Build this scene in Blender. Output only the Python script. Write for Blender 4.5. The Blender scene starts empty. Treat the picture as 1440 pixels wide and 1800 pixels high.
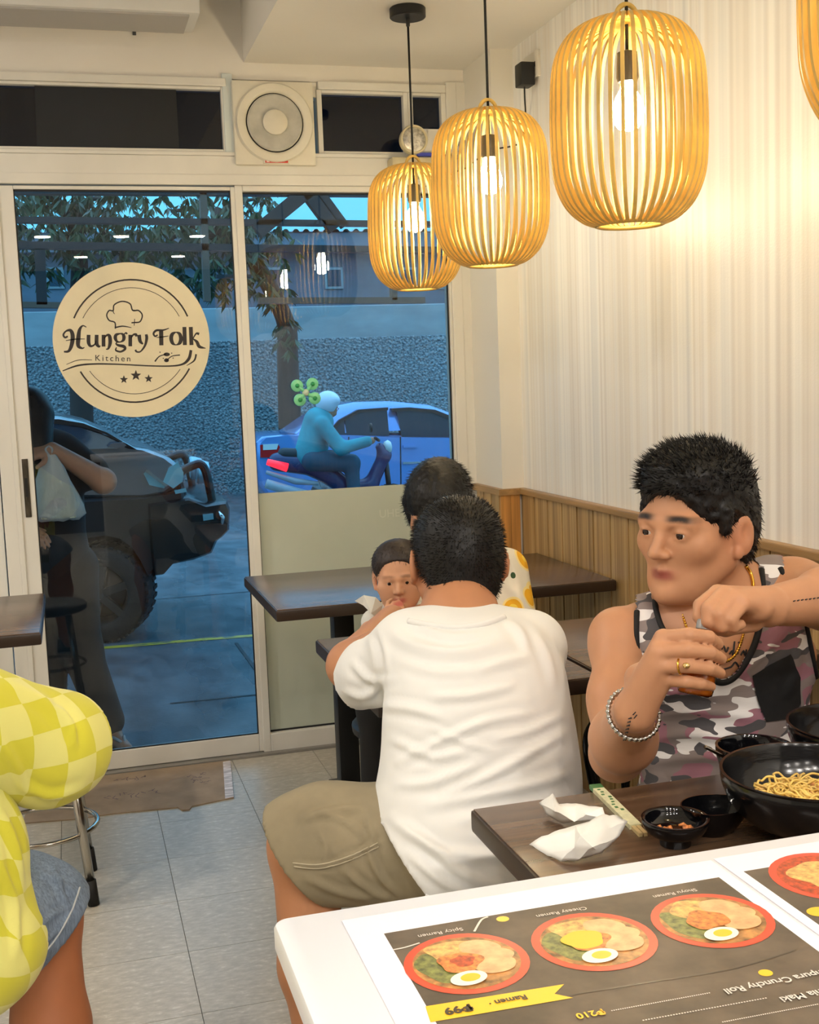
import bpy, bmesh, math, random
import numpy as np
from mathutils import Matrix, Vector, noise
random.seed(7); np.random.seed(7)
SC = bpy.context.scene
COL = SC.collection
# ------------------------------------------------------------------ camera
FPX, YAW, PITCH, ROLL, CAMH = 2095.86, 0.275799, 0.112181, -0.0377562, 1.36
_cy, _sy, _cp, _sp = math.cos(YAW), math.sin(YAW), math.cos(PITCH), math.sin(PITCH)
_fw = np.array([_sy*_cp, _cy*_cp, -_sp]); _r = np.array([_cy, -_sy, 0.0]); _u = np.cross(_r, _fw)
_c, _s = math.cos(ROLL), math.sin(ROLL)
CR, CU, CF = _c*_r+_s*_u, -_s*_r+_c*_u, _fw
cam_d = bpy.data.cameras.new('camera'); cam = bpy.data.objects.new('camera', cam_d); COL.objects.link(cam)
cam_d.sensor_fit = 'VERTICAL'; cam_d.sensor_height = 36.0; cam_d.sensor_width = 28.8
cam_d.lens = FPX/1800*36.0; cam_d.clip_start = 0.02; cam_d.clip_end = 300
cam.matrix_world = Matrix(((CR[0], CU[0], -CF[0], 0), (CR[1], CU[1], -CF[1], 0), (CR[2], CU[2], -CF[2], CAMH), (0, 0, 0, 1)))
SC.camera = cam
def at(u_, v_, **k):
    """point on the ray of photo pixel (u_, v_) where x, y or z has the given value"""
    d = CR*(u_-720)/FPX - CU*(v_-900)/FPX + CF
    a, v = next(iter(k.items())); i = 'xyz'.index(a)
    t = (v-(CAMH if i == 2 else 0.0))/d[i]
    return np.array([0, 0, CAMH]) + d*t
def px(P):
    """pixel coordinates of world points (n,3)"""
    q = np.asarray(P, float)-np.array([0, 0, CAMH]); w = q@CF
    return np.stack([720+FPX*(q@CR)/w, 900-FPX*(q@CU)/w], -1)
# ------------------------------------------------------------------ colour management
vs = SC.view_settings
SC.display_settings.display_device = 'sRGB'
vs.view_transform = 'Standard'; vs.look = 'None'; vs.gamma = 1.0; vs.use_curve_mapping = False
vs.exposure = 0.0
def lin(c):
    """sRGB 0-255 triple -> linear rgba"""
    out = []
    for v in c:
        v /= 255.0
        out.append(v/12.92 if v <= 0.04045 else ((v+0.055)/1.055)**2.4)
    return (out[0], out[1], out[2], 1.0)
# ------------------------------------------------------------------ sky (dusk, overcast blue)
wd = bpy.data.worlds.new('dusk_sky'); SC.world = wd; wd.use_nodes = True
nt = wd.node_tree; nt.nodes.clear()
o_ = nt.nodes.new('ShaderNodeOutputWorld'); bg = nt.nodes.new('ShaderNodeBackground')
tc = nt.nodes.new('ShaderNodeTexCoord'); sx = nt.nodes.new('ShaderNodeSeparateXYZ')
cr = nt.nodes.new('ShaderNodeValToRGB'); nz = nt.nodes.new('ShaderNodeTexNoise'); mx = nt.nodes.new('ShaderNodeMixRGB')
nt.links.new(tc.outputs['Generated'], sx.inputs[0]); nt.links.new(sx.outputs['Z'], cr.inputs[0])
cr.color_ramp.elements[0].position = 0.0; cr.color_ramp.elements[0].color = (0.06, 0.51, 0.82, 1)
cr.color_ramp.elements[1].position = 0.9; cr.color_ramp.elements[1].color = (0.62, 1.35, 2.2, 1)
nt.links.new(tc.outputs['Generated'], nz.inputs['Vector']); nz.inputs['Scale'].default_value = 5.0
mx.blend_type = 'MULTIPLY'; mx.inputs[0].default_value = 0.25
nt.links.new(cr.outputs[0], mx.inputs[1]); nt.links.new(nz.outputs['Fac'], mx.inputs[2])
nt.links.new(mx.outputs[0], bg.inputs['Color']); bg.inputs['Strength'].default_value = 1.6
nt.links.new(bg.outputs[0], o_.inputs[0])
# ------------------------------------------------------------------ ceiling downlights (light only; fixtures are built below)
YS, XW, ZC, ZH = 4.292, 1.56, 2.471, 2.78       # storefront plane, right wall, ceiling, raised ceiling bay
DOWN = [(-0.083, -0.52, ZC), (0.466, -0.52, ZC), (1.018, -0.52, ZC), (-0.62, -0.52, ZC),
        (0.2, -1.9, ZC), (1.0, -1.9, ZC), (-0.8, -1.9, ZC),
        (-1.3, 3.0, ZH), (-1.3, 1.9, ZH), (-2.3, 2.5, ZH)]  # raised-bay row: added out of view to keep the room bright
DOWN_W, DOWN_COL = 14.5, (1.0, 0.945, 0.88)
for x_, y_, z_ in DOWN:
    ld = bpy.data.lights.new('downlight_lamp', 'AREA'); ld.shape = 'DISK'; ld.size = 0.11
    ld.energy = DOWN_W; ld.color = DOWN_COL
    lo = bpy.data.objects.new('downlight_lamp', ld); COL.objects.link(lo); lo.location = (x_, y_, z_-0.014)
LAMP_W, LAMP_COL = 9.0, (1.0, 0.62, 0.27)
# ------------------------------------------------------------------ materials
MATS = {}
class NT:
    def __init__(s, m): s.m = m; s.t = m.node_tree; s.b = s.t.nodes['Principled BSDF']
    def n(s, k, **kw):
        nd = s.t.nodes.new('ShaderNode'+k)
        for a, v in kw.items(): setattr(nd, a, v)
        return nd
    def l(s, a, b): s.t.links.new(a, b)
    def coord(s, scale=(1, 1, 1), rot=(0, 0, 0), src='Object'):
        c = s.n('TexCoord'); mp = s.n('Mapping'); mp.inputs['Scale'].default_value = scale; mp.inputs['Rotation'].default_value = rot
        s.l(c.outputs[src], mp.inputs[0]); return mp.outputs[0]
    def noise(s, vec, scale, detail=3, rough=.55):
        k = s.n('TexNoise'); k.inputs['Scale'].default_value = scale; k.inputs['Detail'].default_value = detail
        k.inputs['Roughness'].default_value = rough; s.l(vec, k.inputs['Vector']); return k.outputs['Fac']
    def ramp(s, fac, stops, interp='LINEAR'):
        r = s.n('ValToRGB'); r.color_ramp.interpolation = interp; e = r.color_ramp.elements
        while len(e) < len(stops): e.new(0.5)
        for el, (p, c) in zip(e, stops): el.position = p; el.color = c
        s.l(fac, r.inputs[0]); return r.outputs[0]
    def mix(s, a, b, fac, mode='MIX'):
        k = s.n('MixRGB', blend_type=mode)
        for i, v in ((0, fac), (1, a), (2, b)):
            if hasattr(v, 'is_linked') or hasattr(v, 'links'): s.l(v, k.inputs[i])
            else: k.inputs[i].default_value = v
        return k.outputs[0]
    def bump(s, fac, strength, dist=.01):
        b = s.n('Bump'); b.inputs['Strength'].default_value = strength; b.inputs['Distance'].default_value = dist
        s.l(fac, b.inputs['Height']); s.l(b.outputs[0], s.b.inputs['Normal'])
def mat(name, col, rough=.5, metal=0.0, var=None, bump=None, emit=None, spec=None, trans=None, alpha=None, coat=None, sheen=None, sub=None):
    if name in MATS: return MATS[name]
    m = bpy.data.materials.new(name); m.use_nodes = True; MATS[name] = m; k = NT(m); b = k.b
    b.inputs['Base Color'].default_value = lin(col); b.inputs['Roughness'].default_value = rough; b.inputs['Metallic'].default_value = metal
    if var:   # (scale xyz, amount 0..1)
        f = k.noise(k.coord(var[0]), 1.0, 4)
        c0 = lin([max(0, v*(1-var[1])) for v in col]); c1 = lin([min(255, v*(1+var[1])) for v in col])
        k.l(k.ramp(f, [(.3, c0), (.7, c1)]), b.inputs['Base Color'])
    if bump: k.bump(k.noise(k.coord(bump[0]), 1.0, 4), bump[1], bump[2] if len(bump) > 2 else .01)
    if emit: b.inputs['Emission Color'].default_value = lin(emit[0]); b.inputs['Emission Strength'].default_value = emit[1]
    if spec is not None: b.inputs['Specular IOR Level'].default_value = spec
    if trans: b.inputs['Transmission Weight'].default_value = trans
    if alpha is not None: b.inputs['Alpha'].default_value = alpha
    if coat: b.inputs['Coat Weight'].default_value = coat; b.inputs['Coat Roughness'].default_value = .05
    if sheen: b.inputs['Sheen Weight'].default_value = sheen
    if sub: b.inputs['Subsurface Weight'].default_value = sub; b.inputs['Subsurface Radius'].default_value = (.012, .005, .003); b.inputs['Subsurface Scale'].default_value = 1.0
    return m
def glass_mat(name, tint, rough=0.0, ior=1.5, extra=0.0):
    """thin sheet glass: lets light straight through, mirrors by its Fresnel reflectance"""
    m = bpy.data.materials.new(name); m.use_nodes = True; MATS[name] = m; t = m.node_tree; t.nodes.clear()
    o = t.nodes.new('ShaderNodeOutputMaterial'); tr = t.nodes.new('ShaderNodeBsdfTransparent'); gl = t.nodes.new('ShaderNodeBsdfGlossy')
    mxn = t.nodes.new('ShaderNodeMixShader'); fr = t.nodes.new('ShaderNodeFresnel'); fr.inputs['IOR'].default_value = ior
    ad = t.nodes.new('ShaderNodeMath'); ad.operation = 'ADD'; ad.inputs[1].default_value = extra
    tr.inputs[0].default_value = tint; gl.inputs['Roughness'].default_value = rough; gl.inputs[0].default_value = (1, 1, 1, 1)
    t.links.new(fr.outputs[0], ad.inputs[0]); t.links.new(ad.outputs[0], mxn.inputs[0])
    t.links.new(tr.outputs[0], mxn.inputs[1]); t.links.new(gl.outputs[0], mxn.inputs[2]); t.links.new(mxn.outputs[0], o.inputs[0])
    return m
def vcol_mat(name, rough=.6, attr='Col', bump=None, spec=None, sub=None, sheen=None, mul=None):
    """colour read from the mesh's own colour attribute (print, dye, skin tone)"""
    m = bpy.data.materials.new(name); m.use_nodes = True; MATS[name] = m; k = NT(m)
    a = k.n('VertexColor', layer_name=attr); src = a.outputs[0]
    if mul:
        f = k.noise(k.coord(mul[0]), 1.0, 4); src = k.mix(src, k.ramp(f, [(.3, (1-mul[1],)*3+(1,)), (.7, (1, 1, 1, 1))]), 1.0, 'MULTIPLY')
    k.l(src, k.b.inputs['Base Color']); k.b.inputs['Roughness'].default_value = rough
    if bump: k.bump(k.noise(k.coord(bump[0]), 1.0, 4), bump[1], bump[2] if len(bump) > 2 else .01)
    if spec is not None: k.b.inputs['Specular IOR Level'].default_value = spec
    if sub: k.b.inputs['Subsurface Weight'].default_value = sub; k.b.inputs['Subsurface Radius'].default_value = (.012, .005, .003); k.b.inputs['Subsurface Scale'].default_value = 1.0
    if sheen: k.b.inputs['Sheen Weight'].default_value = sheen
    return m
# ------------------------------------------------------------------ object helpers
def tag(o, label=None, cat=None, group=None, kind=None):
    if label: o['label'] = label
    if cat: o['category'] = cat
    if group: o['group'] = group
    if kind: o['kind'] = kind
    return o
def _par(o, parent):
    if parent is not None:
        o.parent = parent
        L = parent.get('_o')
        if L is not None and parent.type == 'EMPTY': o.matrix_parent_inverse = Matrix.Translation((-L[0], -L[1], -L[2]))
def thing(name, label, cat, loc=(0, 0, 0), group=None):
    """Empty at a thing's base; its parts are given in world coordinates"""
    o = bpy.data.objects.new(name, None); COL.objects.link(o); o.location = loc; o.empty_display_size = .05
    o['_o'] = [float(v) for v in loc]
    return tag(o, label, cat, group)
def mesh_obj(name, V, F, m, parent=None, smooth=False, col=None, label=None, cat=None, group=None, kind=None, auto=None):
    me = bpy.data.meshes.new(name); me.from_pydata([tuple(map(float, v)) for v in V], [], [tuple(map(int, f)) for f in F])
    return link(name, me, m, parent, smooth, col, label, cat, group, kind, auto)
def link(name, me, m, parent=None, smooth=False, col=None, label=None, cat=None, group=None, kind=None, auto=None):
    o = bpy.data.objects.new(name, me); COL.objects.link(o)
    if m is not None and not me.materials: me.materials.append(m)
    if smooth: me.shade_smooth()
    if auto: 
        me.shade_smooth(); me.set_sharp_from_angle(angle=math.radians(auto))
    if col is not None:
        ca = me.color_attributes.new('Col', 'FLOAT_COLOR', 'POINT')
        ca.data.foreach_set('color', np.asarray(col, np.float32).ravel())
    _par(o, parent)
    return tag(o, label, cat, group, kind)
class MB:
    """collects shapes for ONE mesh"""
    def __init__(s): s.V = []; s.F = []; s.mi = []; s.cur = 0
    def add(s, V, F):
        b = len(s.V); s.V += [tuple(float(c) for c in v) for v in V]; s.F += [tuple(int(i)+b for i in f) for f in F]; s.mi += [s.cur]*len(F); return s
    def box(s, x0, x1, y0, y1, z0, z1, bev=0.0):
        if bev > 0:
            b = bev; V = []; F = []
            xs, ys, zs = (x0, x1), (y0, y1), (z0, z1)
            bm = bmesh.new(); vs_ = [bm.verts.new((x, y, z)) for x in xs for y in ys for z in zs]
            for f in ((0, 1, 3, 2), (4, 6, 7, 5), (0, 4, 5, 1), (2, 3, 7, 6), (0, 2, 6, 4), (1, 5, 7, 3)): bm.faces.new([vs_[i] for i in f])
            bmesh.ops.bevel(bm, geom=list(bm.edges), offset=b, segments=2, affect='EDGES', profile=.6)
            bm.verts.index_update(); V = [v.co[:] for v in bm.verts]; F = [[v.index for v in f.verts] for f in bm.faces]; bm.free()
            return s.add(V, F)
        V = [(x, y, z) for x in (x0, x1) for y in (y0, y1) for z in (z0, z1)]
        return s.add(V, ((0, 1, 3, 2), (4, 6, 7, 5), (0, 4, 5, 1), (2, 3, 7, 6), (0, 2, 6, 4), (1, 5, 7, 3)))
    def tube(s, P, r, n=10, cap=True, closed=False):
        P = [np.asarray(p, float) for p in P]; m_ = len(P); rr = r if hasattr(r, '__len__') else [r]*m_
        V = []; up = None
        for i in range(m_):
            if closed: t = P[(i+1) % m_]-P[i-1]
            else: t = P[min(i+1, m_-1)]-P[max(i-1, 0)]
            t = t/(np.linalg.norm(t)+1e-12)
            if up is None: up = np.array([0, 0, 1.]) if abs(t[2]) < .9 else np.array([1., 0, 0])
            a = np.cross(t, up); a /= np.linalg.norm(a)+1e-12; b = np.cross(a, t); up = b
            for k in range(n):
                q = 2*math.pi*k/n; V.append(P[i]+rr[i]*(math.cos(q)*a+math.sin(q)*b))
        F = []
        for i in range(m_ if closed else m_-1):
            j = (i+1) % m_
            for k in range(n): F.append((i*n+k, i*n+(k+1) % n, j*n+(k+1) % n, j*n+k))
        if cap and not closed: F += [tuple(range(n-1, -1, -1)), tuple((m_-1)*n+k for k in range(n))]
        return s.add(V, F)
    def lathe(s, prof, c=(0, 0, 0), n=32, ax='z', sc=(1, 1), cap=True):
        V = []; F = []; m_ = len(prof)
        for r, h in prof:
            for k in range(n):
                q = 2*math.pi*k/n; a, b = r*math.cos(q)*sc[0], r*math.sin(q)*sc[1]
                p = (a, b, h) if ax == 'z' else ((a, h, b) if ax == 'y' else (h, a, b))
                V.append((p[0]+c[0], p[1]+c[1], p[2]+c[2]))
        for i in range(m_-1):
            for k in range(n): F.append((i*n+k, i*n+(k+1) % n, (i+1)*n+(k+1) % n, (i+1)*n+k))
        if cap and prof[0][0] > 1e-6: F.append(tuple(range(n-1, -1, -1)))
        if cap and prof[-1][0] > 1e-6: F.append(tuple((m_-1)*n+k for k in range(n)))
        return s.add(V, F)
    def prism(s, poly, d0, d1, ax='y'):
        """2D polygon extruded along ax between d0 and d1; poly in the two other axes"""
        n = len(poly); V = []
        for d in (d0, d1):
            for a, b in poly: V.append((d, a, b) if ax == 'x' else ((a, d, b) if ax == 'y' else (a, b, d)))
        F = [tuple(range(n-1, -1, -1)), tuple(range(n, 2*n))]+[(i, (i+1) % n, n+(i+1) % n, n+i) for i in range(n)]
        return s.add(V, F)
    def xf(s, M, start=0):
        for i in range(start, len(s.V)): s.V[i] = tuple(M@Vector(s.V[i]))
        return s
    def build(s, name, m, parent=None, smooth=False, auto=None, **kw):
        me = bpy.data.meshes.new(name); me.from_pydata(s.V, [], s.F)
        bm = bmesh.new(); bm.from_mesh(me); bmesh.ops.recalc_face_normals(bm, faces=list(bm.faces)); bm.to_mesh(me); bm.free()
        ms = m if isinstance(m, (list, tuple)) else [m]
        for q in ms: me.materials.append(q)
        if len(ms) > 1: me.polygons.foreach_set('material_index', s.mi)
        return link(name, me, None, parent, smooth, None, auto=auto, **kw)
def copy_tree(o, parent=None):
    c = o.copy(); COL.objects.link(c); c.parent = parent
    if parent is not None: c.matrix_parent_inverse = o.matrix_parent_inverse.copy()
    for ch in list(o.children): copy_tree(ch, c)
    return c
def arc(cx, cz, r, a0, a1, n):
    return [(cx+r*math.cos(math.radians(a0+(a1-a0)*i/n)), cz+r*math.sin(math.radians(a0+(a1-a0)*i/n))) for i in range(n+1)]
def bez(P, n=12):
    """Catmull-Rom through points"""
    P = [np.asarray(p, float) for p in P]; out = []
    for i in range(len(P)-1):
        p0 = P[max(i-1, 0)]; p1 = P[i]; p2 = P[i+1]; p3 = P[min(i+2, len(P)-1)]
        for k in range(n):
            t = k/n; out.append(.5*((2*p1)+(-p0+p2)*t+(2*p0-5*p1+4*p2-p3)*t*t+(-p0+3*p1-3*p2+p3)*t**3))
    out.append(P[-1]); return out
def text_obj(name, body, size, M, m, parent=None, depth=.0002, bold=0.0, align='CENTER', space=1.0):
    """flat lettering as mesh, built in local XY then moved by matrix M"""
    cu = bpy.data.curves.new('lettering', 'FONT'); cu.body = body; cu.size = size; cu.align_x = align; cu.align_y = 'CENTER'
    cu.extrude = depth; cu.offset = bold; cu.space_character = space; cu.resolution_u = 3
    t = bpy.data.objects.new('lettering', cu); COL.objects.link(t)
    me = bpy.data.meshes.new_from_object(t); bpy.data.objects.remove(t); bpy.data.curves.remove(cu)
    me.transform(M); me.materials.clear()
    return link(name, me, m, parent)
# ================================================================== MATERIALS OF THE ROOM
def wallpaper():
    m = bpy.data.materials.new('striped_wallpaper'); m.use_nodes = True; k = NT(m)
    f1 = k.noise(k.coord((.02, 9, .02)), 1.0, 3, .6); f2 = k.noise(k.coord((.02, 42, .02)), 1.0, 2, .5)
    a = k.ramp(f1, [(.32, lin((222, 223, 222))), (.45, lin((245, 243, 238))), (.55, lin((232, 227, 219))), (.68, lin((248, 247, 244)))])
    b = k.ramp(f2, [(.36, (.90, .90, .91, 1)), (.58, (1, 1, 1, 1))])
    k.l(k.mix(a, b, 1.0, 'MULTIPLY'), k.b.inputs['Base Color'])
    k.b.inputs['Roughness'].default_value = .30; k.b.inputs['Specular IOR Level'].default_value = .45
    k.bump(k.noise(k.coord((1, 1, 1)), 260, 2), .22, .002)
    return m
M_WP = wallpaper()
M_PAINT = mat('cream_paint', (236, 231, 222), .6, var=((3, 3, 3), .012), bump=((60, 60, 60), .05, .002))
M_CEIL = mat('ceiling_paint', (232, 228, 220), .7, var=((2, 2, 2), .01))
M_ALU = mat('white_coated_aluminium', (228, 225, 216), .38, var=((4, 4, 2), .03), bump=((30, 30, 2), .03, .002))
M_GASKET = mat('black_rubber_gasket', (22, 22, 24), .6)
M_GLASS = glass_mat('storefront_glass', (.92, .95, .96, 1), 0.0, 1.42, 0.0)
M_TINT = glass_mat('tinted_transom_glass', (.22, .27, .36, 1), 0.02, 1.5, .0)
def frost():
    m = bpy.data.materials.new('frosted_film'); m.use_nodes = True; k = NT(m)
    f = k.noise(k.coord((2, 2, 2)), 1.0, 4)
    k.l(k.ramp(f, [(.3, lin((206, 214, 196))), (.7, lin((222, 228, 210)))]), k.b.inputs['Base Color'])
    k.b.inputs['Roughness'].default_value = .25; k.b.inputs['Transmission Weight'].default_value = .18
    return m
M_FROST = frost()
def floor_mat():
    m = bpy.data.materials.new('vinyl_composition_tile'); m.use_nodes = True; k = NT(m)
    oi = k.n('ObjectInfo')
    v = k.coord((34, 74, 34)); f = k.noise(v, 1.0, 5, .65)
    base = k.ramp(f, [(.38, lin((186, 181, 168))), (.58, lin((204, 198, 186))), (.68, lin((224, 220, 210)))])
    g = k.noise(k.coord((1.6, 1.6, 1.6)), 1.0, 3)
    base = k.mix(base, k.ramp(g, [(.35, (.88, .86, .83, 1)), (.65, (1, 1, 1, 1))]), 1.0, 'MULTIPLY')
    r = k.ramp(oi.outputs['Random'], [(0, (.95, .95, .94, 1)), (1, (1, 1, 1, 1))])
    k.l(k.mix(base, r, 1.0, 'MULTIPLY'), k.b.inputs['Base Color'])
    k.b.inputs['Roughness'].default_value = .34; k.bump(f, .04, .002)
    return m
M_TILE = floor_mat()
M_GROUT = mat('dark_tile_joint', (96, 90, 80), .9)
def slat_mat():
    m = bpy.data.materials.new('oak_laminate_slat'); m.use_nodes = True; k = NT(m)
    oi = k.n('ObjectInfo')
    f = k.noise(k.coord((30, 90, 1.2)), 1.0, 5, .6)
    c = k.ramp(f, [(.3, lin((150, 116, 72))), (.5, lin((184, 150, 100))), (.72, lin((206, 176, 128)))])
    r = k.ramp(oi.outputs['Random'], [(0, (.66, .62, .56, 1)), (.45, (.92, .90, .86, 1)), (1, (1.0, .98, .94, 1))])
    k.l(k.mix(c, r, 1.0, 'MULTIPLY'), k.b.inputs['Base Color'])
    k.b.inputs['Roughness'].default_value = .38; k.bump(f, .05, .002)
    return m
M_SLAT = slat_mat()
M_CAP = mat('wainscot_cap_wood', (164, 128, 82), .4, var=((40, 2, 40), .12))
# ================================================================== ROOM SHELL
XL, YB, YF = -3.0, -3.2, YS
def struct(mb, name, m, **kw):
    o = mb.build(name, m, **kw); o['kind'] = 'structure'; return o
TS = 0.2985; TX0, TY0 = 0.196, 3.998           # tile grid
flo = struct(MB().box(XL, XW+.02, YB, YF+.05, -.06, -.004), 'floor', M_GROUT)
def tile_mesh():
    g = .0008; mb = MB().box(g, TS-g, g, TS-g, -.012, 0.0)
    me = bpy.data.meshes.new('floor_tile'); me.from_pydata(mb.V, [], mb.F); me.materials.append(M_TILE)
    return me
tme = tile_mesh()
far = MB()
nx0, nx1 = math.floor((XL-TX0)/TS), math.ceil((XW-TX0)/TS); ny0, ny1 = math.floor((YB-TY0)/TS), math.ceil((YF-TY0)/TS)
for i in range(nx0, nx1):
    for j in range(ny0, ny1):
        x, y = TX0+i*TS, TY0+j*TS
        cut = x+TS > XW or y+TS > YF-.005 or x < XL
        if -4 <= i <= 4 and y > 1.2:
            if cut:
                o = MB().box(max(x, XL)+.0008, min(x+TS, XW)-.0008, y+.0008, min(y+TS, YF-.004)-.0008, -.012, 0.0).build('floor_tile', M_TILE, flo)
            else:
                o = bpy.data.objects.new('floor_tile', tme); COL.objects.link(o); o.location = (x, y, 0); o.parent = flo
        else:
            far.box(max(x, XL)+.0008, min(x+TS, XW)-.0008, max(y, YB)+.0008, min(y+TS, YF-.004)-.0008, -.012, 0.0)
fo = far.build('floor_tile_field', M_TILE, flo); fo['kind'] = 'stuff'
# walls
struct(MB().box(XW, XW+.15, YB, YF+.15, -.06, 3.0), 'wall_right', M_WP)
struct(MB().box(1.478, XW, 3.99, YF, 0, ZC), 'wall_pier', mat('pier_paint', (232, 228, 218), .5))
struct(MB().box(XL-.15, XL, YB, YF+.15, -.06, 3.0), 'wall_left', M_PAINT)
struct(MB().box(XL-.15, XW+.15, YB-.15, YB, -.06, 3.0), 'wall_back', mat('dark_wood_panel', (62, 46, 36), .6, var=((3, 3, 1), .15)))
struct(MB().box(XL-.15, XW+.15, YF-.012, YF+.15, 2.413, 3.0), 'wall_front', M_PAINT)
# ceiling with a raised bay on the left
ce = MB().box(.672, XW, YB, YF-.012, ZC, 3.0).box(XL, .672, YB, 1.0, ZC, 3.0).box(XL, .672, 1.0, YF-.012, ZH, 3.0)
struct(ce, 'ceiling', M_CEIL)
# wainscot: slats with a cap rail
wz = 0.953
wa = struct(MB().box(XW-.006, XW, YB, 3.99, 0, wz-.02), 'trim_1', mat('wainscot_backing', (70, 50, 30), .8))
sw = .0405
for i in range(118):
    y1 = 3.984-i*sw
    if y1-sw < YB: break
    d = .013+.0025*((i*7) % 3)/2
    MB().box(XW-d, XW-.004, y1-sw+.0014, y1-.0014, .0, wz-.02, 0).build('slat', M_SLAT, wa)
MB().box(XW-.024, XW, YB, 3.99, wz-.022, wz, .004).build('cap_rail', M_CAP, wa)
wb = struct(MB().box(1.474, 1.478, 3.982, YF-.06, 0, wz-.02).box(1.474, XW-.02, 3.984, 3.99, 0, wz-.02), 'trim_2', mat('wainscot_backing', (70, 50, 30), .8))
for i in range(6):
    y1 = YF-.062-i*sw; MB().box(1.463-.0015*(i % 2), 1.476, y1-sw+.0014, y1-.0014, 0, wz-.02).build('slat', M_SLAT, wb)
for i in range(2):
    x0 = 1.464+i*.0365; MB().box(x0, x0+.0355, 3.972, 3.986, 0, wz-.02).build('slat', mat('corner_trim_wood', (196, 140, 76), .35, var=((60, 60, 2), .12)), wb)
MB().box(1.456, 1.478, 3.966, YF-.03, wz-.022, wz, 0).box(1.478, XW, 3.966, 3.992, wz-.022, wz-.0005, 0).build('cap_rail', M_CAP, wb)
# ================================================================== STOREFRONT
FY0, FY1 = YS-.028, YS+.045        # frame depth
def bar(mb, x0, x1, z0, z1, y0=FY0, y1=FY1, b=.003): return mb.box(x0, x1, y0, y1, z0, z1, b)
# fixed frame
fr = struct(bar(MB(), 1.405, 1.446, 0, 2.425, FY0+.003), 'trim_3', M_ALU)                      # right jamb
bar(MB(), 1.440, 1.480, 0, 2.425, FY0+.006, b=.001).build('jamb_filler', M_ALU, fr)
h = struct(bar(bar(bar(MB(), XL, 1.448, 2.084, 2.150), XL, 1.448, 2.050, 2.086, FY0-.010), XL, 1.448, 2.150, 2.163, FY0-.004), 'trim_4', M_ALU)   # transom bar, stepped
struct(bar(bar(MB(), XL, .605, 2.385, 2.413), .93, 1.404, 2.385, 2.413), 'trim_5', M_ALU)  # head rail
struct(bar(MB(), -.23, -.185, 0, 2.05), 'trim_6', M_ALU)                           # jamb left of the door
# transom lights
def pane(name, x0, x1, z0, z1, glass, y=YS+.006, lab=None, frame=.018):
    w = MB(); f = frame
    bar(w, x0, x0+f, z0, z1, FY0+.008, FY1-.01); bar(w, x1-f, x1, z0, z1, FY0+.008, FY1-.01)
    bar(w, x0+f, x1-f, z0, z0+f*.6, FY0+.008, FY1-.01); bar(w, x0+f, x1-f, z1-f*.6, z1, FY0+.008, FY1-.01)
    o = struct(w, name, M_ALU)
    MB().box(x0+f*.7, x1-f*.7, y, y+.006, z0+f*.4, z1-f*.4).build('pane', glass, o)
    return o
pane('window_1', -1.4, .605, 2.163, 2.385, M_TINT)
pane('window_2', .925, 1.262, 2.163, 2.385, M_TINT)
pane('window_3', 1.262, 1.405, 2.163, 2.385, M_TINT)
struct(bar(MB(), .592, .628, 2.150, 2.43, FY0+.004), 'trim_7', mat('pale_blue_white_aluminium', (214, 222, 220), .4))
struct(bar(MB(), .628, .93, 2.36, 2.413, FY0+.02), 'trim_8', M_ALU)
# sliding door leaf
dy0, dy1 = FY0+.004, FY0+.036
dr = MB(); bar(dr, -.172, -.122, .012, 2.046, dy0, dy1); bar(dr, .601, .618, .012, 2.046, dy0, dy1)
bar(dr, -.122, .601, .012, .078, dy0, dy1); bar(dr, -.122, .601, 2.033, 2.046, dy0, dy1)
door = struct(dr, 'door_1', M_ALU)
MB().box(-.126, .604, dy0+.012, dy0+.018, .072, 2.037).build('pane', M_GLASS, door)
g_ = MB(); gz = .004
for b_ in ((-.122, -.118, .078, 2.033), (.597, .601, .078, 2.033), (-.122, .601, .078, .082), (-.122, .601, 2.027, 2.033)): g_.box(b_[0], b_[1], dy0+.004, dy0+.012, b_[2], b_[3])
g_.build('gasket', M_GASKET, door)
hp = at(47, 858, y=dy0)
hd = MB().box(hp[0]-.010, hp[0]+.010, dy0-.004, dy0+.002, hp[2]-.10, hp[2]+.10, .0015).build('latch_plate', mat('worn_dark_steel', (74, 68, 60), .35, .8, var=((60, 60, 12), .5)), door)
MB().box(hp[0]-.005, hp[0]+.005, dy0-.006, dy0-.003, hp[2]-.03, hp[2]+.035, .001).build('finger_pull', mat('black_recess', (14, 14, 14), .5), hd)
# second leaf left of the door
d2 = MB(); bar(d2, -.30, -.235, .012, 2.046, dy0+.02, dy1+.02); bar(d2, -1.10, -1.05, .012, 2.046, dy0+.02, dy1+.02); bar(d2, -1.05, -.30, .012, .078, dy0+.02, dy1+.02); bar(d2, -1.05, -.30, 2.03, 2.046, dy0+.02, dy1+.02)
door2 = struct(d2, 'door_2', M_ALU); MB().box(-1.055, -.295, dy0+.032, dy0+.038, .07, 2.035).build('pane', M_GLASS, door2)
struct(MB().box(-.186, -.170, FY0-.004, FY0+.03, 0, 2.05, .002), 'trim_9', M_ALU)
MB_ = bar(MB(), XL, -1.10, 0, 2.05); struct(MB_, 'wall_front_side', M_PAINT)
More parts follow.
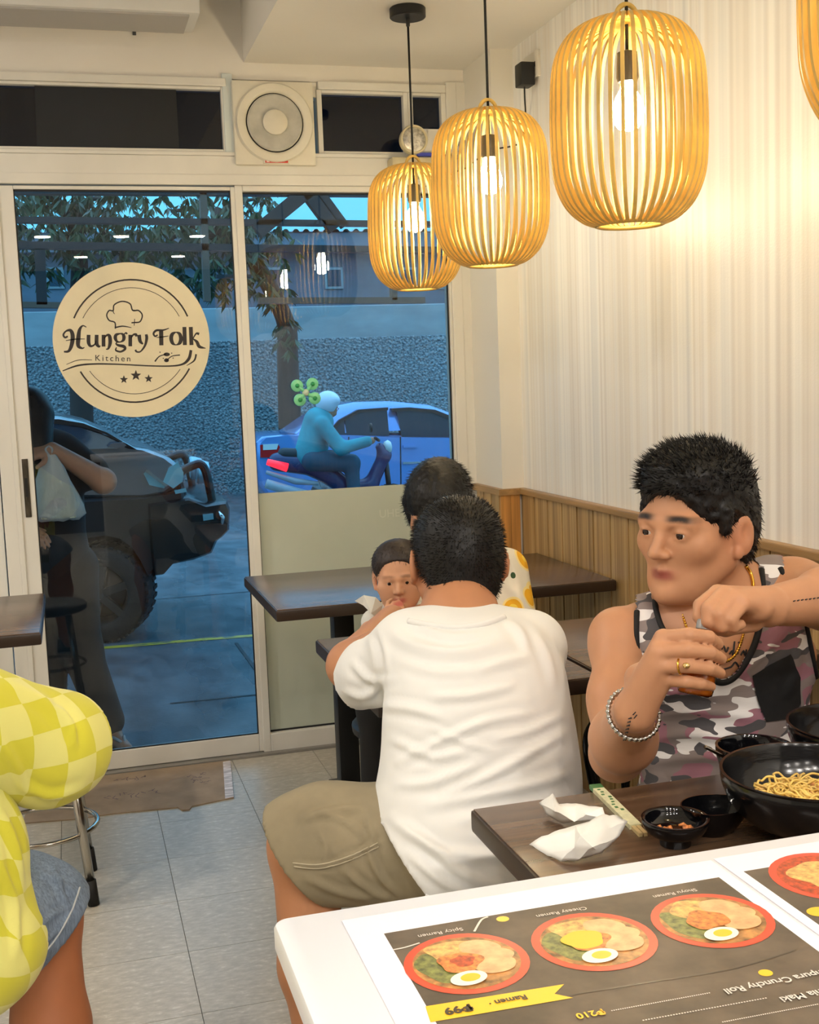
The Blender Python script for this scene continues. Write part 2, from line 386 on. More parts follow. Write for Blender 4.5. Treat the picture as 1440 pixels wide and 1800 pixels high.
# fixed window right of the door
w4 = MB(); bar(w4, .616, .643, 0, 2.05); bar(w4, .643, 1.405, 0, .075); bar(w4, .643, 1.405, 2.03, 2.05); bar(w4, 1.396, 1.405, .075, 2.03, FY0+.01)
win = struct(w4, 'window_4', M_ALU)
MB().box(.641, 1.40, YS+.004, YS+.010, .07, 2.035).build('pane', M_GLASS, win)
MB().box(.644, 1.395, YS+.0015, YS+.0035, .078, .963).build('frosted_film', M_FROST, win)
g_ = MB()
for b_ in ((.643, .648, .075, 2.03), (1.391, 1.396, .075, 2.03), (.643, 1.396, .075, .081), (.643, 1.396, 2.024, 2.03)): g_.box(b_[0], b_[1], YS-.003, YS+.004, b_[2], b_[3])
g_.build('gasket', M_GASKET, win)
tp = at(685, 903, y=YS)
text_obj('faint_lettering', 'UHE', .042, Matrix.Translation((tp[0], YS+.0010, tp[2])) @ Matrix.Rotation(math.pi/2, 4, 'X'), mat('ghost_film', (204, 208, 192), .4), win)
struct(MB().box(XL, 1.478, YS-.05, YS+.06, -.03, .010, .003), 'trim_10', mat('sill_track', (150, 146, 138), .45, .3))
# ================================================================== DOWNLIGHT FIXTURES
for i, (x_, y_, z_) in enumerate(DOWN):
    t = thing('downlight', ('round recessed downlight in the raised ceiling bay' if z_ == ZH else ('round recessed downlight in the ceiling row above the service counter' if y_ > -1 else 'round recessed downlight in the rear ceiling row by the dark panelled wall')), 'ceiling light', (x_, y_, z_), 'ceiling downlights')
    MB().lathe([(.060, .0), (.075, -.001), (.078, -.006), (.066, -.010), (.058, -.006)], (x_, y_, z_), 28).build('trim_ring', mat('white_trim_plastic', (240, 240, 238), .4), t, auto=40)
    MB().lathe([(.0, -.008), (.058, -.008)], (x_, y_, z_), 28).build('diffuser', mat('lit_diffuser', (255, 250, 240), .5, emit=((255, 238, 214), 6.0)), t)
# ================================================================== PENDANT LAMPS
M_RIB = mat('bamboo_rib', (212, 176, 92), .5, var=((20, 20, 6), .18), bump=((80, 80, 14), .1, .002))
M_BLACKM = mat('black_powder_coat', (16, 16, 17), .4, bump=((200, 200, 200), .05, .001))
M_CORD = mat('black_cable', (14, 14, 14), .55)
M_BULB = mat('warm_bulb', (255, 240, 205), .3, emit=((255, 238, 198), 170.0))
LZ0 = 1.632
PROF = bez([(.030, .372), (.072, .367), (.112, .343), (.136, .296), (.1425, .22), (.1425, .14), (.137, .085), (.118, .040), (.090, .013), (.064, .002)], 5)
def rib_mesh():
    V = []; F = []; hw, hr = .0034, .0040; n = len(PROF)
    for i, (r, z) in enumerate(PROF):
        a = np.array(PROF[min(i+1, n-1)])-np.array(PROF[max(i-1, 0)]); a /= np.linalg.norm(a); nr = np.array([-a[1], a[0]])
        for s1, s2 in ((-1, -1), (1, -1), (1, 1), (-1, 1)):
            V.append((r+nr[0]*hr*s2, hw*s1, z+nr[1]*hr*s2))
    for i in range(n-1):
        for k in range(4): F.append((i*4+k, i*4+(k+1) % 4, i*4+4+(k+1) % 4, i*4+4+k))
    F += [(3, 2, 1, 0), (n*4-4, n*4-3, n*4-2, n*4-1)]
    me = bpy.data.meshes.new('rib'); me.from_pydata(V, [], F); me.materials.append(M_RIB); return me
RIBME = rib_mesh()
LAMPS = [(1.072, 3.60, 'bamboo cage pendant lamp hanging closest to the storefront window'),
         (1.050, 2.86, 'bamboo cage pendant lamp hanging second from the storefront, below the black adapter'),
         (1.050, 2.10, 'bamboo cage pendant lamp hanging third from the storefront, above the man with the bottle'),
         (1.045, 1.29, 'bamboo cage pendant lamp hanging fourth and furthest from the storefront')]
for lx, ly, lab in LAMPS:
    t = thing('pendant_lamp', lab, 'pendant lamp', (lx, ly, LZ0), 'pendant lamps in a row')
    c = (lx, ly, LZ0)
    for k in range(42):
        o = bpy.data.objects.new('rib', RIBME); COL.objects.link(o); o.parent = t; o.rotation_euler = (0, 0, 2*math.pi*k/42)
    MB().tube([(lx+.063*math.cos(a), ly+.063*math.sin(a), LZ0+.001) for a in np.linspace(0, 2*math.pi, 36)[:-1]], .0042, 8, closed=True).build('bottom_ring', M_RIB, t, smooth=True)
    MB().lathe([(.004, .3745), (.034, .374), (.036, .370), (.034, .366), (.004, .366)], c, 24).build('top_plate', M_RIB, t, auto=40)
    MB().tube([(lx+.023*math.cos(a), ly, LZ0+.372+.030*math.sin(a)) for a in np.linspace(-.15, math.pi+.15, 18)], .0048, 8).build('carry_loop', M_RIB, t, smooth=True)
    MB().tube([(lx, ly, ZC-.02), (lx, ly, LZ0+.31)], .0034, 8).build('cord', M_CORD, t, smooth=True)
    MB().lathe([(.0, .0), (.052, .0), (.055, -.003), (.055, -.027), (.052, -.030), (.006, -.030), (.006, -.052), (.0035, -.056)], (lx, ly, ZC), 36).build('ceiling_rose', M_BLACKM, t, auto=40)
    MB().lathe([(.004, .32), (.019, .315), (.021, .27), (.018, .262), (.0, .262)], c, 20).build('socket', M_BLACKM, t, auto=40)
    MB().lathe([(.012, .262), (.014, .25), (.024, .232), (.030, .212), (.029, .193), (.019, .178), (.0, .172)], c, 24).build('bulb', M_BULB, t, smooth=True)
# ================================================================== EXHAUST FAN
M_FAN = mat('aged_cream_plastic', (226, 220, 202), .42, var=((8, 8, 8), .03))
fa, fb = at(407, 141, y=YS-.05), at(557, 289, y=YS-.05)
fcx, fcz = (fa[0]+fb[0])/2, (fa[2]+fb[2])/2; fh = (fb[0]-fa[0])/2
fan = thing('exhaust_fan', 'square cream wall exhaust fan with round grey centre cone', 'exhaust fan', (fcx, YS, fcz-fh))
MB().box(fcx-fh, fcx+fh, YS-.046, YS+.02, fcz-fh, fcz+fh, .008).build('housing', M_FAN, fan, auto=40)
def ring(prof, y0, n=48): return MB().lathe([(r, -h) for r, h in prof], (fcx, y0, fcz), n, 'y', cap=False)
cz_off = -.008
ring([(.101, .046), (.135, .046), (.137, .050), (.132, .058), (.112, .060), (.104, .056), (.101, .050)], YS).build('face_ring', M_FAN, fan, auto=40)
ring([(.0, .0475), (.104, .0475)], YS).build('shadow_gap', mat('black_gap', (10, 10, 10), .7), fan)
ring([(.0, .052), (.05, .052), (.092, .058), (.097, .055), (.097, .048)], YS).build('grey_cone', mat('grey_louvre', (186, 184, 174), .5, var=((20, 1, 20), .06)), fan, auto=30)
ring([(.042, .052), (.043, .064), (.038, .068), (.0, .069)], YS).build('hub_cap', M_FAN, fan, auto=40)
lb = MB().box(fcx-.046, fcx+.046, YS-.052, YS-.046, fcz-fh+.004, fcz-fh+.022, .001).build('label_plate', M_FAN, fan)
MB().box(fcx-.040, fcx+.040, YS-.0535, YS-.052, fcz-fh+.007, fcz-fh+.019).build('red_label', mat('red_label_print', (206, 52, 36), .5), lb)
ls = MB().box(fcx-.036, fcx-.026, YS-.0540, YS-.0534, fcz-fh+.009, fcz-fh+.017)
for i in range(7): ls.box(fcx-.016+i*.0065, fcx-.0115+i*.0065, YS-.0540, YS-.0534, fcz-fh+.0105, fcz-fh+.0155)
ls.build('label_marks', mat('white_label_print', (244, 226, 214), .5), lb)
# ================================================================== BLACK CARD IN THE TRANSOM
ba, bb, bc_, bd = (at(60, 142, y=YS-.004), at(309, 150, y=YS-.004), at(316, 272, y=YS-.004), at(66, 270, y=YS-.004))
mesh_obj('black_card', [(p[0], YS-.003, p[2]) for p in (ba, bb, bc_, bd)]+[(p[0], YS, p[2]) for p in (ba, bb, bc_, bd)],
         [(0, 1, 2, 3), (7, 6, 5, 4), (0, 4, 5, 1), (1, 5, 6, 2), (2, 6, 7, 3), (3, 7, 4, 0)], mat('matte_black_card', (17, 21, 28), .55, var=((3, 3, 3), .2)),
         label='black card sheet covering part of the transom glass beside the fan', cat='card')
# ================================================================== EMERGENCY LIGHT
M_EML = mat('yellowed_plastic', (206, 194, 158), .45, var=((10, 10, 10), .05))
ex, ez = at(724, 248, y=YS-.10)[0], at(724, 248, y=YS-.10)[2]
em = thing('emergency_light', 'white emergency light box with round lamp head on the transom bar', 'emergency light', (ex+.06, YS-.03, 2.10))
MB().box(ex-.075, ex+.16, YS-.10, YS-.028, 2.075, 2.142, .006).build('battery_box', M_EML, em, auto=40)
MB().box(ex+.03, ex+.13, YS-.085, YS-.028, 2.142, 2.245, .006).build('upper_case', mat('white_plastic', (232, 230, 224), .4), em, auto=40)
MB().box(ex+.02, ex+.12, YS-.101, YS-.085, 2.146, 2.158, .001).build('indicator_strip', mat('blue_strip', (70, 80, 190), .4), em)
for hx, hn in ((ex, 0), (ex+.15, 1)):
    hd = MB().lathe([(.0, -.03), (.030, -.03), (.048, .0), (.051, .03), (.049, .036), (.043, .036), (.042, .030)], (hx, YS-.10, ez), 32, 'y', cap=False).xf(Matrix.Translation((hx, YS-.1, ez)) @ Matrix.Rotation(math.pi, 4, 'Z') @ Matrix.Translation((-hx, -(YS-.1), -ez))).build('lamp_head', M_EML, em, auto=40)
    MB().lathe([(.0, -.0345), (.025, -.034), (.043, -.030)], (hx, YS-.1, ez), 32, 'y').build('lens', mat('chrome_reflector', (190, 186, 176), .22, .7, var=((60, 60, 60), .3), bump=((70, 70, 70), .5, .004)), hd)
    MB().tube([(hx, YS-.085, ez-.045), (hx, YS-.07, 2.135)], .009, 8).build('swivel', M_EML, em)
# ================================================================== SOCKET, ADAPTER, CABLE
so = at(938, 118, x=XW); 
t = thing('wall_socket', 'white double wall socket high on the striped wall', 'socket', (XW, so[1], so[2]))
MB().box(XW-.011, XW, so[1]-.062, so[1]+.062, so[2]-.042, so[2]+.042, .003).build('plate', mat('socket_plastic', (226, 220, 208), .35), t, auto=40)
sl = MB()
for yy in (-.03, .03): sl.box(XW-.0125, XW-.010, so[1]+yy-.012, so[1]+yy-.008, so[2]-.008, so[2]+.008).box(XW-.0125, XW-.010, so[1]+yy+.008, so[1]+yy+.012, so[2]-.008, so[2]+.008)
sl.build('slots', M_GASKET, t)
ad = thing('power_adapter', 'black plug-in power adapter in the high wall socket with thin cable', 'adapter', (XW-.04, so[1]+.02, so[2]))
ap = at(919, 132, x=XW-.045)
MB().box(XW-.062, XW-.0125, ap[1]-.030, ap[1]+.030, ap[2]-.037, ap[2]+.037, .006).build('body', mat('black_abs', (20, 20, 20), .45), ad, auto=40)
cpath = bez([(XW-.04, ap[1]+.0, ap[2]-.035), (XW-.036, ap[1]+.01, ap[2]-.07), (XW-.02, ap[1]+.05, ap[2]-.13), (XW-.008, ap[1]+.14, ap[2]-.19), (1.47, 4.0, 2.13), (1.455, 4.22, 2.11), (ex+.17, YS-.06, 2.10)], 8)
MB().tube(cpath, .0028, 6).build('cable', M_CORD, ad, smooth=True)
# ================================================================== AIR CONDITIONER (top left)
M_AC = mat('ac_white', (224, 224, 222), .4)
a1 = at(353, 26, y=YS-.24)
ac = thing('air_conditioner', 'white wall-mounted air conditioner above the transom', 'air conditioner', (a1[0]-.45, YS-.12, a1[2]))
MB().box(a1[0]-.92, a1[0], YS-.24, YS-.013, a1[2]+.004, a1[2]+.245, .012).build('casing', M_AC, ac, auto=40)
MB().box(a1[0]-.88, a1[0]-.035, YS-.225, YS-.03, a1[2]-.003, a1[2]+.006, .002).build('outlet_vane', mat('ac_grey_vane', (178, 176, 174), .4), ac)
MB().tube([(a1[0]-.20, YS-.03, a1[2]+.01), (a1[0]-.20, YS-.022, a1[2]-.012)], .006, 8).build('drain_stub', mat('dark_stub', (60, 60, 60), .5), ac)
# ================================================================== STICKER ON THE DOOR
SY = dy0+.0118
s_c = at(233, 598, y=SY)
sr = (at(371, 598, y=SY)[0]-at(95, 598, y=SY)[0])/2
M_STK = mat('cream_vinyl', (230, 219, 186), .45, var=((6, 6, 6), .03)); M_INK = mat('dark_brown_print', (44, 36, 34), .5)
stk = thing('logo_sticker', 'round cream logo sticker reading Hungry Folk Kitchen on the glass door', 'sticker', (s_c[0], SY, s_c[2]-sr))
MB().lathe([(.0, -.0010), (sr, -.0010), (sr, 0)], (s_c[0], SY, s_c[2]), 96, 'y').build('disc', M_STK, stk)
def LP(u_, v_):   # logo drawing units -> point on the sticker
    p = at(80+u_/4.645, 440+v_/4.645, y=SY); return np.array([p[0], p[2]])
def ribbon(mb, pts, w, y=SY-.0013, n=8):
    """flat variable-width stroke lying on the sticker"""
    ww = list(w) if hasattr(w, '__len__') else [w]*len(pts)
    P = bez([(p[0], p[1], q) for p, q in zip(pts, ww)], n); V = []; F = []
    k = sr/640.0
    for i, p in enumerate(P):
        a = np.array(P[min(i+1, len(P)-1)][:2])-np.array(P[max(i-1, 0)][:2]); a = a/(np.linalg.norm(a)+1e-9); nn = np.array([-a[1], a[0]])*p[2]/2
        for s_ in (1, -1):
            q = LP(p[0]+nn[0]*s_, p[1]+nn[1]*s_); V.append((q[0], y, q[1]))
    for i in range(len(P)-1): F.append((2*i, 2*i+1, 2*i+3, 2*i+2))
    mb.add(V, F)
def dot(mb, c, rx, ry, n=16, y=SY-.0013):
    V = []
    for k in range(n): q = LP(c[0]+rx*math.cos(2*math.pi*k/n), c[1]+ry*math.sin(2*math.pi*k/n)); V.append((q[0], y, q[1]))
    mb.add(V, [tuple(range(n))])
def circ3(a, b, c, n=24):
    ax, ay, bx, by, cx, cy = *a, *b, *c; d = 2*(ax*(by-cy)+bx*(cy-ay)+cx*(ay-by))
    ux = ((ax*ax+ay*ay)*(by-cy)+(bx*bx+by*by)*(cy-ay)+(cx*cx+cy*cy)*(ay-by))/d; uy = ((ax*ax+ay*ay)*(cx-bx)+(bx*bx+by*by)*(ax-cx)+(cx*cx+cy*cy)*(bx-ax))/d
    r = math.hypot(ax-ux, ay-uy); t0, t1, t2 = (math.atan2(p[1]-uy, p[0]-ux) for p in (a, b, c))
    while t1-t0 > math.pi: t1 -= 2*math.pi
    while t1-t0 < -math.pi: t1 += 2*math.pi
    while t2-t1 > math.pi: t2 -= 2*math.pi
    while t2-t1 < -math.pi: t2 += 2*math.pi
    return [(ux+r*math.cos(t0+(t2-t0)*i/n), uy+r*math.sin(t0+(t2-t0)*i/n)) for i in range(n+1)]
mb = MB()
for tri, w in ((((232, 555), (690, 240), (1160, 540)), 13), (((305, 555), (690, 306), (1092, 540)), 5), (((285, 990), (720, 1240), (1175, 965)), 13), (((360, 985), (720, 1172), (1100, 970)), 5)):
    ribbon(mb, circ3(*tri), w, n=1)
mb.build('arc_lines', M_INK, stk)
mb = MB()
ribbon(mb, [(570, 640), (566, 590), (520, 572), (500, 530), (520, 492), (552, 492), (562, 445), (625, 417), (690, 437), (712, 490), (760, 492), (790, 530), (772, 582), (725, 590), (702, 592)], 11)
ribbon(mb, [(565, 632), (630, 620), (702, 632)], [12, 11, 5]); ribbon(mb, [(728, 560), (724, 615)], 6); ribbon(mb, [(552, 492), (556, 510), (566, 520)], [8, 6, 4]); ribbon(mb, [(712, 490), (735, 490), (745, 496)], [8, 6, 4])
mb.build('chef_hat', M_INK, stk)
mb = MB()
for pts, w in (
    ([(182, 702), (160, 712), (146, 690), (168, 660), (205, 655), (222, 700), (214, 770), (190, 822), (150, 828)], [14, 16, 16, 14, 26, 34, 32, 22, 12]),
    ([(334, 628), (304, 616), (278, 650), (268, 720), (268, 780), (300, 800), (318, 792)], [7, 12, 26, 36, 30, 14, 6]),
    ([(166, 738), (240, 726), (322, 724)], [5, 8, 5]),
    ([(352, 690), (352, 752), (368, 782), (398, 772), (414, 740)], [30, 30, 20, 12, 8]), ([(418, 690), (418, 760), (436, 786), (448, 778)], [30, 30, 18, 6]),
    ([(474, 690), (474, 786)], [30, 30]), ([(478, 722), (500, 694), (522, 700), (528, 752), (514, 800), (494, 808)], [10, 16, 28, 30, 18, 7]),
    ([(610, 680), (578, 690), (570, 716), (584, 744), (612, 748), (636, 732), (640, 704), (628, 684), (608, 680)], [10, 24, 28, 18, 10, 24, 28, 18, 10]),
    ([(638, 690), (656, 674), (666, 684)], [8, 12, 14]), ([(590, 746), (576, 762), (596, 776), (640, 786), (648, 808), (612, 828), (574, 816), (580, 792)], [8, 12, 20, 26, 20, 16, 14, 8]),
    ([(692, 690), (692, 784)], [30, 30]), ([(698, 722), (716, 690), (738, 688), (742, 704)], [8, 14, 22, 18]),
    ([(764, 690), (772, 740), (796, 766)], [30, 28, 12]), ([(822, 686), (826, 720), (812, 778), (776, 826), (744, 828), (734, 812)], [22, 24, 18, 12, 14, 16]),
    ([(916, 690), (896, 702), (882, 680), (906, 654), (960, 652), (1008, 636)], [12, 14, 16, 18, 14, 6]),
    ([(944, 656), (946, 776)], [34, 34]), ([(904, 712), (950, 708), (1004, 700)], [4, 9, 5]),
    ([(1066, 668), (1036, 684), (1026, 720), (1038, 758), (1066, 772), (1096, 756), (1106, 720), (1094, 682), (1066, 668)], [8, 28, 32, 26, 8, 28, 32, 26, 8]),
    ([(1134, 626), (1138, 774)], [32, 32]), ([(1186, 626), (1192, 774)], [32, 32]), ([(1254, 684), (1230, 680), (1204, 722)], [22, 14, 8]), ([(1204, 722), (1236, 748), (1256, 786), (1308, 800)], [8, 24, 26, 5])):
    ribbon(mb, pts, w, n=6)
mb.build('word_mark', M_INK, stk)
mb = MB()
ribbon(mb, [(140, 985), (260, 942), (400, 928), (600, 931), (900, 945), (1090, 938), (1166, 892), (1188, 815)], [8, 14, 13, 11, 11, 14, 24, 22]); ribbon(mb, [(1230, 848), (1214, 900), (1152, 942)], [14, 13, 4]); ribbon(mb, [(170, 932), (270, 896), (380, 895)], [4, 6, 4])
mb.build('swoosh', M_INK, stk)
kp = LP(550, 884)
text_obj('kitchen_lettering', 'Kitchen', .029, Matrix.Translation((kp[0], SY-.0014, kp[1])) @ Matrix.Rotation(math.radians(3), 4, 'Y') @ Matrix.Rotation(math.pi/2, 4, 'X'), M_INK, stk, space=1.35)
mb = MB()
for c_, r_ in (((640, 1055), 36), ((738, 1022), 46), ((842, 1048), 36)):
    V = []
    for k in range(10):
        q = -math.pi/2+k*math.pi/5; rr = r_ if k % 2 == 0 else r_*.42; p = LP(c_[0]+rr*math.cos(q), c_[1]+rr*math.sin(q)); V.append((p[0], SY-.0013, p[1]))
    cp_ = LP(*c_); V.append((cp_[0], SY-.0013, cp_[1])); mb.add(V, [(k, (k+1) % 10, 10) for k in range(10)])
mb.build('stars', M_INK, stk)
mb = MB()
ribbon(mb, [(893, 908), (930, 866), (985, 848)], [12, 9, 8]); dot(mb, (990, 850), 26, 15); ribbon(mb, [(985, 905), (1030, 866), (1098, 855)], [8, 8, 10]); dot(mb, (988, 898), 20, 16)
for d_ in ((935, 832), (1030, 840), (1042, 880), (962, 882)): dot(mb, d_, 5, 5, 8)
mb.build('spoon_and_fork', M_INK, stk)
# ================================================================== GREEN FOUR-LOBED SPINNER ON THE WINDOW
M_GRN = mat('mint_plastic', (128, 222, 172), .3); M_GRN2 = mat('green_cap', (44, 160, 100), .3)
sp = at(537, 690, y=YS-.004)
t = thing('window_spinner', 'mint green four-lobed suction toy stuck on the window glass', 'toy', (sp[0], YS-.004, sp[2]))
for u_, v_ in ((522, 678), (549, 675), (527, 703), (553, 700)):
    p = at(u_, v_, y=YS-.004)
    lo_ = MB().lathe([(.0, -.010), (.016, -.010), (.022, -.006), (.0225, 0), (.0, 0.001)], (p[0], YS-.004, p[2]), 24, 'y').build('lobe', M_GRN, t, auto=40)
    MB().lathe([(.0, -.015), (.007, -.014), (.0085, -.009)], (p[0], YS-.004, p[2]), 16, 'y').build('cap', M_GRN2, lo_, smooth=True)
    MB().tube([(sp[0], YS-.009, sp[2]), (p[0], YS-.009, p[2])], .007, 8).build('arm', M_GRN, t, smooth=True)
MB().lathe([(.0, -.017), (.008, -.016), (.013, -.008), (.013, 0)], (sp[0], YS-.004, sp[2]), 18, 'y').build('hub', mat('pale_hub', (205, 225, 205), .25), t, smooth=True)
# ================================================================== TABLES
def wood_top():
    m = bpy.data.materials.new('dark_walnut_laminate'); m.use_nodes = True; k = NT(m)
    f = k.noise(k.coord((2.2, 46, 30)), 1.0, 5, .62)
    k.l(k.ramp(f, [(.3, lin((72, 54, 40))), (.55, lin((102, 78, 58))), (.75, lin((122, 96, 72)))]), k.b.inputs['Base Color'])
    k.b.inputs['Roughness'].default_value = .24; k.bump(f, .03, .001)
    return m
M_TOP = wood_top(); M_EDGE = mat('table_edge_band', (52, 38, 28), .35); M_IRON = mat('black_cast_iron', (13, 13, 14), .42, bump=((120, 120, 120), .1, .001))
TZ = .74
def table(x0, x1, y0, y1, label, cx=None, cy=None):
    cx = cx if cx else (x0+x1)/2; cy = cy if cy else (y0+y1)/2
    t = thing('dining_table', label, 'table', (cx, cy, 0), 'dining tables')
    MB().box(x0+.004, x1-.004, y0+.004, y1-.004, TZ-.006, TZ, .0015).build('tabletop', M_TOP, t, auto=40)
    MB().box(x0, x1, y0, y1, TZ-.034, TZ-.0015, .006).build('edge_band', M_EDGE, t, auto=40)
    MB().box(cx-.032, cx+.032, cy-.032, cy+.032, .045, TZ-.04, .004).build('column', M_IRON, t, auto=40)
    MB().box(cx-.11, cx+.11, cy-.11, cy+.11, TZ-.046, TZ-.034, .002).build('top_spider', M_IRON, t)
    for dx, dy in ((1, 0), (-1, 0), (0, 1), (0, -1)):
        L = .235
        pts = [(cx+dx*.02, cy+dy*.02, .052), (cx+dx*.10, cy+dy*.10, .047), (cx+dx*.20, cy+dy*.20, .036), (cx+dx*L, cy+dy*L, .014)]
        f_ = MB(); wv = .026
        V = []
        for i, p in enumerate(pts):
            hgt = (.03, .028, .024, .014)[i]; ww = (wv, wv, wv*.95, wv*.8)[i]
            for s_, zz in ((-1, -hgt), (1, -hgt), (1, 0), (-1, 0)): V.append((p[0]+dy*ww*s_, p[1]+dx*ww*s_, max(p[2]+zz, 0.0)))
        F = [(i*4+k, i*4+(k+1) % 4, i*4+4+(k+1) % 4, i*4+4+k) for i in range(3) for k in range(4)]+[(3, 2, 1, 0), (12, 13, 14, 15)]
        f_.add(V, F).build('base_arm', M_IRON, t, auto=35)
    return t
table(.515, 1.022, 3.20, 3.82, 'dark wood dining table against the frosted window with its black pedestal showing', .785, 3.60)
table(1.026, 1.538, 3.20, 3.82, 'dark wood dining table in the corner between window and wainscot')
table(.540, 1.012, 2.185, 2.79, 'dark wood dining table where the man in the white shirt sits')
table(1.020, 1.538, 2.165, 2.735, 'empty dark wood dining table by the wainscot, behind the man with the bottle')
table(.520, 1.024, .955, 1.578, 'dark wood dining table holding the crumpled napkins and sauce dishes')
table(1.028, 1.538, .955, 1.578, 'dark wood dining table holding the second large black bowl by the wall')
table(-.66, -.102, 3.19, 3.82, 'dark wood dining table standing by the sliding door leaf on the left')
# ================================================================== CHAIRS
M_CHROME = mat('polished_steel', (190, 186, 178), .18, 1.0); M_RUB = mat('black_rubber_foot', (14, 14, 14), .6); M_SEATB = mat('black_vinyl_seat', (22, 21, 21), .45, bump=((60, 60, 60), .1, .002))
def stool(cx, cy, label, rot=0, zs=.455, spread=.17, top=.12):
    t = thing('metal_stool', label, 'stool', (cx, cy, 0), 'steel-legged stools')
    MB().lathe([(.0, zs-.035), (.155, zs-.035), (.166, zs-.028), (.168, zs-.010), (.158, zs), (.12, zs+.004), (.0, zs+.004)], (cx, cy, 0), 32).build('seat', M_SEATB, t, auto=50)
    for k in range(4):
        a = rot+math.pi/4+k*math.pi/2; c_, s_ = math.cos(a), math.sin(a); tl = top/spread
        p0 = np.array([cx+c_*top, cy+s_*top, zs-.036]); p1 = np.array([cx+c_*spread, cy+s_*spread, .0])
        lg = MB().tube([p0, p0*.1+p1*.9+np.array([0, 0, .0])], .0125, 12).build('leg', M_CHROME, t, smooth=True)
        MB().tube([p0*.16+p1*.84, p1], .0155, 12).build('rubber_foot', M_RUB, lg, smooth=True)
    MB().tube([(cx+.145*math.cos(a), cy+.145*math.sin(a), .19) for a in np.linspace(0, 2*math.pi, 33)[:-1]], .007, 8, closed=True).build('foot_ring', M_CHROME, t, smooth=True)
    return t
def bentwood(cx, cy, face, label):
    """black metal cafe chair with curved back bows; face = angle the sitter looks to"""
    t = thing('cafe_chair', label, 'chair', (cx, cy, 0), 'black cafe chairs')
    c_, s_ = math.cos(face), math.sin(face)
    def W(f, l, z): return (cx+f*c_-l*s_, cy+f*s_+l*c_, z)
    zs = .455
    MB().lathe([(.0, zs-.014), (.165, zs-.014), (.170, zs-.006), (.165, zs+.002), (.150, zs+.004), (.0, zs+.002)], (cx, cy, 0), 32).build('seat', mat('dark_veneer_seat', (64, 40, 24), .35, var=((8, 40, 8), .2)), t, auto=50)
    MB().tube([(cx+.178*math.cos(a), cy+.178*math.sin(a), zs-.012) for a in np.linspace(0, 2*math.pi, 37)[:-1]], .013, 10, closed=True).build('seat_ring', mat('black_gloss_steel', (14, 14, 15), .15, .3), t, smooth=True)
    M_ = mat('black_gloss_steel', (14, 14, 15), .15, .3)
    for f, l in ((.12, .12), (.12, -.12), (-.13, .11), (-.13, -.11)):
        MB().tube([W(f, l, zs-.01), W(f*1.2, l*1.2, .22), W(f*1.45, l*1.4, .0)], [.013, .012, .011], 10).build('leg', M_, t, smooth=True)
    MB().tube([W(.15*math.cos(a), .15*math.sin(a), .26) for a in np.linspace(0, 2*math.pi, 33)[:-1]], .007, 8, closed=True).build('stretcher_ring', M_, t, smooth=True)
    MB().tube(bez([W(-.13, -.135, zs-.01), W(-.165, -.16, .57), W(-.20, -.14, .665), W(-.215, 0, .705), W(-.20, .14, .665), W(-.165, .16, .57), W(-.13, .135, zs-.01)], 8), .012, 10).build('back_bow', M_, t, smooth=True)
    MB().tube(bez([W(-.15, -.08, zs), W(-.175, -.085, .56), W(-.195, 0, .64), W(-.175, .085, .56), W(-.15, .08, zs)], 8), .009, 8).build('inner_bow', M_, t, smooth=True)
    return t
stool(-.138, 3.28, 'black stool with splayed steel legs between yellow-shirted diner and left table', rot=math.radians(0))
stool(.645, 1.95, 'black stool with steel legs under the man in the white shirt')
stool(.84, 3.00, 'black stool with steel legs under the woman holding the baby')
stool(-.36, 1.98, 'black stool with steel legs under the diner in the yellow checked shirt')
bentwood(1.10, 1.91, -math.pi/2, 'black cafe chair with bowed back under the man with the bottle')
# ================================================================== THINGS ON THE NEAR TABLE
M_BOWL = mat('black_melamine', (13, 13, 15), .16, bump=((14, 14, 60), .12, .004)); M_BOWLG = mat('black_glazed', (10, 10, 13), .07)
def bowl(cx, cy, z0, R, Hh, label, name='noodle_bowl', cat='bowl', base=.5, m=M_BOWL, grp='black bowls', flare=.012):
    t = thing(name, label, cat, (cx, cy, z0), grp)
    out = [(.0, 0), (R*base*.92, 0), (R*base*.95, .008), (R*base, .012)]+[(R*(base+(1-base)*math.sin(math.pi/2*q)**.85), .012+(Hh-.012)*(1-math.cos(math.pi/2*q))**.9) for q in (.2, .35, .5, .65, .8, .92)]+[(R*.985, Hh*.96), (R, Hh-.002), (R*1.0, Hh)]
    inn = [(R-.004, Hh)]+[(max(R*(base+(1-base)*math.sin(math.pi/2*q)**.85)-.006, .0), .017+(Hh-.017)*(1-math.cos(math.pi/2*q))**.9) for q in (.95, .8, .65, .5, .35, .2)]+[(R*base*.8, .016), (.0, .014)]
    MB().lathe(out+inn, (cx, cy, z0), 56).build('shell', m, t, auto=50)
    return t
M_NOOD = mat('egg_noodle', (236, 190, 104), .38, var=((30, 30, 30), .15), sub=.1)
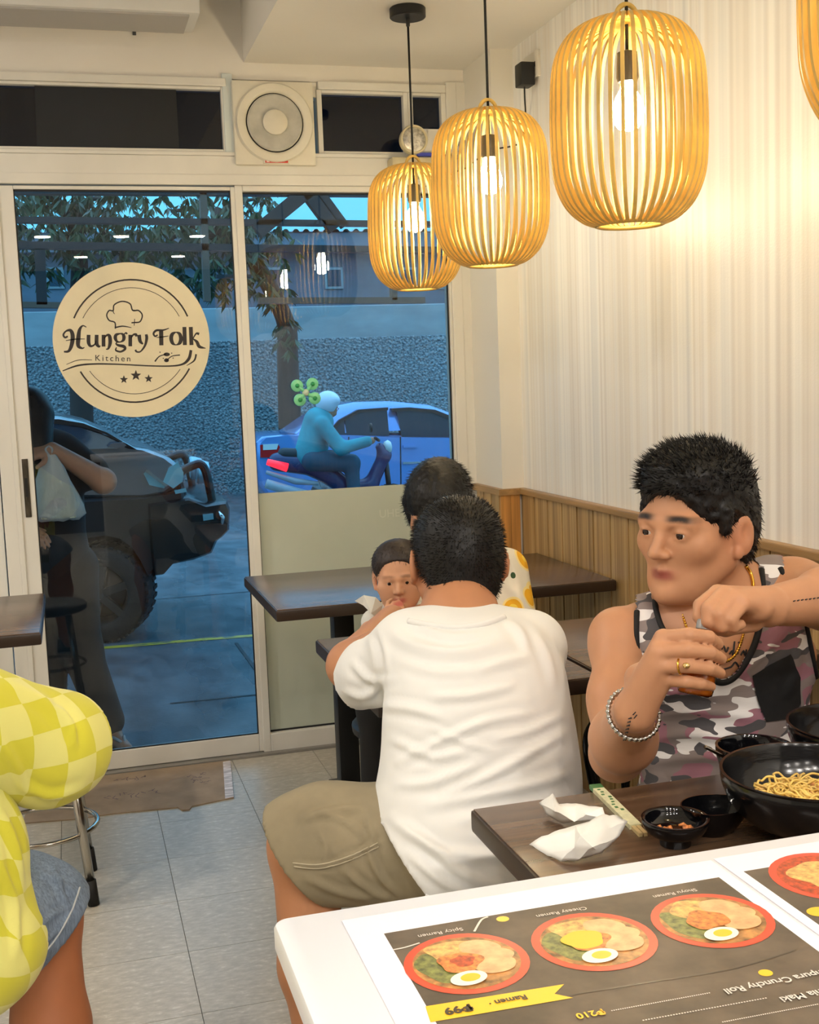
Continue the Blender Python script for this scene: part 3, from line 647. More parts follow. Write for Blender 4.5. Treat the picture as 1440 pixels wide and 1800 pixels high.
def noodles(parent, cx, cy, z, R, n, r0=.0016, seed=3):
    rnd = random.Random(seed); mb = MB()
    for i in range(n):
        a = rnd.uniform(0, 6.28); rr = R*math.sqrt(rnd.random())*.85; px_, py_ = cx+rr*math.cos(a), cy+rr*math.sin(a)
        base = z+.016*(1-(rr/R)**2); P = []; h_ = rnd.uniform(0, 6.28); L = rnd.uniform(.006, .011); curl = rnd.uniform(-1.1, 1.1)
        for k in range(9):
            P.append((px_, py_, base+rnd.uniform(-.003, .005)+(.010*math.sin(k/8*math.pi) if i % 9 == 0 else 0)))
            h_ += curl*rnd.uniform(.5, 1.1); px_ += L*math.cos(h_); py_ += L*math.sin(h_)
            d = math.hypot(px_-cx, py_-cy)
            if d > R*.97: px_, py_ = cx+(px_-cx)*R*.95/d, cy+(py_-cy)*R*.95/d; h_ += 1.6
        mb.tube(bez(P, 3), r0, 5)
    o = mb.build('noodles', M_NOOD, parent, smooth=True); o['kind'] = 'stuff'; return o
# the big bowl
bz = TZ+.0005
bl, bf = at(1281, 1372, z=TZ+.085), at(1400, 1425, z=TZ+.085)
BR = .118; bcx, bcy = bl[0]+BR*.985, bl[1]-.012
b1 = bowl(bcx, bcy, bz, BR, .088, 'large black noodle bowl half full of yellow noodles on the near table', base=.42)
noodles(b1, bcx-.004, bcy-.002, bz+.044, .074, 150)
MB().lathe([(.0, .045), (.05, .043), (.074, .038)], (bcx, bcy, bz), 32).build('sauce', mat('brown_noodle_sauce', (150, 96, 36), .25, var=((60, 60, 60), .25)), b1)
meat = MB(); rnd = random.Random(5)
for i in range(26):
    a = rnd.uniform(0, 6.28); q = rnd.uniform(0, .03)
    meat.lathe([(.0, .0), (.006, .002), (.007, .005), (.003, .008), (.0, .0085)], (bcx+.018+q*math.cos(a), bcy-.002+q*math.sin(a)*.8, bz+.054), 6)
meat.build('minced_topping', mat('minced_pork', (176, 118, 66), .5, var=((80, 80, 80), .25)), b1, smooth=True)
# bowls behind
pb = at(1372, 1316, z=TZ+.070); pb = np.array([.935, 1.497, 0]); bowl(pb[0], pb[1], bz, .056, .066, 'black bowl standing behind the large noodle bowl with a spoon handle', base=.45, m=M_BOWLG)
spn = thing('soup_spoon', 'dark metal spoon leaning out of the rear black bowl', 'spoon', (pb[0]-.05, pb[1], TZ+.06))
q0, q1 = at(1240, 1313, y=pb[1]-.03), np.array([pb[0]-.015, pb[1]+.01, TZ+.026])
MB().tube([q0, q0*.5+q1*.5+np.array([0, 0, .004]), q1], [.0028, .0026, .004], 8).build('handle', mat('dark_steel', (120, 112, 104), .25, 1.0), spn, smooth=True)
MB().lathe([(.0, .004), (.012, .001), (.020, .006), (.021, .007), (.012, .003), (.0, .006)], (q1[0], q1[1], q1[2]-.006), 16, sc=(1.3, .9)).build('spoon_bowl', mat('dark_steel', (120, 112, 104), .25, 1.0), spn, smooth=True)
pc = at(1383, 1278, z=TZ+.088); b3 = bowl(1.105, 1.47, bz, .113, .088, 'wide black bowl with leftovers on the table by the wall', base=.42)
noodles(b3, 1.11, 1.47, bz+.034, .05, 18, seed=9)
# sauce dishes
sc_ = at(1187, 1440, z=TZ+.034); s1 = bowl(sc_[0], sc_[1], bz, .044, .036, 'small black sauce dish with chilli oil beside the chopsticks', 'sauce_dish', 'dish', .5, M_BOWLG, 'black sauce dishes')
MB().lathe([(.0, .0165), (.030, .0168)], (sc_[0], sc_[1], bz), 28).build('sauce', mat('dark_soy', (58, 30, 14), .08), s1)
ch = MB(); rnd = random.Random(2)
for i in range(12):
    a = rnd.uniform(0, 6.28); q = .022*math.sqrt(rnd.random()); x_, y_ = sc_[0]+q*math.cos(a), sc_[1]+q*math.sin(a); b_ = rnd.uniform(0, 3.14)
    ch.tube([(x_-.006*math.cos(b_), y_-.006*math.sin(b_), bz+.018), (x_, y_, bz+.0205), (x_+.006*math.cos(b_), y_+.006*math.sin(b_), bz+.018)], [.0015, .003, .0015], 6)
ch.build('chilli_bits', mat('orange_chilli', (206, 120, 66), .4, var=((90, 90, 90), .35)), s1, smooth=True)
# teardrop dish
td = at(1252, 1420, z=TZ+.034)
t = thing('sauce_dish', 'empty black teardrop sauce dish beside the large noodle bowl', 'dish', (td[0], td[1], bz), 'black sauce dishes')
def tear(R, z, k=1.0, n=40):
    out = []
    for i in range(n):
        a = 2*math.pi*i/n; r = R*(1+.42*max(0, math.cos(a-.15))**6)
        out.append((td[0]+r*math.cos(a-.1), td[1]+r*math.sin(a-.1)*.92, bz+z))
    return out
lay = [tear(.022, 0), tear(.026, .004), tear(.034, .018), tear(.040, .033), tear(.0425, .038), tear(.0405, .038), tear(.036, .030), tear(.028, .012), tear(.018, .006)]
V = [v for L_ in lay for v in L_]; n = 40
F = [(i*n+k, i*n+(k+1) % n, (i+1)*n+(k+1) % n, (i+1)*n+k) for i in range(len(lay)-1) for k in range(n)]+[tuple(range(n-1, -1, -1)), tuple((len(lay)-1)*n+k for k in range(n))]
mesh_obj('shell', V, F, M_BOWLG, t, auto=45)
# chopsticks in a paper wrapper
ca, cb = at(1046, 1379, z=TZ+.006), at(1131, 1463, z=TZ+.006)
ck = thing('chopsticks', 'wooden chopsticks in a green printed wrapper beside the napkins', 'chopsticks', tuple((ca+cb)/2))
d = (cb-ca)/np.linalg.norm(cb-ca); nrm = np.array([-d[1], d[0], 0]); up = np.array([0, 0, 1.])
def strip(a, b, w, h, z0=0.0):
    V = []
    for p in (a, b):
        for s_, q in ((-1, 0), (1, 0), (1, 1), (-1, 1)): V.append(p+nrm*w*s_+up*(q*h+z0-.006))
    return V, [(0, 1, 2, 3), (7, 6, 5, 4), (0, 4, 5, 1), (1, 5, 6, 2), (2, 6, 7, 3), (3, 7, 4, 0)]
for s_ in (-.0035, .0035):
    MB().add(*strip(ca+nrm*s_, cb+nrm*s_, .0026, .005)).build('chopstick', mat('birch_stick', (214, 186, 132), .5), ck)
wr = MB().add(*strip(ca+d*.0, cb-d*.028, .0085, .0064)).build('wrapper', mat('cream_wrapper', (224, 220, 178), .45, var=((90, 90, 90), .06)), ck)
gp = MB(); L = np.linalg.norm(cb-ca)
gp.add(*strip(ca, ca+d*.016, .0087, .0068))
rnd = random.Random(4)
for i in range(9):
    p = ca+d*(.022+i*.0105)+nrm*rnd.uniform(-.004, .004); gp.add(*strip(p, p+d*rnd.uniform(.003, .006), .0022, .0069))
gp.build('green_print', mat('green_wrapper_print', (64, 120, 66), .5), wr)
# crumpled napkins
def napkin(name, pts, tris, label, seed):
    """facets given as (photo u, photo v, height over table)"""
    V = [at(u_, v_, z=TZ+.001+h_) for u_, v_, h_ in pts]
    me = bpy.data.meshes.new(name); me.from_pydata([tuple(map(float, v)) for v in V], [], tris); bm = bmesh.new(); bm.from_mesh(me)
    bmesh.ops.subdivide_edges(bm, edges=list(bm.edges), cuts=3, use_grid_fill=True)
    bmesh.ops.triangulate(bm, faces=list(bm.faces))
    for v in bm.verts:
        p = v.co*55; d_ = noise.noise(p+Vector((seed, 0, 0)))*.0022+noise.noise(p*2.7)*.001
        v.co.z = max(TZ+.0012, v.co.z+d_); v.co.x += noise.noise(p*1.3+Vector((9, 9, 0)))*.0012
    bmesh.ops.recalc_face_normals(bm, faces=list(bm.faces)); bm.to_mesh(me); bm.free()
    o = link(name, me, mat('white_tissue', (244, 243, 238), .8, sheen=.2, bump=((900, 900, 900), .15, .0006)), None, auto=35, label=label, cat='napkin', group='crumpled napkins')
    sd = o.modifiers.new('paper', 'SOLIDIFY'); sd.thickness = .0007
napkin('paper_napkin', [(947, 1410, .012), (972, 1395, .034), (983, 1413, .022), (1012, 1412, .020), (1060, 1420, .030), (1067, 1440, .020), (1010, 1444, .010), (990, 1447, .001), (962, 1434, .001), (975, 1425, .026), (1030, 1432, .024)],
       [(0, 1, 9), (1, 2, 9), (2, 6, 9), (0, 9, 8), (9, 7, 8), (9, 6, 7), (2, 3, 6), (3, 10, 6), (3, 4, 10), (4, 5, 10), (5, 6, 10)], 'small crumpled white napkin with an upright corner, behind the larger napkin', 1)
napkin('paper_napkin', [(930, 1484, .002), (975, 1462, .022), (1012, 1452, .030), (1060, 1433, .034), (1084, 1432, .026), (1103, 1444, .020), (1090, 1470, .012), (1058, 1500, .004), (1012, 1514, .001), (985, 1513, .001), (955, 1500, .001), (1020, 1468, .040), (1042, 1488, .030), (1010, 1490, .022), (1068, 1455, .030)],
       [(0, 1, 10), (1, 13, 10), (1, 2, 13), (2, 11, 13), (2, 3, 11), (3, 14, 11), (3, 4, 14), (4, 5, 14), (5, 6, 14), (14, 6, 12), (14, 12, 11), (11, 12, 13), (6, 7, 12), (12, 7, 8), (12, 8, 13), (13, 8, 9), (13, 9, 10)], 'larger crumpled white napkin spread towards the table corner', 2)
# ================================================================== FRONT COUNTER AND MENUS
CZ = .93
M_CTR = mat('white_counter_laminate', (226, 226, 230), .35, var=((5, 5, 5), .006))
c0 = at(477, 1615, z=CZ)
ct = thing('service_counter', 'white service counter carrying the laminated menu sheets', 'counter', (.8, .5, 0))
def rounded_rect(x0, x1, y0, y1, r, n=6):
    P = []
    for cx, cy, a in ((x1-r, y1-r, 0), (x0+r, y1-r, 90), (x0+r, y0+r, 180), (x1-r, y0+r, 270)):
        for i in range(n+1): q = math.radians(a+90*i/n); P.append((cx+r*math.cos(q), cy+r*math.sin(q)))
    return P
top = MB()
lay = [rounded_rect(c0[0]+e, 1.45-e, .30, c0[1]-e, .012) for e in (.0, .0, .0015, .004)]; zz = (CZ-.020, CZ-.004, CZ-.001, CZ); n = len(lay[0])
V = [(p[0], p[1], z) for L_, z in zip(lay, zz) for p in L_]
F = [(i*n+k, i*n+(k+1) % n, (i+1)*n+(k+1) % n, (i+1)*n+k) for i in range(3) for k in range(n)]+[tuple(range(n-1, -1, -1)), tuple(3*n+k for k in range(n))]
top.add(V, F).build('worktop', M_CTR, ct, auto=35)
MB().box(c0[0]+.06, 1.42, .34, c0[1]-.05, .0, CZ-.020, .002).build('cabinet', mat('counter_cabinet', (226, 224, 220), .5), ct)
M_PAPER = mat('menu_paper_white', (232, 228, 236), .4); M_PRINT = mat('menu_print_brown', (86, 74, 62), .42, var=((26, 26, 26), .18))
PR = {'red': mat('print_red', (214, 72, 46), .3), 'broth': mat('print_broth', (150, 104, 56), .3, var=((90, 90, 1), .4)), 'green': mat('print_green', (104, 108, 56), .3, var=((160, 160, 1), .35)),
      'meat': mat('print_meat', (222, 168, 118), .3, var=((70, 70, 1), .14)), 'orange': mat('print_orange', (206, 116, 54), .3, var=((180, 180, 1), .3)), 'eggw': mat('print_egg_white', (240, 232, 212), .3), 'yolk': mat('print_yolk', (240, 186, 40), .3),
      'noodle': mat('print_noodle', (216, 160, 92), .3, var=((150, 150, 1), .25)), 'yellow': mat('print_yellow', (246, 190, 44), .3), 'white': mat('print_white', (216, 208, 198), .3), 'dark': mat('print_dark', (52, 42, 34), .3), 'line': mat('print_faint_line', (74, 64, 54), .3), 'chili': mat('print_chilli', (170, 62, 26), .3, var=((200, 200, 1), .3))}
def flat(parent, name, pts, z, m):
    n = len(pts); return mesh_obj(name, [(p[0], p[1], z) for p in pts], [tuple(range(n))], m, parent)
def ell(cx, cy, rx, ry, a=0, n=36, wob=0, seed=0):
    out = []
    for k in range(n):
        q = 2*math.pi*k/n; w = 1+wob*math.sin(3*q+seed)+wob*.7*math.sin(5*q+2*seed)
        x, y = rx*w*math.cos(q), ry*w*math.sin(q); out.append((cx+x*math.cos(a)-y*math.sin(a), cy+x*math.sin(a)+y*math.cos(a)))
    return out
Z1 = CZ+.0009
def menu(x0, x1, y1, y0, label, px0, px1, py1):
    t = thing('menu_sheet', label, 'menu', ((x0+x1)/2, (y0+y1)/2, CZ), 'laminated menu sheets')
    MB().box(x0, x1, y0, y1, CZ+.0002, Z1, 0).build('paper', M_PAPER, t)
    MB().box(px0, px1, y0+.004, py1, Z1, Z1+.00012).build('print_field', M_PRINT, t)
    return t
sh = at(675, 1641, z=CZ+.001); sh2 = at(1272, 1548, z=CZ+.001); s3 = at(1308, 1532, z=CZ+.001)
m1 = menu(sh[0]-.026, sh2[0]+.012, sh[1]+.034, sh[1]-.26, 'laminated ramen menu sheet with three printed bowls', sh[0], sh2[0], sh[1])
m2 = menu(sh2[0]+.016, sh2[0]+.34, sh[1]+.036, sh[1]-.26, 'laminated menu sheet showing part of a red printed bowl by its neighbour', s3[0], s3[0]+.29, sh[1]+.003)
def picture(parent, L, R_, cy_px, egg2=False, z=Z1+.0003, seed=0):
    a = at(*L, z=CZ); b = at(*R_, z=CZ); cx = (a[0]+b[0])/2; cy = at((L[0]+R_[0])/2, cy_px, z=CZ)[1]; R0 = (b[0]-a[0])/2
    dz = .00012; k = [0]
    pic = thing_part(parent, cx, cy)
    def add(nm, pts, m): k[0] += 1; flat(pic, nm, pts, z+dz*k[0], PR[m])
    add('bowl_rim', ell(cx, cy, R0, R0*.98), 'red'); add('broth', ell(cx, cy, R0*.86, R0*.84), 'broth')
    add('greens', ell(cx-R0*.48, cy-R0*.02, R0*.30, R0*.52, .2, wob=.06, seed=seed), 'green')
    add('noodles', ell(cx-R0*.02, cy+R0*.40, R0*.52, R0*.34, -.2, wob=.07, seed=seed), 'noodle')
    add('meat_slice', ell(cx+R0*.34, cy+R0*.36, R0*.34, R0*.28, -.5, wob=.03), 'meat'); add('meat_slice', ell(cx+R0*.47, cy+R0*.06, R0*.33, R0*.26, -.3, wob=.03), 'meat'); add('meat_slice', ell(cx+R0*.40, cy-R0*.26, R0*.34, R0*.24, .1, wob=.03), 'meat')
    add('topping', ell(cx-R0*.10, cy+R0*.0, R0*.36, R0*.32, .1, wob=.09, seed=seed+1), 'orange')
    if egg2: add('egg_topping', ell(cx-R0*.16, cy+R0*.06, R0*.34, R0*.30, .1, wob=.06), 'yolk')
    elif seed == 0: add('chilli', ell(cx-R0*.05, cy+R0*.02, R0*.19, R0*.17, 0, wob=.1), 'chili')
    add('egg_white', ell(cx-R0*.14, cy-R0*.52, R0*.30, R0*.21, .15), 'eggw'); add('egg_yolk', ell(cx-R0*.11, cy-R0*.51, R0*.16, R0*.12, .1), 'yolk')
    return cx, cy, R0
def thing_part(parent, cx, cy):
    o = bpy.data.objects.new('ramen_picture', None); COL.objects.link(o); _par(o, parent); o['_o'] = [0, 0, 0]; return o
P1 = picture(m1, (707, 1702), (938, 1692), 1694); P2 = picture(m1, (931, 1662), (1158, 1650), 1656, True); P3 = picture(m1, (1142, 1624), (1365, 1616), 1619, seed=2)
pr = at(1362, 1545, z=CZ); R2 = .048
flat(m2, 'bowl_rim', ell(pr[0]+R2*.9, pr[1]-.012, R2, R2), Z1+.0003, PR['red']); flat(m2, 'broth', ell(pr[0]+R2*.9, pr[1]-.012, R2*.86, R2*.86), Z1+.00042, PR['chili']); flat(m2, 'topping', ell(pr[0]+R2*.9, pr[1]-.01, R2*.6, R2*.6, wob=.1), Z1+.00054, PR['noodle'])
eg = at(1440, 1605, z=CZ); flat(m2, 'egg_yolk', ell(eg[0], eg[1], .010, .008), Z1+.0004, PR['yolk'])
# ribbon with price, upside down for this side of the counter
ra = [at(u_, v_, z=CZ) for u_, v_ in ((748, 1772), (992, 1733), (975, 1750), (1008, 1757), (757, 1800))]
flat(m1, 'price_ribbon', [(p[0], p[1]) for p in (ra[0], ra[1], ra[2], ra[3], ra[4])], Z1+.0004, PR['yellow'])
def label_txt(parent, s_, u_, v_, size, m, bold=0.0, name='lettering', ang=0):
    p = at(u_, v_, z=CZ); return text_obj(name, s_, size, Matrix.Translation((p[0], p[1], Z1+.0009)) @ Matrix.Rotation(math.pi+ang, 4, 'Z'), PR[m], parent, .00005, bold)
label_txt(m1, '₱99', 806, 1778, .012, 'dark', .0004); label_txt(m1, 'Ramen ·', 893, 1762, .0085, 'dark', .0002)
for (cx, cy, R0), s_ in zip((P1, P2, P3), ('Spicy Ramen', 'Cheesy Ramen', 'Shoyu Ramen')):
    text_obj('lettering', s_, .0072, Matrix.Translation((cx-.004, cy+R0*1.10, Z1+.0006)) @ Matrix.Rotation(math.pi, 4, 'Z'), PR['white'], m1, .00005)
label_txt(m1, 'Tempura Crunchy Roll', 1376, 1727, .0098, 'white', .00015); label_txt(m1, 'California Maki', 1440, 1748, .0098, 'white', .00015); label_txt(m1, '₱210', 1038, 1786, .0095, 'yellow', .0002)
for a_, b_ in (((1075, 1780), (1250, 1748)), ((1130, 1797), (1350, 1757)), ((1270, 1800), (1440, 1768))):
    p, q = at(*a_, z=CZ), at(*b_, z=CZ); n_ = 46
    dl = MB()
    for i in range(n_):
        x_ = p[0]+(q[0]-p[0])*i/n_; y_ = p[1]+(q[1]-p[1])*i/n_; dl.box(x_, x_+(q[0]-p[0])/n_*.55, y_-.0005, y_+.0005, Z1+.0004, Z1+.0005)
    dl.build('dotted_leader', PR['white'], m1)
for u_, v_ in ((884, 1618), (1346, 1713)): p = at(u_, v_, z=CZ); flat(m1, 'dot_mark', ell(p[0], p[1], .0052, .0048, n=16), Z1+.0004, PR['yellow'])
def wire(parent, pts, w, m):
    P = bez([at(u_, v_, z=CZ)[:2] for u_, v_ in pts], 8); V = []; 
    for i, p in enumerate(P):
        a = P[min(i+1, len(P)-1)]-P[max(i-1, 0)]; a = a/np.linalg.norm(a); n_ = np.array([-a[1], a[0]])*w
        V += [(p[0]+n_[0], p[1]+n_[1], Z1+.00035), (p[0]-n_[0], p[1]-n_[1], Z1+.00035)]
    mesh_obj('printed_line', V, [(2*i, 2*i+1, 2*i+3, 2*i+2) for i in range(len(P)-1)], PR[m], parent)
wire(m1, [(1000, 1752), (1150, 1728), (1290, 1705), (1400, 1672)], .0009, 'line'); wire(m1, [(834, 1640), (846, 1620), (858, 1614)], .0009, 'white'); wire(m1, [(692, 1672), (712, 1668), (738, 1660)], .0008, 'white')
# ================================================================== CARDBOARD MAT
M_CB = mat('brown_cardboard', (158, 138, 116), .85, var=((9, 9, 9), .08), bump=((40, 200, 40), .1, .001))
cbp = [at(u_, v_, z=.003) for u_, v_ in ((40, 1447), (130, 1440), (200, 1430), (313, 1419), (320, 1424), (333, 1423), (338, 1417), (411, 1402), (408, 1383), (402, 1336), (380, 1336), (300, 1347), (190, 1361), (60, 1376))]
cm = thing('cardboard_mat', 'flattened brown cardboard lying as a doormat inside the sliding door', 'cardboard', (.1, 4.05, 0))
MB().prism([(p[0], min(p[1], YS-.056)) for p in cbp], .0004, .0042, 'z').build('sheet', M_CB, cm)
wp = [at(u_, v_, z=.0045) for u_, v_ in ((396, 1404), (411, 1401), (405, 1338), (392, 1340))]
MB().prism([(p[0], min(p[1], YS-.058)) for p in wp], .0043, .0062, 'z').build('taped_end', mat('printed_white_tape', (206, 198, 200), .6, var=((14, 50, 10), .25)), cm)
M_PEN = mat('faded_marker', (110, 92, 96), .8)
scr = MB(); rnd = random.Random(11)
def scribble(x0, y0, dx, dy, n, hgt):
    for i in range(n):
        x, y = x0+dx*i/n, y0+dy*i/n; P = [np.array([x, y])]
        for k in range(rnd.randint(2, 4)): P.append(P[-1]+np.array([rnd.uniform(-.35, .5)*hgt, rnd.uniform(-.6, .6)*hgt]))
        for a, b in zip(P[:-1], P[1:]):
            t_ = (b-a)/(np.linalg.norm(b-a)+1e-6); n_ = np.array([-t_[1], t_[0]])*.0014
            scr.add([(*(a+n_), .0045), (*(a-n_), .0045), (*(b-n_), .0045), (*(b+n_), .0045)], [(0, 1, 2, 3)])
s0 = at(200, 1375, z=0); scribble(s0[0], s0[1], .12, 0, 9, .035); s0 = at(195, 1402, z=0); scribble(s0[0], s0[1], .17, 0, 11, .04); s0 = at(352, 1362, z=0); scribble(s0[0], s0[1], .0, -.13, 9, .022); scribble(s0[0]-.03, s0[1], .0, -.10, 7, .02)
scr.build('marker_scrawl', M_PEN, cm)['kind'] = 'stuff'
# ================================================================== BODY MODELLER: smooth union of tapered limbs, polygonised as one surface
from mathutils.bvhtree import BVHTree
def cap(a, b, ra, rb, k=.02): return ('c', np.asarray(a, float), np.asarray(b, float), ra, rb, k)
def elp(c, r, R=None, k=.03): return ('e', np.asarray(c, float), np.asarray(r, float), None if R is None else np.asarray(R, float), k)
def sub(p): return ('-',)+p
def half(c, n, rad, k=.004): return ('h', np.asarray(c, float), np.asarray(n, float)/np.linalg.norm(n), rad, k)   # removes the side the normal points to
def _pbox(p):
    if p[0] == '-': p = p[1:]
    if p[0] == 'c': return np.minimum(p[1]-p[3], p[2]-p[4]), np.maximum(p[1]+p[3], p[2]+p[4])
    if p[0] == 'e':
        r = p[2] if p[3] is None else np.abs(p[3])@p[2]
        return p[1]-r, p[1]+r
    if p[0] == 'h': return p[1]-p[3], p[1]+p[3]
def _ev(p, X, Y, Z):
    if p[0] == 'c':
        a, b, ra, rb = p[1], p[2], p[3], p[4]; d = b-a; L = d@d+1e-12
        t = np.clip(((X-a[0])*d[0]+(Y-a[1])*d[1]+(Z-a[2])*d[2])/L, 0, 1)
        return np.sqrt((X-a[0]-t*d[0])**2+(Y-a[1]-t*d[1])**2+(Z-a[2]-t*d[2])**2)-(ra+(rb-ra)*t)
    c, r, R = p[1], p[2], p[3]; x, y, z = X-c[0], Y-c[1], Z-c[2]
    if R is not None: x, y, z = R[0, 0]*x+R[1, 0]*y+R[2, 0]*z, R[0, 1]*x+R[1, 1]*y+R[2, 1]*z, R[0, 2]*x+R[1, 2]*y+R[2, 2]*z
    k0 = np.sqrt((x/r[0])**2+(y/r[1])**2+(z/r[2])**2); k1 = np.sqrt((x/r[0]**2)**2+(y/r[1]**2)**2+(z/r[2]**2)**2)
    return k0*(k0-1)/(k1+1e-9)
def sdf_grid(prims, h, pad=.0):
    lo = np.min([_pbox(p)[0] for p in prims if p[0] in 'ce'], 0)-3*h-pad; hi = np.max([_pbox(p)[1] for p in prims if p[0] in 'ce'], 0)+3*h+pad
    n = np.ceil((hi-lo)/h).astype(int)+1; G = np.full(n, 9.0, np.float32)
    for p in prims:
        neg = p[0] == '-'; q = p[1:] if neg else p; k = q[-1]; b0, b1 = _pbox(p); m = k+4*h+.01
        i0 = np.clip(np.floor((b0-m-lo)/h).astype(int), 0, n-1); i1 = np.clip(np.ceil((b1+m-lo)/h).astype(int)+1, 1, n)
        sl = tuple(slice(a, b) for a, b in zip(i0, i1))
        if any(a >= b for a, b in zip(i0, i1)): continue
        X, Y, Z = (np.float32(lo[i])+np.float32(h)*np.arange(i0[i], i1[i], dtype=np.float32).reshape([-1 if j == i else 1 for j in range(3)]) for i in range(3))
        g = G[sl]
        if q[0] == 'h':
            c, nn, rad = q[1], q[2], q[3]
            d = (X-c[0])*nn[0]+(Y-c[1])*nn[1]+(Z-c[2])*nn[2]; ins = (X-c[0])**2+(Y-c[1])**2+(Z-c[2])**2 < rad*rad
            G[sl] = np.where(ins, np.maximum(g, d.astype(np.float32)), g); continue
        d = _ev(q, X, Y, Z).astype(np.float32)
        if neg:
            hh = np.clip(.5-.5*(g+d)/k, 0, 1); G[sl] = g*(1-hh)-d*hh+k*hh*(1-hh)
        else:
            hh = np.clip(.5+.5*(g-d)/k, 0, 1); G[sl] = g*(1-hh)+d*hh-k*hh*(1-hh)
    return G, lo
def surface(G, lo, h):
    S = G < 0; c = S[:-1, :-1, :-1].astype(np.int8)
    tot = sum(S[a:S.shape[0]-1+a, b:S.shape[1]-1+b, d:S.shape[2]-1+d].astype(np.int8) for a in (0, 1) for b in (0, 1) for d in (0, 1))
    idx = np.argwhere((tot > 0) & (tot < 8)); cid = np.full(tot.shape, -1, np.int32); cid[tuple(idx.T)] = np.arange(len(idx))
    cor = [(a, b, d) for a in (0, 1) for b in (0, 1) for d in (0, 1)]
    val = np.stack([G[idx[:, 0]+a, idx[:, 1]+b, idx[:, 2]+d] for a, b, d in cor], 1)
    acc = np.zeros((len(idx), 3)); cnt = np.zeros(len(idx))
    for i in range(8):
        for j in range(i+1, 8):
            di = np.array(cor[j])-np.array(cor[i])
            if np.abs(di).sum() != 1: continue
            m = (val[:, i] < 0) != (val[:, j] < 0); t = val[m, i]/(val[m, i]-val[m, j]+1e-12)
            acc[m] += np.array(cor[i])+t[:, None]*di; cnt[m] += 1
    V = lo+h*(idx+acc/cnt[:, None]); F = []
    for ax in range(3):
        s0 = [slice(None)]*3; s1 = [slice(None)]*3; s0[ax] = slice(0, -1); s1[ax] = slice(1, None)
        A, B = S[tuple(s0)], S[tuple(s1)]; e = np.argwhere(A != B); o1, o2 = (ax+1) % 3, (ax+2) % 3
        ok = (e[:, o1] > 0) & (e[:, o2] > 0) & (e[:, o1] < S.shape[o1]-1) & (e[:, o2] < S.shape[o2]-1); e = e[ok]
        def cell(d1, d2):
            q = e.copy(); q[:, o1] -= d1; q[:, o2] -= d2; return cid[tuple(q.T)]
        quad = np.stack([cell(0, 0), cell(1, 0), cell(1, 1), cell(0, 1)], 1); ins = A[tuple(e.T)]
        quad[~ins] = quad[~ins][:, ::-1]; F.append(quad)
    return V, np.concatenate(F)
def fast_mesh(name, V, F):
    me = bpy.data.meshes.new(name); me.vertices.add(len(V)); me.vertices.foreach_set('co', np.asarray(V, np.float32).ravel())
    me.loops.add(F.size); me.loops.foreach_set('vertex_index', np.asarray(F, np.int32).ravel())
    me.polygons.add(len(F)); me.polygons.foreach_set('loop_start', np.arange(0, F.size, F.shape[1], dtype=np.int32))
    me.update(calc_edges=True); me.validate(); return me
def normals(V, F):
    n = np.zeros_like(V); a = V[F[:, 2]]-V[F[:, 0]]; b = V[F[:, 3]]-V[F[:, 1]]; f = np.cross(a, b)
    for i in range(4): np.add.at(n, F[:, i], f)
    return n/(np.linalg.norm(n, axis=1, keepdims=True)+1e-12)
def body(name, prims, h, m, parent, post=None, col=None, drop=None, smooth=True, fold=None, uv=None, **kw):
    G, lo = sdf_grid(prims, h); V, F = surface(G, lo, h); N = normals(V, F)
    if fold is not None: V = fold(V, N); N = normals(V, F)
    if post is not None: V = post(V, N)
    if drop is not None:
        kill = drop(V, N); F = F[~kill[F].all(1)]; used = np.zeros(len(V), bool); used[F.ravel()] = True
        mp = np.cumsum(used)-1; V = V[used]; N = N[used]; F = mp[F]
    me = fast_mesh(name, V, F)
    o = link(name, me, m, parent, smooth, None if col is None else np.c_[col(V, N), np.ones(len(V))], **kw)
    if uv is not None:
        U = uv(V, N); l = me.uv_layers.new(name='pattern'); vi = np.zeros(len(me.loops), np.int32); me.loops.foreach_get('vertex_index', vi); l.data.foreach_set('uv', U[vi].astype(np.float32).ravel())
    o['_v'] = 0; BV[o.name] = (V, F); return o
BV = {}
def inpoly(P, poly):
    x, y = P[:, 0], P[:, 1]; c = np.zeros(len(P), bool); n = len(poly)
    for i in range(n):
        x0, y0 = poly[i]; x1, y1 = poly[(i+1) % n]
        m = ((y0 > y) != (y1 > y)) & (x < (x1-x0)*(y-y0)/((y1-y0)+1e-12)+x0); c ^= m
    return c
def seg_dist(P, line):
    best = np.full(len(P), 1e9); tt = np.zeros(len(P)); L = len(line)-1
    for i in range(L):
        a = np.array(line[i], float); b = np.array(line[i+1], float); d = b-a; t = np.clip(((P-a)@d)/(d@d+1e-9), 0, 1)
        q = np.linalg.norm(P-a-t[:, None]*d, axis=1); m = q < best; best[m] = q[m]; tt[m] = (i+t[m])/L
    return best, tt
def creases(lines, front=True):
    """cloth folds: ridge lines read off the photo, (points, width px, height m)"""
    def f(V, N):
        P = px(V); view = (np.array([0, 0, CAMH])-V); view /= np.linalg.norm(view, axis=1, keepdims=True); face = np.clip((N*view).sum(1)*2, 0, 1)
        off = np.zeros(len(V))
        for pts, w, hgt in lines:
            pts = [p[:2] for p in bez([(a, b, 0) for a, b in pts], 5)]
            d, t = seg_dist(P, pts); tap = np.sin(np.clip(t, .02, .98)*math.pi)**.5
            off += hgt*tap*(np.exp(-(d/w)**2)-.55*np.exp(-((d-1.7*w)/w)**2))
        return V+N*(off*face)[:, None]
    return f
def bvh(o):
    V, F = BV[o.name]; return BVHTree.FromPolygons([tuple(v) for v in V], [tuple(int(i) for i in f) for f in F])
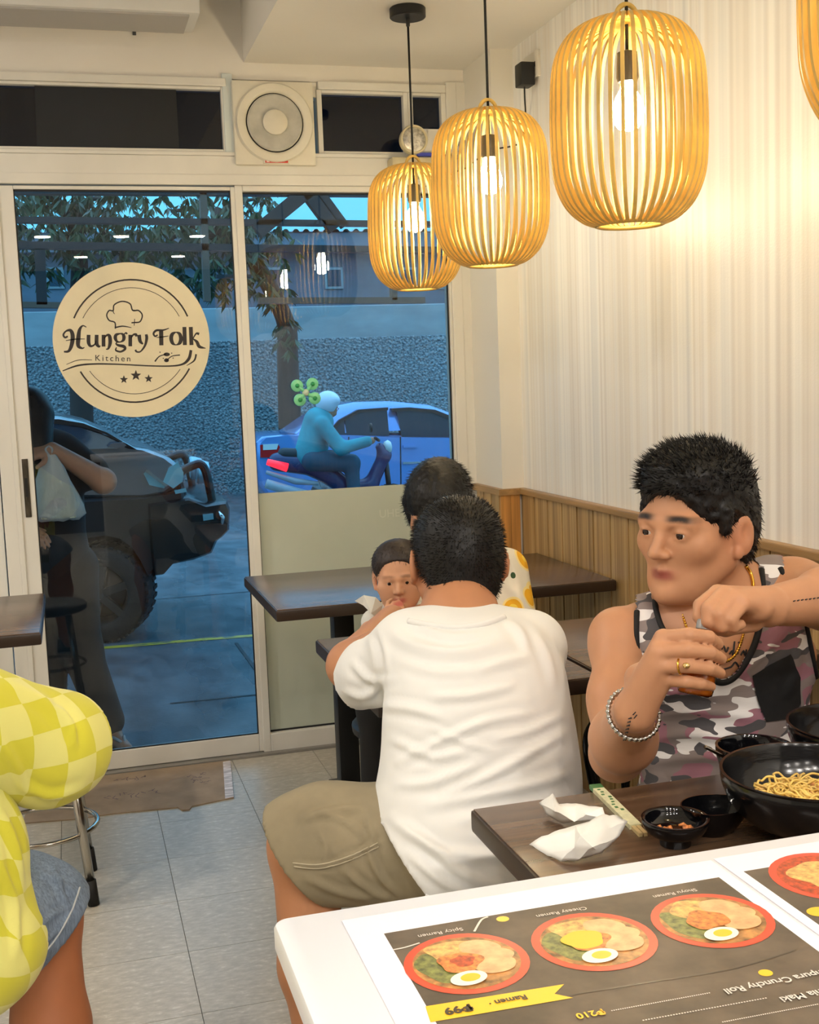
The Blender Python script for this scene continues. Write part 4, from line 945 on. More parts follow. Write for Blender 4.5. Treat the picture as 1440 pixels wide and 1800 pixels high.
def hit(tree, u_, v_, off=.0015):
    d = CR*(u_-720)/FPX - CU*(v_-900)/FPX + CF; d = d/np.linalg.norm(d)
    r = tree.ray_cast(Vector((0, 0, CAMH)), Vector(d))
    return None if r[0] is None else np.array(r[0])+off*np.array(r[1])
def drape(name, tree, poly, m, parent, off=.002, step=9.0, **kw):
    """a patch of cloth / ink lying on a surface, outline read off the photo"""
    me = bpy.data.meshes.new(name); bm = bmesh.new(); bm.faces.new([bm.verts.new((a, b, 0)) for a, b in poly]); bmesh.ops.triangulate(bm, faces=list(bm.faces))
    for _ in range(6):
        e = [x for x in bm.edges if x.calc_length() > step]
        if not e: break
        bmesh.ops.subdivide_edges(bm, edges=e, cuts=1); bmesh.ops.triangulate(bm, faces=list(bm.faces))
    last = None
    for v in bm.verts:
        p = hit(tree, v.co.x, v.co.y, off)
        v.tag = p is not None
        if p is not None: v.co = p
    bmesh.ops.delete(bm, geom=[v for v in bm.verts if not v.tag], context='VERTS')
    bm.to_mesh(me); bm.free(); return link(name, me, m, parent, True, **kw)
def piping(name, tree, pts, r, m, parent, off=.001, n=10, seg=6, closed=False, **kw):
    P = [hit(tree, a, b, off) for a, b in [q[:2] for q in bez([(a, b, 0) for a, b in pts], n)]]; P = [p for p in P if p is not None]
    return MB().tube(P, r, 8, closed=closed).build(name, m, parent, smooth=True, **kw)
def frame(f, up=(0, 0, 1)):
    """columns: right, forward, up"""
    f = np.asarray(f, float); f = f/np.linalg.norm(f); r = np.cross(f, up); r /= np.linalg.norm(r); u = np.cross(r, f)
    return np.stack([r, f, u], 1)
def head_prims(C, M, s=1.0, fat=0.0):
    T = lambda x, y, z: np.asarray(C)+M@(np.array([x, y, z])*s)
    r = lambda *a: np.array(a)*s
    P = [elp(T(0, -.012, .028), r(.076, .093, .083), M, .03*s), elp(T(0, .028, -.03), r(.060+fat, .062, .078), M, .035*s), elp(T(0, .050, -.082), r(.038+fat, .034, .028), M, .03*s),
         cap(T(-.050-fat, .0, -.05), T(-.022, .055, -.09), .020*s, .018*s, .025*s), cap(T(.050+fat, .0, -.05), T(.022, .055, -.09), .020*s, .018*s, .025*s),
         elp(T(-.040, .058, -.022), r(.024+fat, .022, .022), M, .02*s), elp(T(.040, .058, -.022), r(.024+fat, .022, .022), M, .02*s),
         cap(T(-.040, .074, .014), T(.040, .074, .014), .013*s, .013*s, .015*s), cap(T(-.016, .084, .014), T(.016, .084, .014), .010*s, .010*s, .012*s)]
    P += [sub(elp(T(-.031, .094, -.002), r(.016, .012, .009), M, .010*s)), sub(elp(T(.031, .094, -.002), r(.016, .012, .009), M, .010*s))]
    for sd in (-1, 1):
        P += [elp(T(sd*.031, .0785, -.002), r(.0150, .0130, .0120), M, .005*s), sub(elp(T(sd*.031, .0945, -.0035), r(.0128, .0135, .0036), M, .0015*s))]
    P += [cap(T(0, .086, .008), T(0, .107, -.030), .0065*s, .0105*s, .010*s), elp(T(-.012, .097, -.034), r(.008, .009, .007), M, .006*s), elp(T(.012, .097, -.034), r(.008, .009, .007), M, .006*s),
          cap(T(-.021, .080, -.063), T(0, .090, -.0595), .0045*s, .0065*s, .006*s), cap(T(.021, .080, -.063), T(0, .090, -.0595), .0045*s, .0065*s, .006*s),
          cap(T(-.018, .080, -.0695), T(.018, .080, -.0695), .0055*s, .0055*s, .006*s), elp(T(0, .087, -.071), r(.013, .006, .006), M, .005*s), elp(T(0, .080, -.098), r(.020, .016, .015), M, .02*s)]
    for sd in (-1, 1):
        c, s_ = math.cos(.35*sd), math.sin(.35*sd); Rz = np.array([[c, -s_, 0], [s_, c, 0], [0, 0, 1]]); A = M@Rz
        P += [elp(T(sd*(.079+fat), -.010, -.012), r(.0075, .019, .032), A, .006*s), sub(elp(T(sd*(.0885+fat), -.007, -.006), r(.0075, .0105, .019), A, .002*s)), elp(T(sd*(.078+fat), .003, -.038), r(.006, .008, .010), A, .006*s)]
    return P
def face_cols(C, M, s, skin, lip=(150, 78, 66), brow=(34, 24, 20), fatlip=1.0):
    """skin tone with natural lip and eyebrow colour"""
    Cc = np.asarray(C); sk, li, br = (np.array(lin(x)[:3]) for x in (skin, lip, brow))
    def f(V, N):
        q = ((V-Cc)@M)/s; col = np.repeat(sk[None], len(V), 0)
        m = np.exp(-((q[:, 0]/.021)**4+((q[:, 2]+.0655)/.0085)**4))*(q[:, 1] > .07); col = col*(1-m[:, None])+li*m[:, None]
        ax = np.abs(q[:, 0]); bz_ = .022+.10*(.032-ax)*(ax > .032)
        m = np.exp(-(((ax-.032)/.021)**4+((q[:, 2]-bz_)/.0052)**4))*(q[:, 1] > .05); col = col*(1-m[:, None])+br*m[:, None]
        e = np.exp(-(((ax-.080)/.015)**2+(q[:, 1]/.03)**2+((q[:, 2]+.01)/.04)**2)); col = col*(1-.12*e[:, None]*np.array([0, 1, 1]))
        return col
    return f
M_EYEW = mat('eye_white', (226, 220, 212), .15); M_IRIS = mat('dark_iris', (34, 20, 14), .08)
def eyes(parent, C, M, s=1.0, lids=True):
    for sd in (-1, 1):
        c = np.asarray(C)+M@(np.array([sd*.031, .0785, -.003])*s); d = M@np.array([sd*.05, 1, -.05]); d /= np.linalg.norm(d); r = .0108*s
        e = MB().lathe([(r*math.sin(a), -r*math.cos(a)) for a in np.linspace(0, math.pi, 12)], c, 18).build('eye', M_EYEW, parent, smooth=True)
        mb = MB().lathe([(.0, 1.045*r), (.38*r, .985*r), (.58*r, .86*r)], (0, 0, 0), 16); q = Vector((0, 0, 1)).rotation_difference(Vector(d)).to_matrix().to_4x4(); mb.xf(Matrix.Translation(tuple(c)) @ q); mb.build('iris', M_IRIS, e, smooth=True)
def hair_disp(amp, sc, seed=0):
    def f(V, N):
        o = np.array([noise.noise(Vector(v*sc)+Vector((seed, 0, 0)))+.5*noise.noise(Vector(v*sc*2.6)) for v in V]); return V+N*(amp*o)[:, None]
    return f
def strands(name, roots, dirs, L, r, m, parent, seed=1, bend=.3, grav=.0):
    """short hair as thin tapered spikes"""
    rnd = random.Random(seed); V = []; F = []
    for p, d in zip(roots, dirs):
        l = L*rnd.uniform(.6, 1.25); d = d+np.array([rnd.uniform(-bend, bend) for _ in range(3)])+np.array([0, 0, -grav]); d /= np.linalg.norm(d)
        a = np.cross(d, (.3, .5, .8)); a /= np.linalg.norm(a); b = np.cross(d, a); i = len(V); mid = p+d*l*.55; tip = p+d*l+np.array([0, 0, -grav*l*.3])
        for c, w in ((p, r), (mid, r*.75)):
            for k in range(3): q = 2*math.pi*k/3; V.append(c+w*(math.cos(q)*a+math.sin(q)*b))
        V.append(tip)
        for k in range(3): F += [(i+k, i+(k+1) % 3, i+3+(k+1) % 3), (i+k, i+3+(k+1) % 3, i+3+k), (i+3+k, i+3+(k+1) % 3, i+6)]
    o = mesh_obj(name, V, F, m, parent, True); o['kind'] = 'stuff'; return o
def chain(P, R, k=.006): return [cap(P[i], P[i+1], R[i], R[i+1], k) for i in range(len(P)-1)]
SKIN = lambda n, c: vcol_mat(n, .5, 'Col', bump=((260, 260, 260), .08, .0008), sub=.08, spec=.4, mul=((22, 22, 22), .06))
M_HAIR = mat('black_hair', (15, 13, 13), .42, bump=((300, 300, 60), .5, .002), spec=.35)
# ================================================================== MAN IN THE WHITE T-SHIRT (seen from behind)
pm = thing('person', 'heavyset man in white t-shirt and khaki shorts seated with his back turned', 'person', (.66, 1.95, .455))
Hc = at(804, 982, y=2.235); HM = frame((.10, .97, -.22), (.03, .02, 1)); HS = 1.07
sk = (196, 138, 100)
nb = at(806, 1098, y=2.13)
shL, elL, haL = at(704, 1135, y=2.115), at(618, 1170, y=2.235), at(690, 1088, y=2.40)
shR, elR, haR = at(930, 1138, y=2.115), at(938, 1205, y=2.26), at(880, 1120, y=2.42)
hip = at(838, 1455, y=1.95); knL = at(536, 1488, y=2.03); anL = np.array([knL[0]+.01, 1.99, .08])
hipL = at(760, 1490, y=1.95); hipR = at(905, 1480, y=1.95); knR = np.array([.72, 2.30, .50]); anR = np.array([.70, 2.34, .08])
B = head_prims(Hc, HM, HS, .006)
B += [cap(Hc+HM@np.array([0, -.028, -.05]), nb+np.array([0, .0, -.02]), .062, .070, .03), cap(nb, at(838, 1200, y=2.04), .07, .10, .05), elp(at(842, 1300, y=1.99), (.135, .105, .20), k=.06), elp(at(838, 1450, y=1.96), (.15, .115, .11), k=.06),
      cap(shL, shR, .042, .042, .05), cap(shL, elL, .050, .046, .03), cap(elL, haL, .046, .030, .02), cap(shR, elR, .050, .044, .03), cap(elR, haR, .042, .028, .02)]
def simple_hand(w, d, up, s=1.0, curl=.6):
    """relaxed hand from wrist w pointing along d, back of the hand towards up"""
    d = np.asarray(d, float); d /= np.linalg.norm(d); up = np.asarray(up, float); up = up-d*(up@d); up /= np.linalg.norm(up); l = np.cross(d, up); P = []
    for i, (o, L) in enumerate(((-.030, .070), (-.010, .080), (.010, .075), (.029, .058))):
        k0 = w+d*.085*s+l*o*s; P.append(cap(w+d*.02*s+l*o*.5*s, k0, .014*s, .0115*s, .012*s)); a = d*math.cos(curl*.5)-up*math.sin(curl*.5); k1 = k0+a*L*.5*s; b = d*math.cos(curl*1.3)-up*math.sin(curl*1.3); k2 = k1+b*L*.5*s
        P += [cap(k0, k1, .0098*s, .0088*s, .003), cap(k1, k2, .0088*s, .0072*s, .003)]
    t0 = w+d*.03*s-l*.028*s; t1 = t0+(d*.6-l*.7-up*.3)*.045*s; t2 = t1+(d*.9-l*.2-up*.3)*.032*s; P += [cap(w+d*.015*s-l*.01*s, t1, .016*s, .011*s, .012*s), cap(t1, t2, .011*s, .009*s, .003)]
    return P
B += simple_hand(haL, (.75, .6, -.1), (0, .1, 1)); B += simple_hand(haR, (-.4, .8, .1), (0, .1, 1))
B += [cap(hipL, knL, .092, .062, .04), cap(knL+np.array([0, 0, .005]), knL*.5+anL*.5+np.array([-.008, -.014, .02]), .060, .056, .03), cap(knL*.5+anL*.5+np.array([-.008, -.014, .02]), anL, .056, .036, .03), cap(anL-np.array([0, .02, .03]), anL+np.array([-.05, .16, -.052]), .034, .026, .03),
      cap(hipR, knR, .092, .062, .04), cap(knR, anR, .058, .036, .03), cap(anR-np.array([0, .02, .03]), anR+np.array([.0, .16, -.052]), .034, .026, .03)]
bd = body('body', B, .006, SKIN('skin_white_shirt_man', sk), pm, col=face_cols(Hc, HM, HS, sk))
# cropped hair
T = lambda x, y, z: Hc+HM@(np.array([x, y, z])*HS)
Hp = [elp(T(0, -.014, .032), np.array([.083, .098, .086])*HS, HM, .02), elp(T(0, -.040, -.018), np.array([.073, .066, .062])*HS, HM, .03), cap(T(-.03, -.066, -.06), T(.03, -.066, -.06), .028, .028, .03),
      sub(elp(T(0, .085, -.035), np.array([.085, .075, .078])*HS, HM, .012)), sub(elp(T(-.088, .012, -.035), np.array([.026, .030, .034])*HS, HM, .008)), sub(elp(T(.088, .012, -.035), np.array([.026, .030, .034])*HS, HM, .008)), sub(elp(T(0, -.06, -.125), np.array([.10, .06, .035])*HS, HM, .012))]
hr = body('hair', Hp, .005, M_HAIR, pm, post=hair_disp(.0016, 160))
V_, F_ = BV[hr.name]; N_ = normals(V_, F_); sel = np.random.choice(len(V_), 5200)
cr_ = T(.015, -.085, .055)
dirs = N_[sel]*.75+.5*(V_[sel]-cr_)/np.linalg.norm(V_[sel]-cr_, axis=1, keepdims=True)
strands('hair_stubble', V_[sel], dirs, .0085, .0007, M_HAIR, pm, 3, .25)
# t-shirt
M_TEE = mat('white_cotton', (240, 240, 238), .85, var=((4, 4, 4), .008), bump=((700, 700, 700), .05, .0006), sheen=.15)
Tp = [elp(at(840, 1420, y=1.95), (.186, .150, .125), k=.05), elp(at(846, 1330, y=1.97), (.178, .145, .14), k=.06), elp(at(838, 1230, y=2.00), (.168, .125, .13), k=.06), elp(at(838, 1170, y=2.045), (.150, .105, .095), k=.06), elp(at(858, 1510, y=1.94), (.198, .165, .105), k=.05), elp(at(775, 1490, y=1.915), (.125, .150, .10), k=.05),
      cap(at(722, 1136, y=2.10), at(935, 1132, y=2.10), .056, .056, .06), cap(at(770, 1130, y=2.11), at(850, 1127, y=2.11), .058, .058, .05),
      cap(at(712, 1140, y=2.11), at(658, 1180, y=2.175), .058, .062, .05), cap(at(658, 1180, y=2.175), at(632, 1194, y=2.225), .062, .060, .03), cap(at(930, 1140, y=2.10), at(934, 1205, y=2.20), .056, .056, .05),
      half(at(728, 1522, y=1.88), np.cross(CF, at(790, 1592, y=1.85)-at(665, 1446, y=1.85)), .75), half(at(618, 1198, y=2.225), elL-shL+np.array([-.02, .03, .0]), .13), sub(cap(nb+np.array([0, .012, -.012]), Hc+np.array([0, 0, -.02]), .066, .066, .010))]
fl = [([(655, 1240), (720, 1245), (780, 1262)], 9, .006), ([(700, 1340), (760, 1310), (850, 1270), (930, 1255)], 8, .006), ([(690, 1300), (760, 1330), (820, 1320)], 8, .005), ([(760, 1225), (830, 1222), (900, 1205)], 8, .006), ([(690, 1110), (730, 1135), (800, 1145), (880, 1130)], 12, .007), ([(735, 1100), (790, 1118), (850, 1112)], 8, .006),
      ([(840, 1180), (880, 1165), (930, 1155)], 9, .005), ([(700, 1160), (770, 1180), (850, 1175)], 9, .004), ([(780, 1395), (850, 1370), (930, 1325), (990, 1290)], 9, .007), ([(740, 1420), (830, 1400), (930, 1380), (1000, 1360)], 10, .007), ([(700, 1460), (790, 1500), (900, 1500), (980, 1470)], 11, .007), ([(690, 1440), (750, 1480), (820, 1540), (880, 1560)], 10, .008), ([(720, 1500), (780, 1550), (850, 1580)], 9, .006),
      ([(870, 1300), (930, 1285), (985, 1260)], 8, .005), ([(700, 1380), (760, 1375), (840, 1345)], 9, .005), ([(620, 1165), (650, 1195), (690, 1195)], 7, .006), ([(605, 1215), (640, 1225), (675, 1200)], 7, .006), ([(655, 1110), (668, 1150), (672, 1200), (660, 1240)], 6, -.007), ([(940, 1110), (962, 1150), (975, 1200)], 8, .005), ([(890, 1090), (915, 1110), (930, 1140)], 8, .006), ([(810, 1440), (900, 1430), (1000, 1400)], 9, .005), ([(760, 1280), (800, 1300), (870, 1320)], 7, .004)]
def tee_drop(V, N):
    P = px(V); return inpoly(P, [(500, 1405), (660, 1405), (668, 1455), (700, 1525), (740, 1568), (830, 1625), (1100, 1700), (1100, 1800), (500, 1800)]) & (V[:, 2] < .66)
ts = body('t_shirt', Tp, .0055, M_TEE, pm, fold=creases(fl))
tree = bvh(ts)
piping('hem', tree, [(669, 1452), (698, 1522), (738, 1566), (790, 1596)], .0042, M_TEE, pm)
piping('collar', tree, [(718, 1092), (760, 1100), (806, 1103), (850, 1098), (886, 1086)], .0060, M_TEE, pm)
# khaki shorts
M_KH = mat('khaki_cotton', (150, 138, 112), .85, var=((10, 10, 10), .06), bump=((420, 420, 420), .12, .0008))
Sp = [cap(hipL+np.array([.03, 0, 0]), at(575, 1482, y=2.015), .118, .102, .05), cap(at(575, 1482, y=2.015), at(528, 1492, y=2.03), .102, .098, .03), cap(hipR, hipR*.35+knR*.65, .115, .10, .05), elp(hip, (.175, .135, .10), k=.05), half(at(520, 1500, y=2.03), knL-hipL+np.array([.0, 0, -.16]), .17)]
fs = [([(530, 1440), (580, 1425), (640, 1420)], 7, .006), ([(560, 1430), (600, 1440), (640, 1470)], 6, .005), ([(520, 1520), (580, 1520), (650, 1490), (672, 1480)], 4, .005), ([(540, 1545), (600, 1570), (660, 1580)], 7, .005), ([(640, 1430), (655, 1470), (650, 1500), (668, 1540), (700, 1575)], 6, .007), ([(600, 1525), (640, 1560), (690, 1585)], 6, .005), ([(560, 1460), (575, 1490), (570, 1515)], 6, .004)]
so_ = body('shorts', Sp, .006, M_KH, pm, fold=creases(fs)); tr2 = bvh(so_)
for ln in ([(515, 1517), (560, 1520), (610, 1507), (664, 1482)], [(517, 1523), (562, 1526), (612, 1513), (666, 1488)]): piping('seam', tr2, ln, .0014, mat('khaki_thread', (184, 172, 146), .8), so_, .0006)
for a_ in (anL, anR):
    q = a_+np.array([-.02, .065, -.078]); MB().box(q[0]-.045, q[0]+.045, q[1]-.13, q[1]+.13, .0005, .022, .008).build('slipper', mat('black_slipper', (20, 20, 20), .6), pm)
# ================================================================== MAN IN THE CAMOUFLAGE TANK TOP
pc_ = thing('person', 'man in mauve camouflage tank top and gold chain opening a juice bottle', 'person', (1.09, 1.86, .455))
sk = (200, 146, 110)
Hc = at(1224, 921, y=1.83); HM = frame((-.90, -.43, -.03), (.06, .0, 1)); HS = 1.10
nb = at(1272, 1045, y=1.875)
sR, eR, wR = at(1086, 1118, y=1.86), at(1085, 1325, y=1.715), at(1117, 1248, y=1.50)
sL, eL, wL = at(1400, 1035, y=1.855), at(1500, 1046, y=1.66), at(1350, 1066, y=1.52)
ch, be, pe = at(1268, 1170, y=1.855), at(1276, 1330, y=1.85), np.array([1.085, 1.87, .535])
B = head_prims(Hc, HM, HS)
B += [cap(Hc+HM@np.array([0, -.022, -.05])*HS, nb, .054, .062, .03), cap(nb+np.array([0, 0, -.01]), sR+np.array([.05, .01, .02]), .050, .034, .04), cap(nb+np.array([0, 0, -.01]), sL+np.array([-.05, .01, .015]), .050, .040, .04),
      elp(ch, (.158, .098, .135), k=.06), elp(be, (.142, .098, .17), k=.07), elp(pe, (.155, .115, .10), k=.06), elp(ch+np.array([-.075, -.055, .02]), (.075, .045, .055), k=.04), elp(ch+np.array([.075, -.055, .02]), (.075, .045, .055), k=.04),
      cap(nb+np.array([-.03, -.055, -.03]), sR+np.array([.03, -.02, .02]), .012, .014, .03), cap(nb+np.array([.03, -.055, -.03]), sL+np.array([-.03, -.02, .02]), .012, .014, .03)]
TOR = list(B[-13:])
# right arm: deltoid, upper arm, forearm
B += [elp(sR+np.array([-.004, 0, -.015]), (.044, .052, .060), k=.03), cap(sR, sR*.45+eR*.55, .040, .045, .03), cap(sR*.45+eR*.55, eR, .045, .040, .03), cap(eR, eR*.62+wR*.38, .043, .047, .02), cap(eR*.62+wR*.38, wR, .047, .027, .03)]
# left arm
B += [elp(sL+np.array([.0, 0, -.01]), (.056, .058, .060), k=.04), cap(sL, eL, .049, .042, .03), cap(eL, eL*.65+wL*.35, .042, .044, .02), cap(eL*.65+wL*.35, wL, .044, .029, .03)]
# right hand around the bottle
q = lambda u_, v_, y_: at(u_, v_, y=y_)
kn = [q(1166, 1122, 1.462), q(1158, 1146, 1.452), q(1160, 1171, 1.450), q(1170, 1194, 1.456)]
B += [cap(wR, kn[0], .025, .0135, .010), cap(wR, kn[1], .026, .0140, .010), cap(wR, kn[2], .026, .0135, .010), cap(wR, kn[3], .024, .0120, .010)]
FG = [chain([kn[0], q(1212, 1116, 1.432), q(1246, 1120, 1.436), q(1262, 1132, 1.452)], [.0115, .0102, .0094, .0084], .002),
      chain([kn[1], q(1208, 1142, 1.424), q(1248, 1147, 1.428), q(1268, 1158, 1.446)], [.0115, .0104, .0096, .0084], .002),
      chain([kn[2], q(1208, 1170, 1.424), q(1246, 1175, 1.428), q(1266, 1183, 1.446)], [.0112, .0100, .0092, .0080], .002),
      chain([kn[3], q(1206, 1198, 1.430), q(1232, 1202, 1.432), q(1250, 1207, 1.448)], [.0100, .0090, .0082, .0072], .002)]
for f in FG: B += f
B += chain([wR*.6+kn[0]*.4+np.array([.0, .02, .0]), q(1178, 1160, 1.505), q(1210, 1140, 1.515), q(1240, 1132, 1.508)], [.022, .0145, .012, .0095], .008)
# left fist on the cap
fk = [q(1262, 1042, 1.508), q(1274, 1044, 1.486), q(1290, 1050, 1.470), q(1306, 1060, 1.462)]
B += [elp(q(1318, 1068, 1.502), (.034, .030, .022), frame((-.95, -.2, .05)), .015)]+[cap(wL, f_, .026, .0125, .008) for f_ in fk]
B += chain([fk[0], q(1232, 1064, 1.498), q(1230, 1084, 1.490), q(1240, 1098, 1.484)], [.0122, .0108, .0100, .0086], .0015)
B += chain([fk[1], q(1246, 1070, 1.470), q(1246, 1092, 1.466), q(1258, 1104, 1.470)], [.0125, .0112, .0104, .0090], .0015)
B += chain([fk[2], q(1264, 1080, 1.456), q(1268, 1100, 1.456), q(1282, 1102, 1.466)], [.0122, .0108, .0100, .0086], .0015)
B += chain([fk[3], q(1284, 1088, 1.450), q(1290, 1102, 1.454), q(1302, 1098, 1.466)], [.0110, .0096, .0088, .0078], .0015)
B += chain([q(1322, 1090, 1.515), q(1276, 1104, 1.512), q(1246, 1106, 1.494)], [.018, .0120, .0090], .006)
# legs under the table
for sx_ in (-1, 1):
    h0 = pe+np.array([sx_*.085, -.02, -.02]); k0 = np.array([pe[0]+sx_*.13, 1.44, .535]); a0 = np.array([pe[0]+sx_*.12, 1.50, .075])
    B += [cap(h0, k0, .085, .060, .04), cap(k0, k0*.5+a0*.5+np.array([0, .02, .02]), .056, .054, .03), cap(k0*.5+a0*.5+np.array([0, .02, .02]), a0, .054, .036, .03), cap(a0+np.array([0, .03, -.025]), a0+np.array([0, -.14, -.05]), .034, .026, .03)]
bd = body('body', B, .0034, SKIN('skin_camo_man', sk), pc_, col=face_cols(Hc, HM, HS, sk, (158, 84, 72)))
eyes(bd, Hc, HM, HS)
btree = bvh(bd)
_g, _l = sdf_grid(TOR, .006); _v, _f = surface(_g, _l, .006); torso = BVHTree.FromPolygons([tuple(v) for v in _v], [tuple(int(i) for i in f) for f in _f])
# hair: short sides, tousled top
T = lambda x, y, z: Hc+HM@(np.array([x, y, z])*HS)
Hp = [elp(T(0, -.010, .040), np.array([.082, .100, .086])*HS, HM, .02), elp(T(0, -.050, -.010), np.array([.074, .058, .070])*HS, HM, .03), elp(T(0, .002, .080), np.array([.072, .082, .045])*HS, HM, .03), cap(T(-.038, .052, .084), T(.038, .052, .084), .018, .018, .02), cap(T(-.03, -.080, -.055), T(.03, -.080, -.055), .020, .020, .02),
      cap(T(-.074, .030, .0), T(-.074, .028, .030), .010, .012, .01), cap(T(.074, .030, .0), T(.074, .028, .030), .010, .012, .01),
      sub(elp(T(0, .105, -.012), np.array([.072, .060, .076])*HS, HM, .012)), sub(elp(T(-.088, .008, -.040), np.array([.030, .034, .040])*HS, HM, .008)), sub(elp(T(.088, .008, -.040), np.array([.030, .034, .040])*HS, HM, .008)), sub(elp(T(0, .075, -.075), np.array([.09, .085, .055])*HS, HM, .01)), sub(elp(T(0, -.06, -.125), np.array([.10, .06, .04])*HS, HM, .012))]
hr = body('hair', Hp, .0045, M_HAIR, pc_, post=hair_disp(.0032, 95, 4))
V_, F_ = BV[hr.name]; N_ = normals(V_, F_); L_ = (V_-Hc)@HM/HS
top_ = np.where((L_[:, 2] > .055))[0]; sd_ = np.where((L_[:, 2] <= .055))[0]
sel = np.random.choice(top_, 2600); fw = HM@np.array([.35, .75, .25])
strands('hair_tufts', V_[sel]-N_[sel]*.004, N_[sel]*.5+fw*.6, .021, .0010, M_HAIR, pc_, 5, .34)
sel = np.random.choice(sd_, 2600); strands('hair_sides', V_[sel]-N_[sel]*.003, N_[sel]*.35+HM@np.array([0, -.35, -.75]), .013, .0008, M_HAIR, pc_, 6, .3)
# tank top
def camo():
    m = bpy.data.materials.new('mauve_camouflage'); m.use_nodes = True; k = NT(m)
    v = k.coord((1.0, 1.0, 1.9)); w = k.n('TexNoise'); w.inputs['Scale'].default_value = 9; k.l(v, w.inputs['Vector'])
    va = k.n('VectorMath', operation='MULTIPLY_ADD'); va.inputs[1].default_value = (.06, .06, .05); k.l(w.outputs['Color'], va.inputs[0]); k.l(v, va.inputs[2]); vv = va.outputs[0]
    def mapped(off, sc):
        mp = k.n('Mapping'); mp.inputs['Location'].default_value = off; mp.inputs['Scale'].default_value = sc; k.l(vv, mp.inputs[0]); return mp.outputs[0]
    base = k.ramp(k.noise(mapped((0, 0, 0), (1, 1, 1)), 13, 1), [(0, lin((160, 112, 126))), (.49, lin((142, 130, 128)))], 'CONSTANT')
    dk = k.ramp(k.noise(mapped((5, 3, 1), (1, 1, 1)), 19, 1), [(0, (0, 0, 0, 1)), (.585, (1, 1, 1, 1))], 'CONSTANT')
    wh = k.ramp(k.noise(mapped((9, 7, 4), (.8, .8, 1.35)), 17, 1), [(0, (0, 0, 0, 1)), (.565, (1, 1, 1, 1))], 'CONSTANT')
    c = k.mix(base, lin((238, 235, 235)), wh); c = k.mix(c, lin((84, 82, 86)), dk)
    k.l(c, k.b.inputs['Base Color']); k.b.inputs['Roughness'].default_value = .85; k.bump(k.noise(k.coord((8, 8, 160)), 1, 2), .25, .002)
    return m
M_BIND = mat('black_binding', (15, 14, 16), .75)
K = .0085
Tk = [elp(ch, (.158+K, .098+K, .135+K), k=.06), elp(be, (.150+K, .100+K, .18+K), k=.07), elp(pe, (.165+K, .122+K, .10), k=.06), elp(ch+np.array([-.075, -.055, .02]), (.075+K, .045+K, .055+K), k=.04), elp(ch+np.array([.075, -.055, .02]), (.075+K, .045+K, .055+K), k=.04),
      cap(nb+np.array([0, 0, -.01]), sR+np.array([.05, .01, .02]), .050+K, .036+K, .04), cap(nb+np.array([0, 0, -.01]), sL+np.array([-.05, .01, .015]), .050+K, .040+K, .04), elp(sR+np.array([.03, 0, -.015]), (.050+K*.6, .058+K*.6, .062), k=.04), elp(sL+np.array([.0, 0, -.01]), (.056+K*.6, .058+K*.6, .060), k=.04)]
NECK = [(1150, 1010), (1152, 1072), (1168, 1110), (1205, 1150), (1245, 1188), (1272, 1200), (1300, 1182), (1328, 1130), (1342, 1060), (1338, 990), (1240, 940)]
ARMR = [(1020, 1000), (1122, 1000), (1121, 1072), (1120, 1130), (1126, 1180), (1126, 1250), (1010, 1260)]
ARML = [(1368, 960), (1378, 1002), (1388, 1040), (1412, 1080), (1424, 1130), (1438, 1200), (1450, 1260), (1600, 1260), (1600, 940)]
def tank_drop(V, N):
    P = px(V); fr_ = V[:, 1] < 1.90
    return (fr_ & (inpoly(P, NECK) | inpoly(P, ARMR) | inpoly(P, ARML))) | (~fr_ & ((V[:, 2] > nb[2]-.03) | inpoly(P, ARMR) | inpoly(P, ARML)))
fl = [([(1140, 1260), (1220, 1250), (1330, 1262)], 9, .004), ([(1135, 1300), (1210, 1290), (1290, 1300)], 9, .005), ([(1140, 1340), (1230, 1330), (1320, 1335)], 9, .004), ([(1290, 1190), (1340, 1150), (1390, 1090)], 9, .004), ([(1150, 1230), (1200, 1215), (1260, 1225)], 8, .004), ([(1380, 1220), (1400, 1180), (1405, 1120)], 8, .004)]
tk = body('tank_top', Tk, .0045, camo(), pc_, fold=creases(fl), drop=tank_drop); ttree = bvh(tk)
# edge binding: follows the openings on a slightly larger copy of the torso
G_, lo_ = sdf_grid(Tk, .006); Vb, Fb = surface(G_, lo_, .006); full = BVHTree.FromPolygons([tuple(v) for v in Vb], [tuple(int(i) for i in f) for f in Fb])
piping('neck_binding', full, [(1152, 1055), (1154, 1075), (1168, 1110), (1205, 1150), (1245, 1188), (1272, 1200), (1300, 1182), (1328, 1130), (1342, 1060), (1339, 1000)], .0058, M_BIND, tk, -.001)
piping('armhole_binding', full, [(1120, 1074), (1119, 1110), (1121, 1150), (1126, 1190)], .0052, M_BIND, tk, -.001)
piping('armhole_binding', full, [(1372, 998), (1380, 1015), (1390, 1042), (1412, 1082), (1424, 1130), (1438, 1200)], .0052, M_BIND, tk, -.001)
drape('chest_pocket', ttree, [(1321, 1188), (1350, 1170), (1388, 1150), (1394, 1158), (1404, 1190), (1405, 1235), (1390, 1262), (1345, 1268), (1330, 1230)], mat('black_pocket_cloth', (14, 14, 17), .8, bump=((300, 300, 300), .1, .0008)), tk, .004)
# jeans
M_JN = mat('dark_shorts', (38, 38, 44), .8)
Jp = [elp(pe+np.array([0, 0, -.02]), (.170, .128, .095), k=.05)]
for sx_ in (-1, 1):
    h0 = pe+np.array([sx_*.085, -.02, -.02]); k0 = np.array([pe[0]+sx_*.13, 1.44, .535]); Jp.append(cap(h0, k0*.85+h0*.15, .096, .076, .05))
body('shorts', Jp, .008, M_JN, pc_)
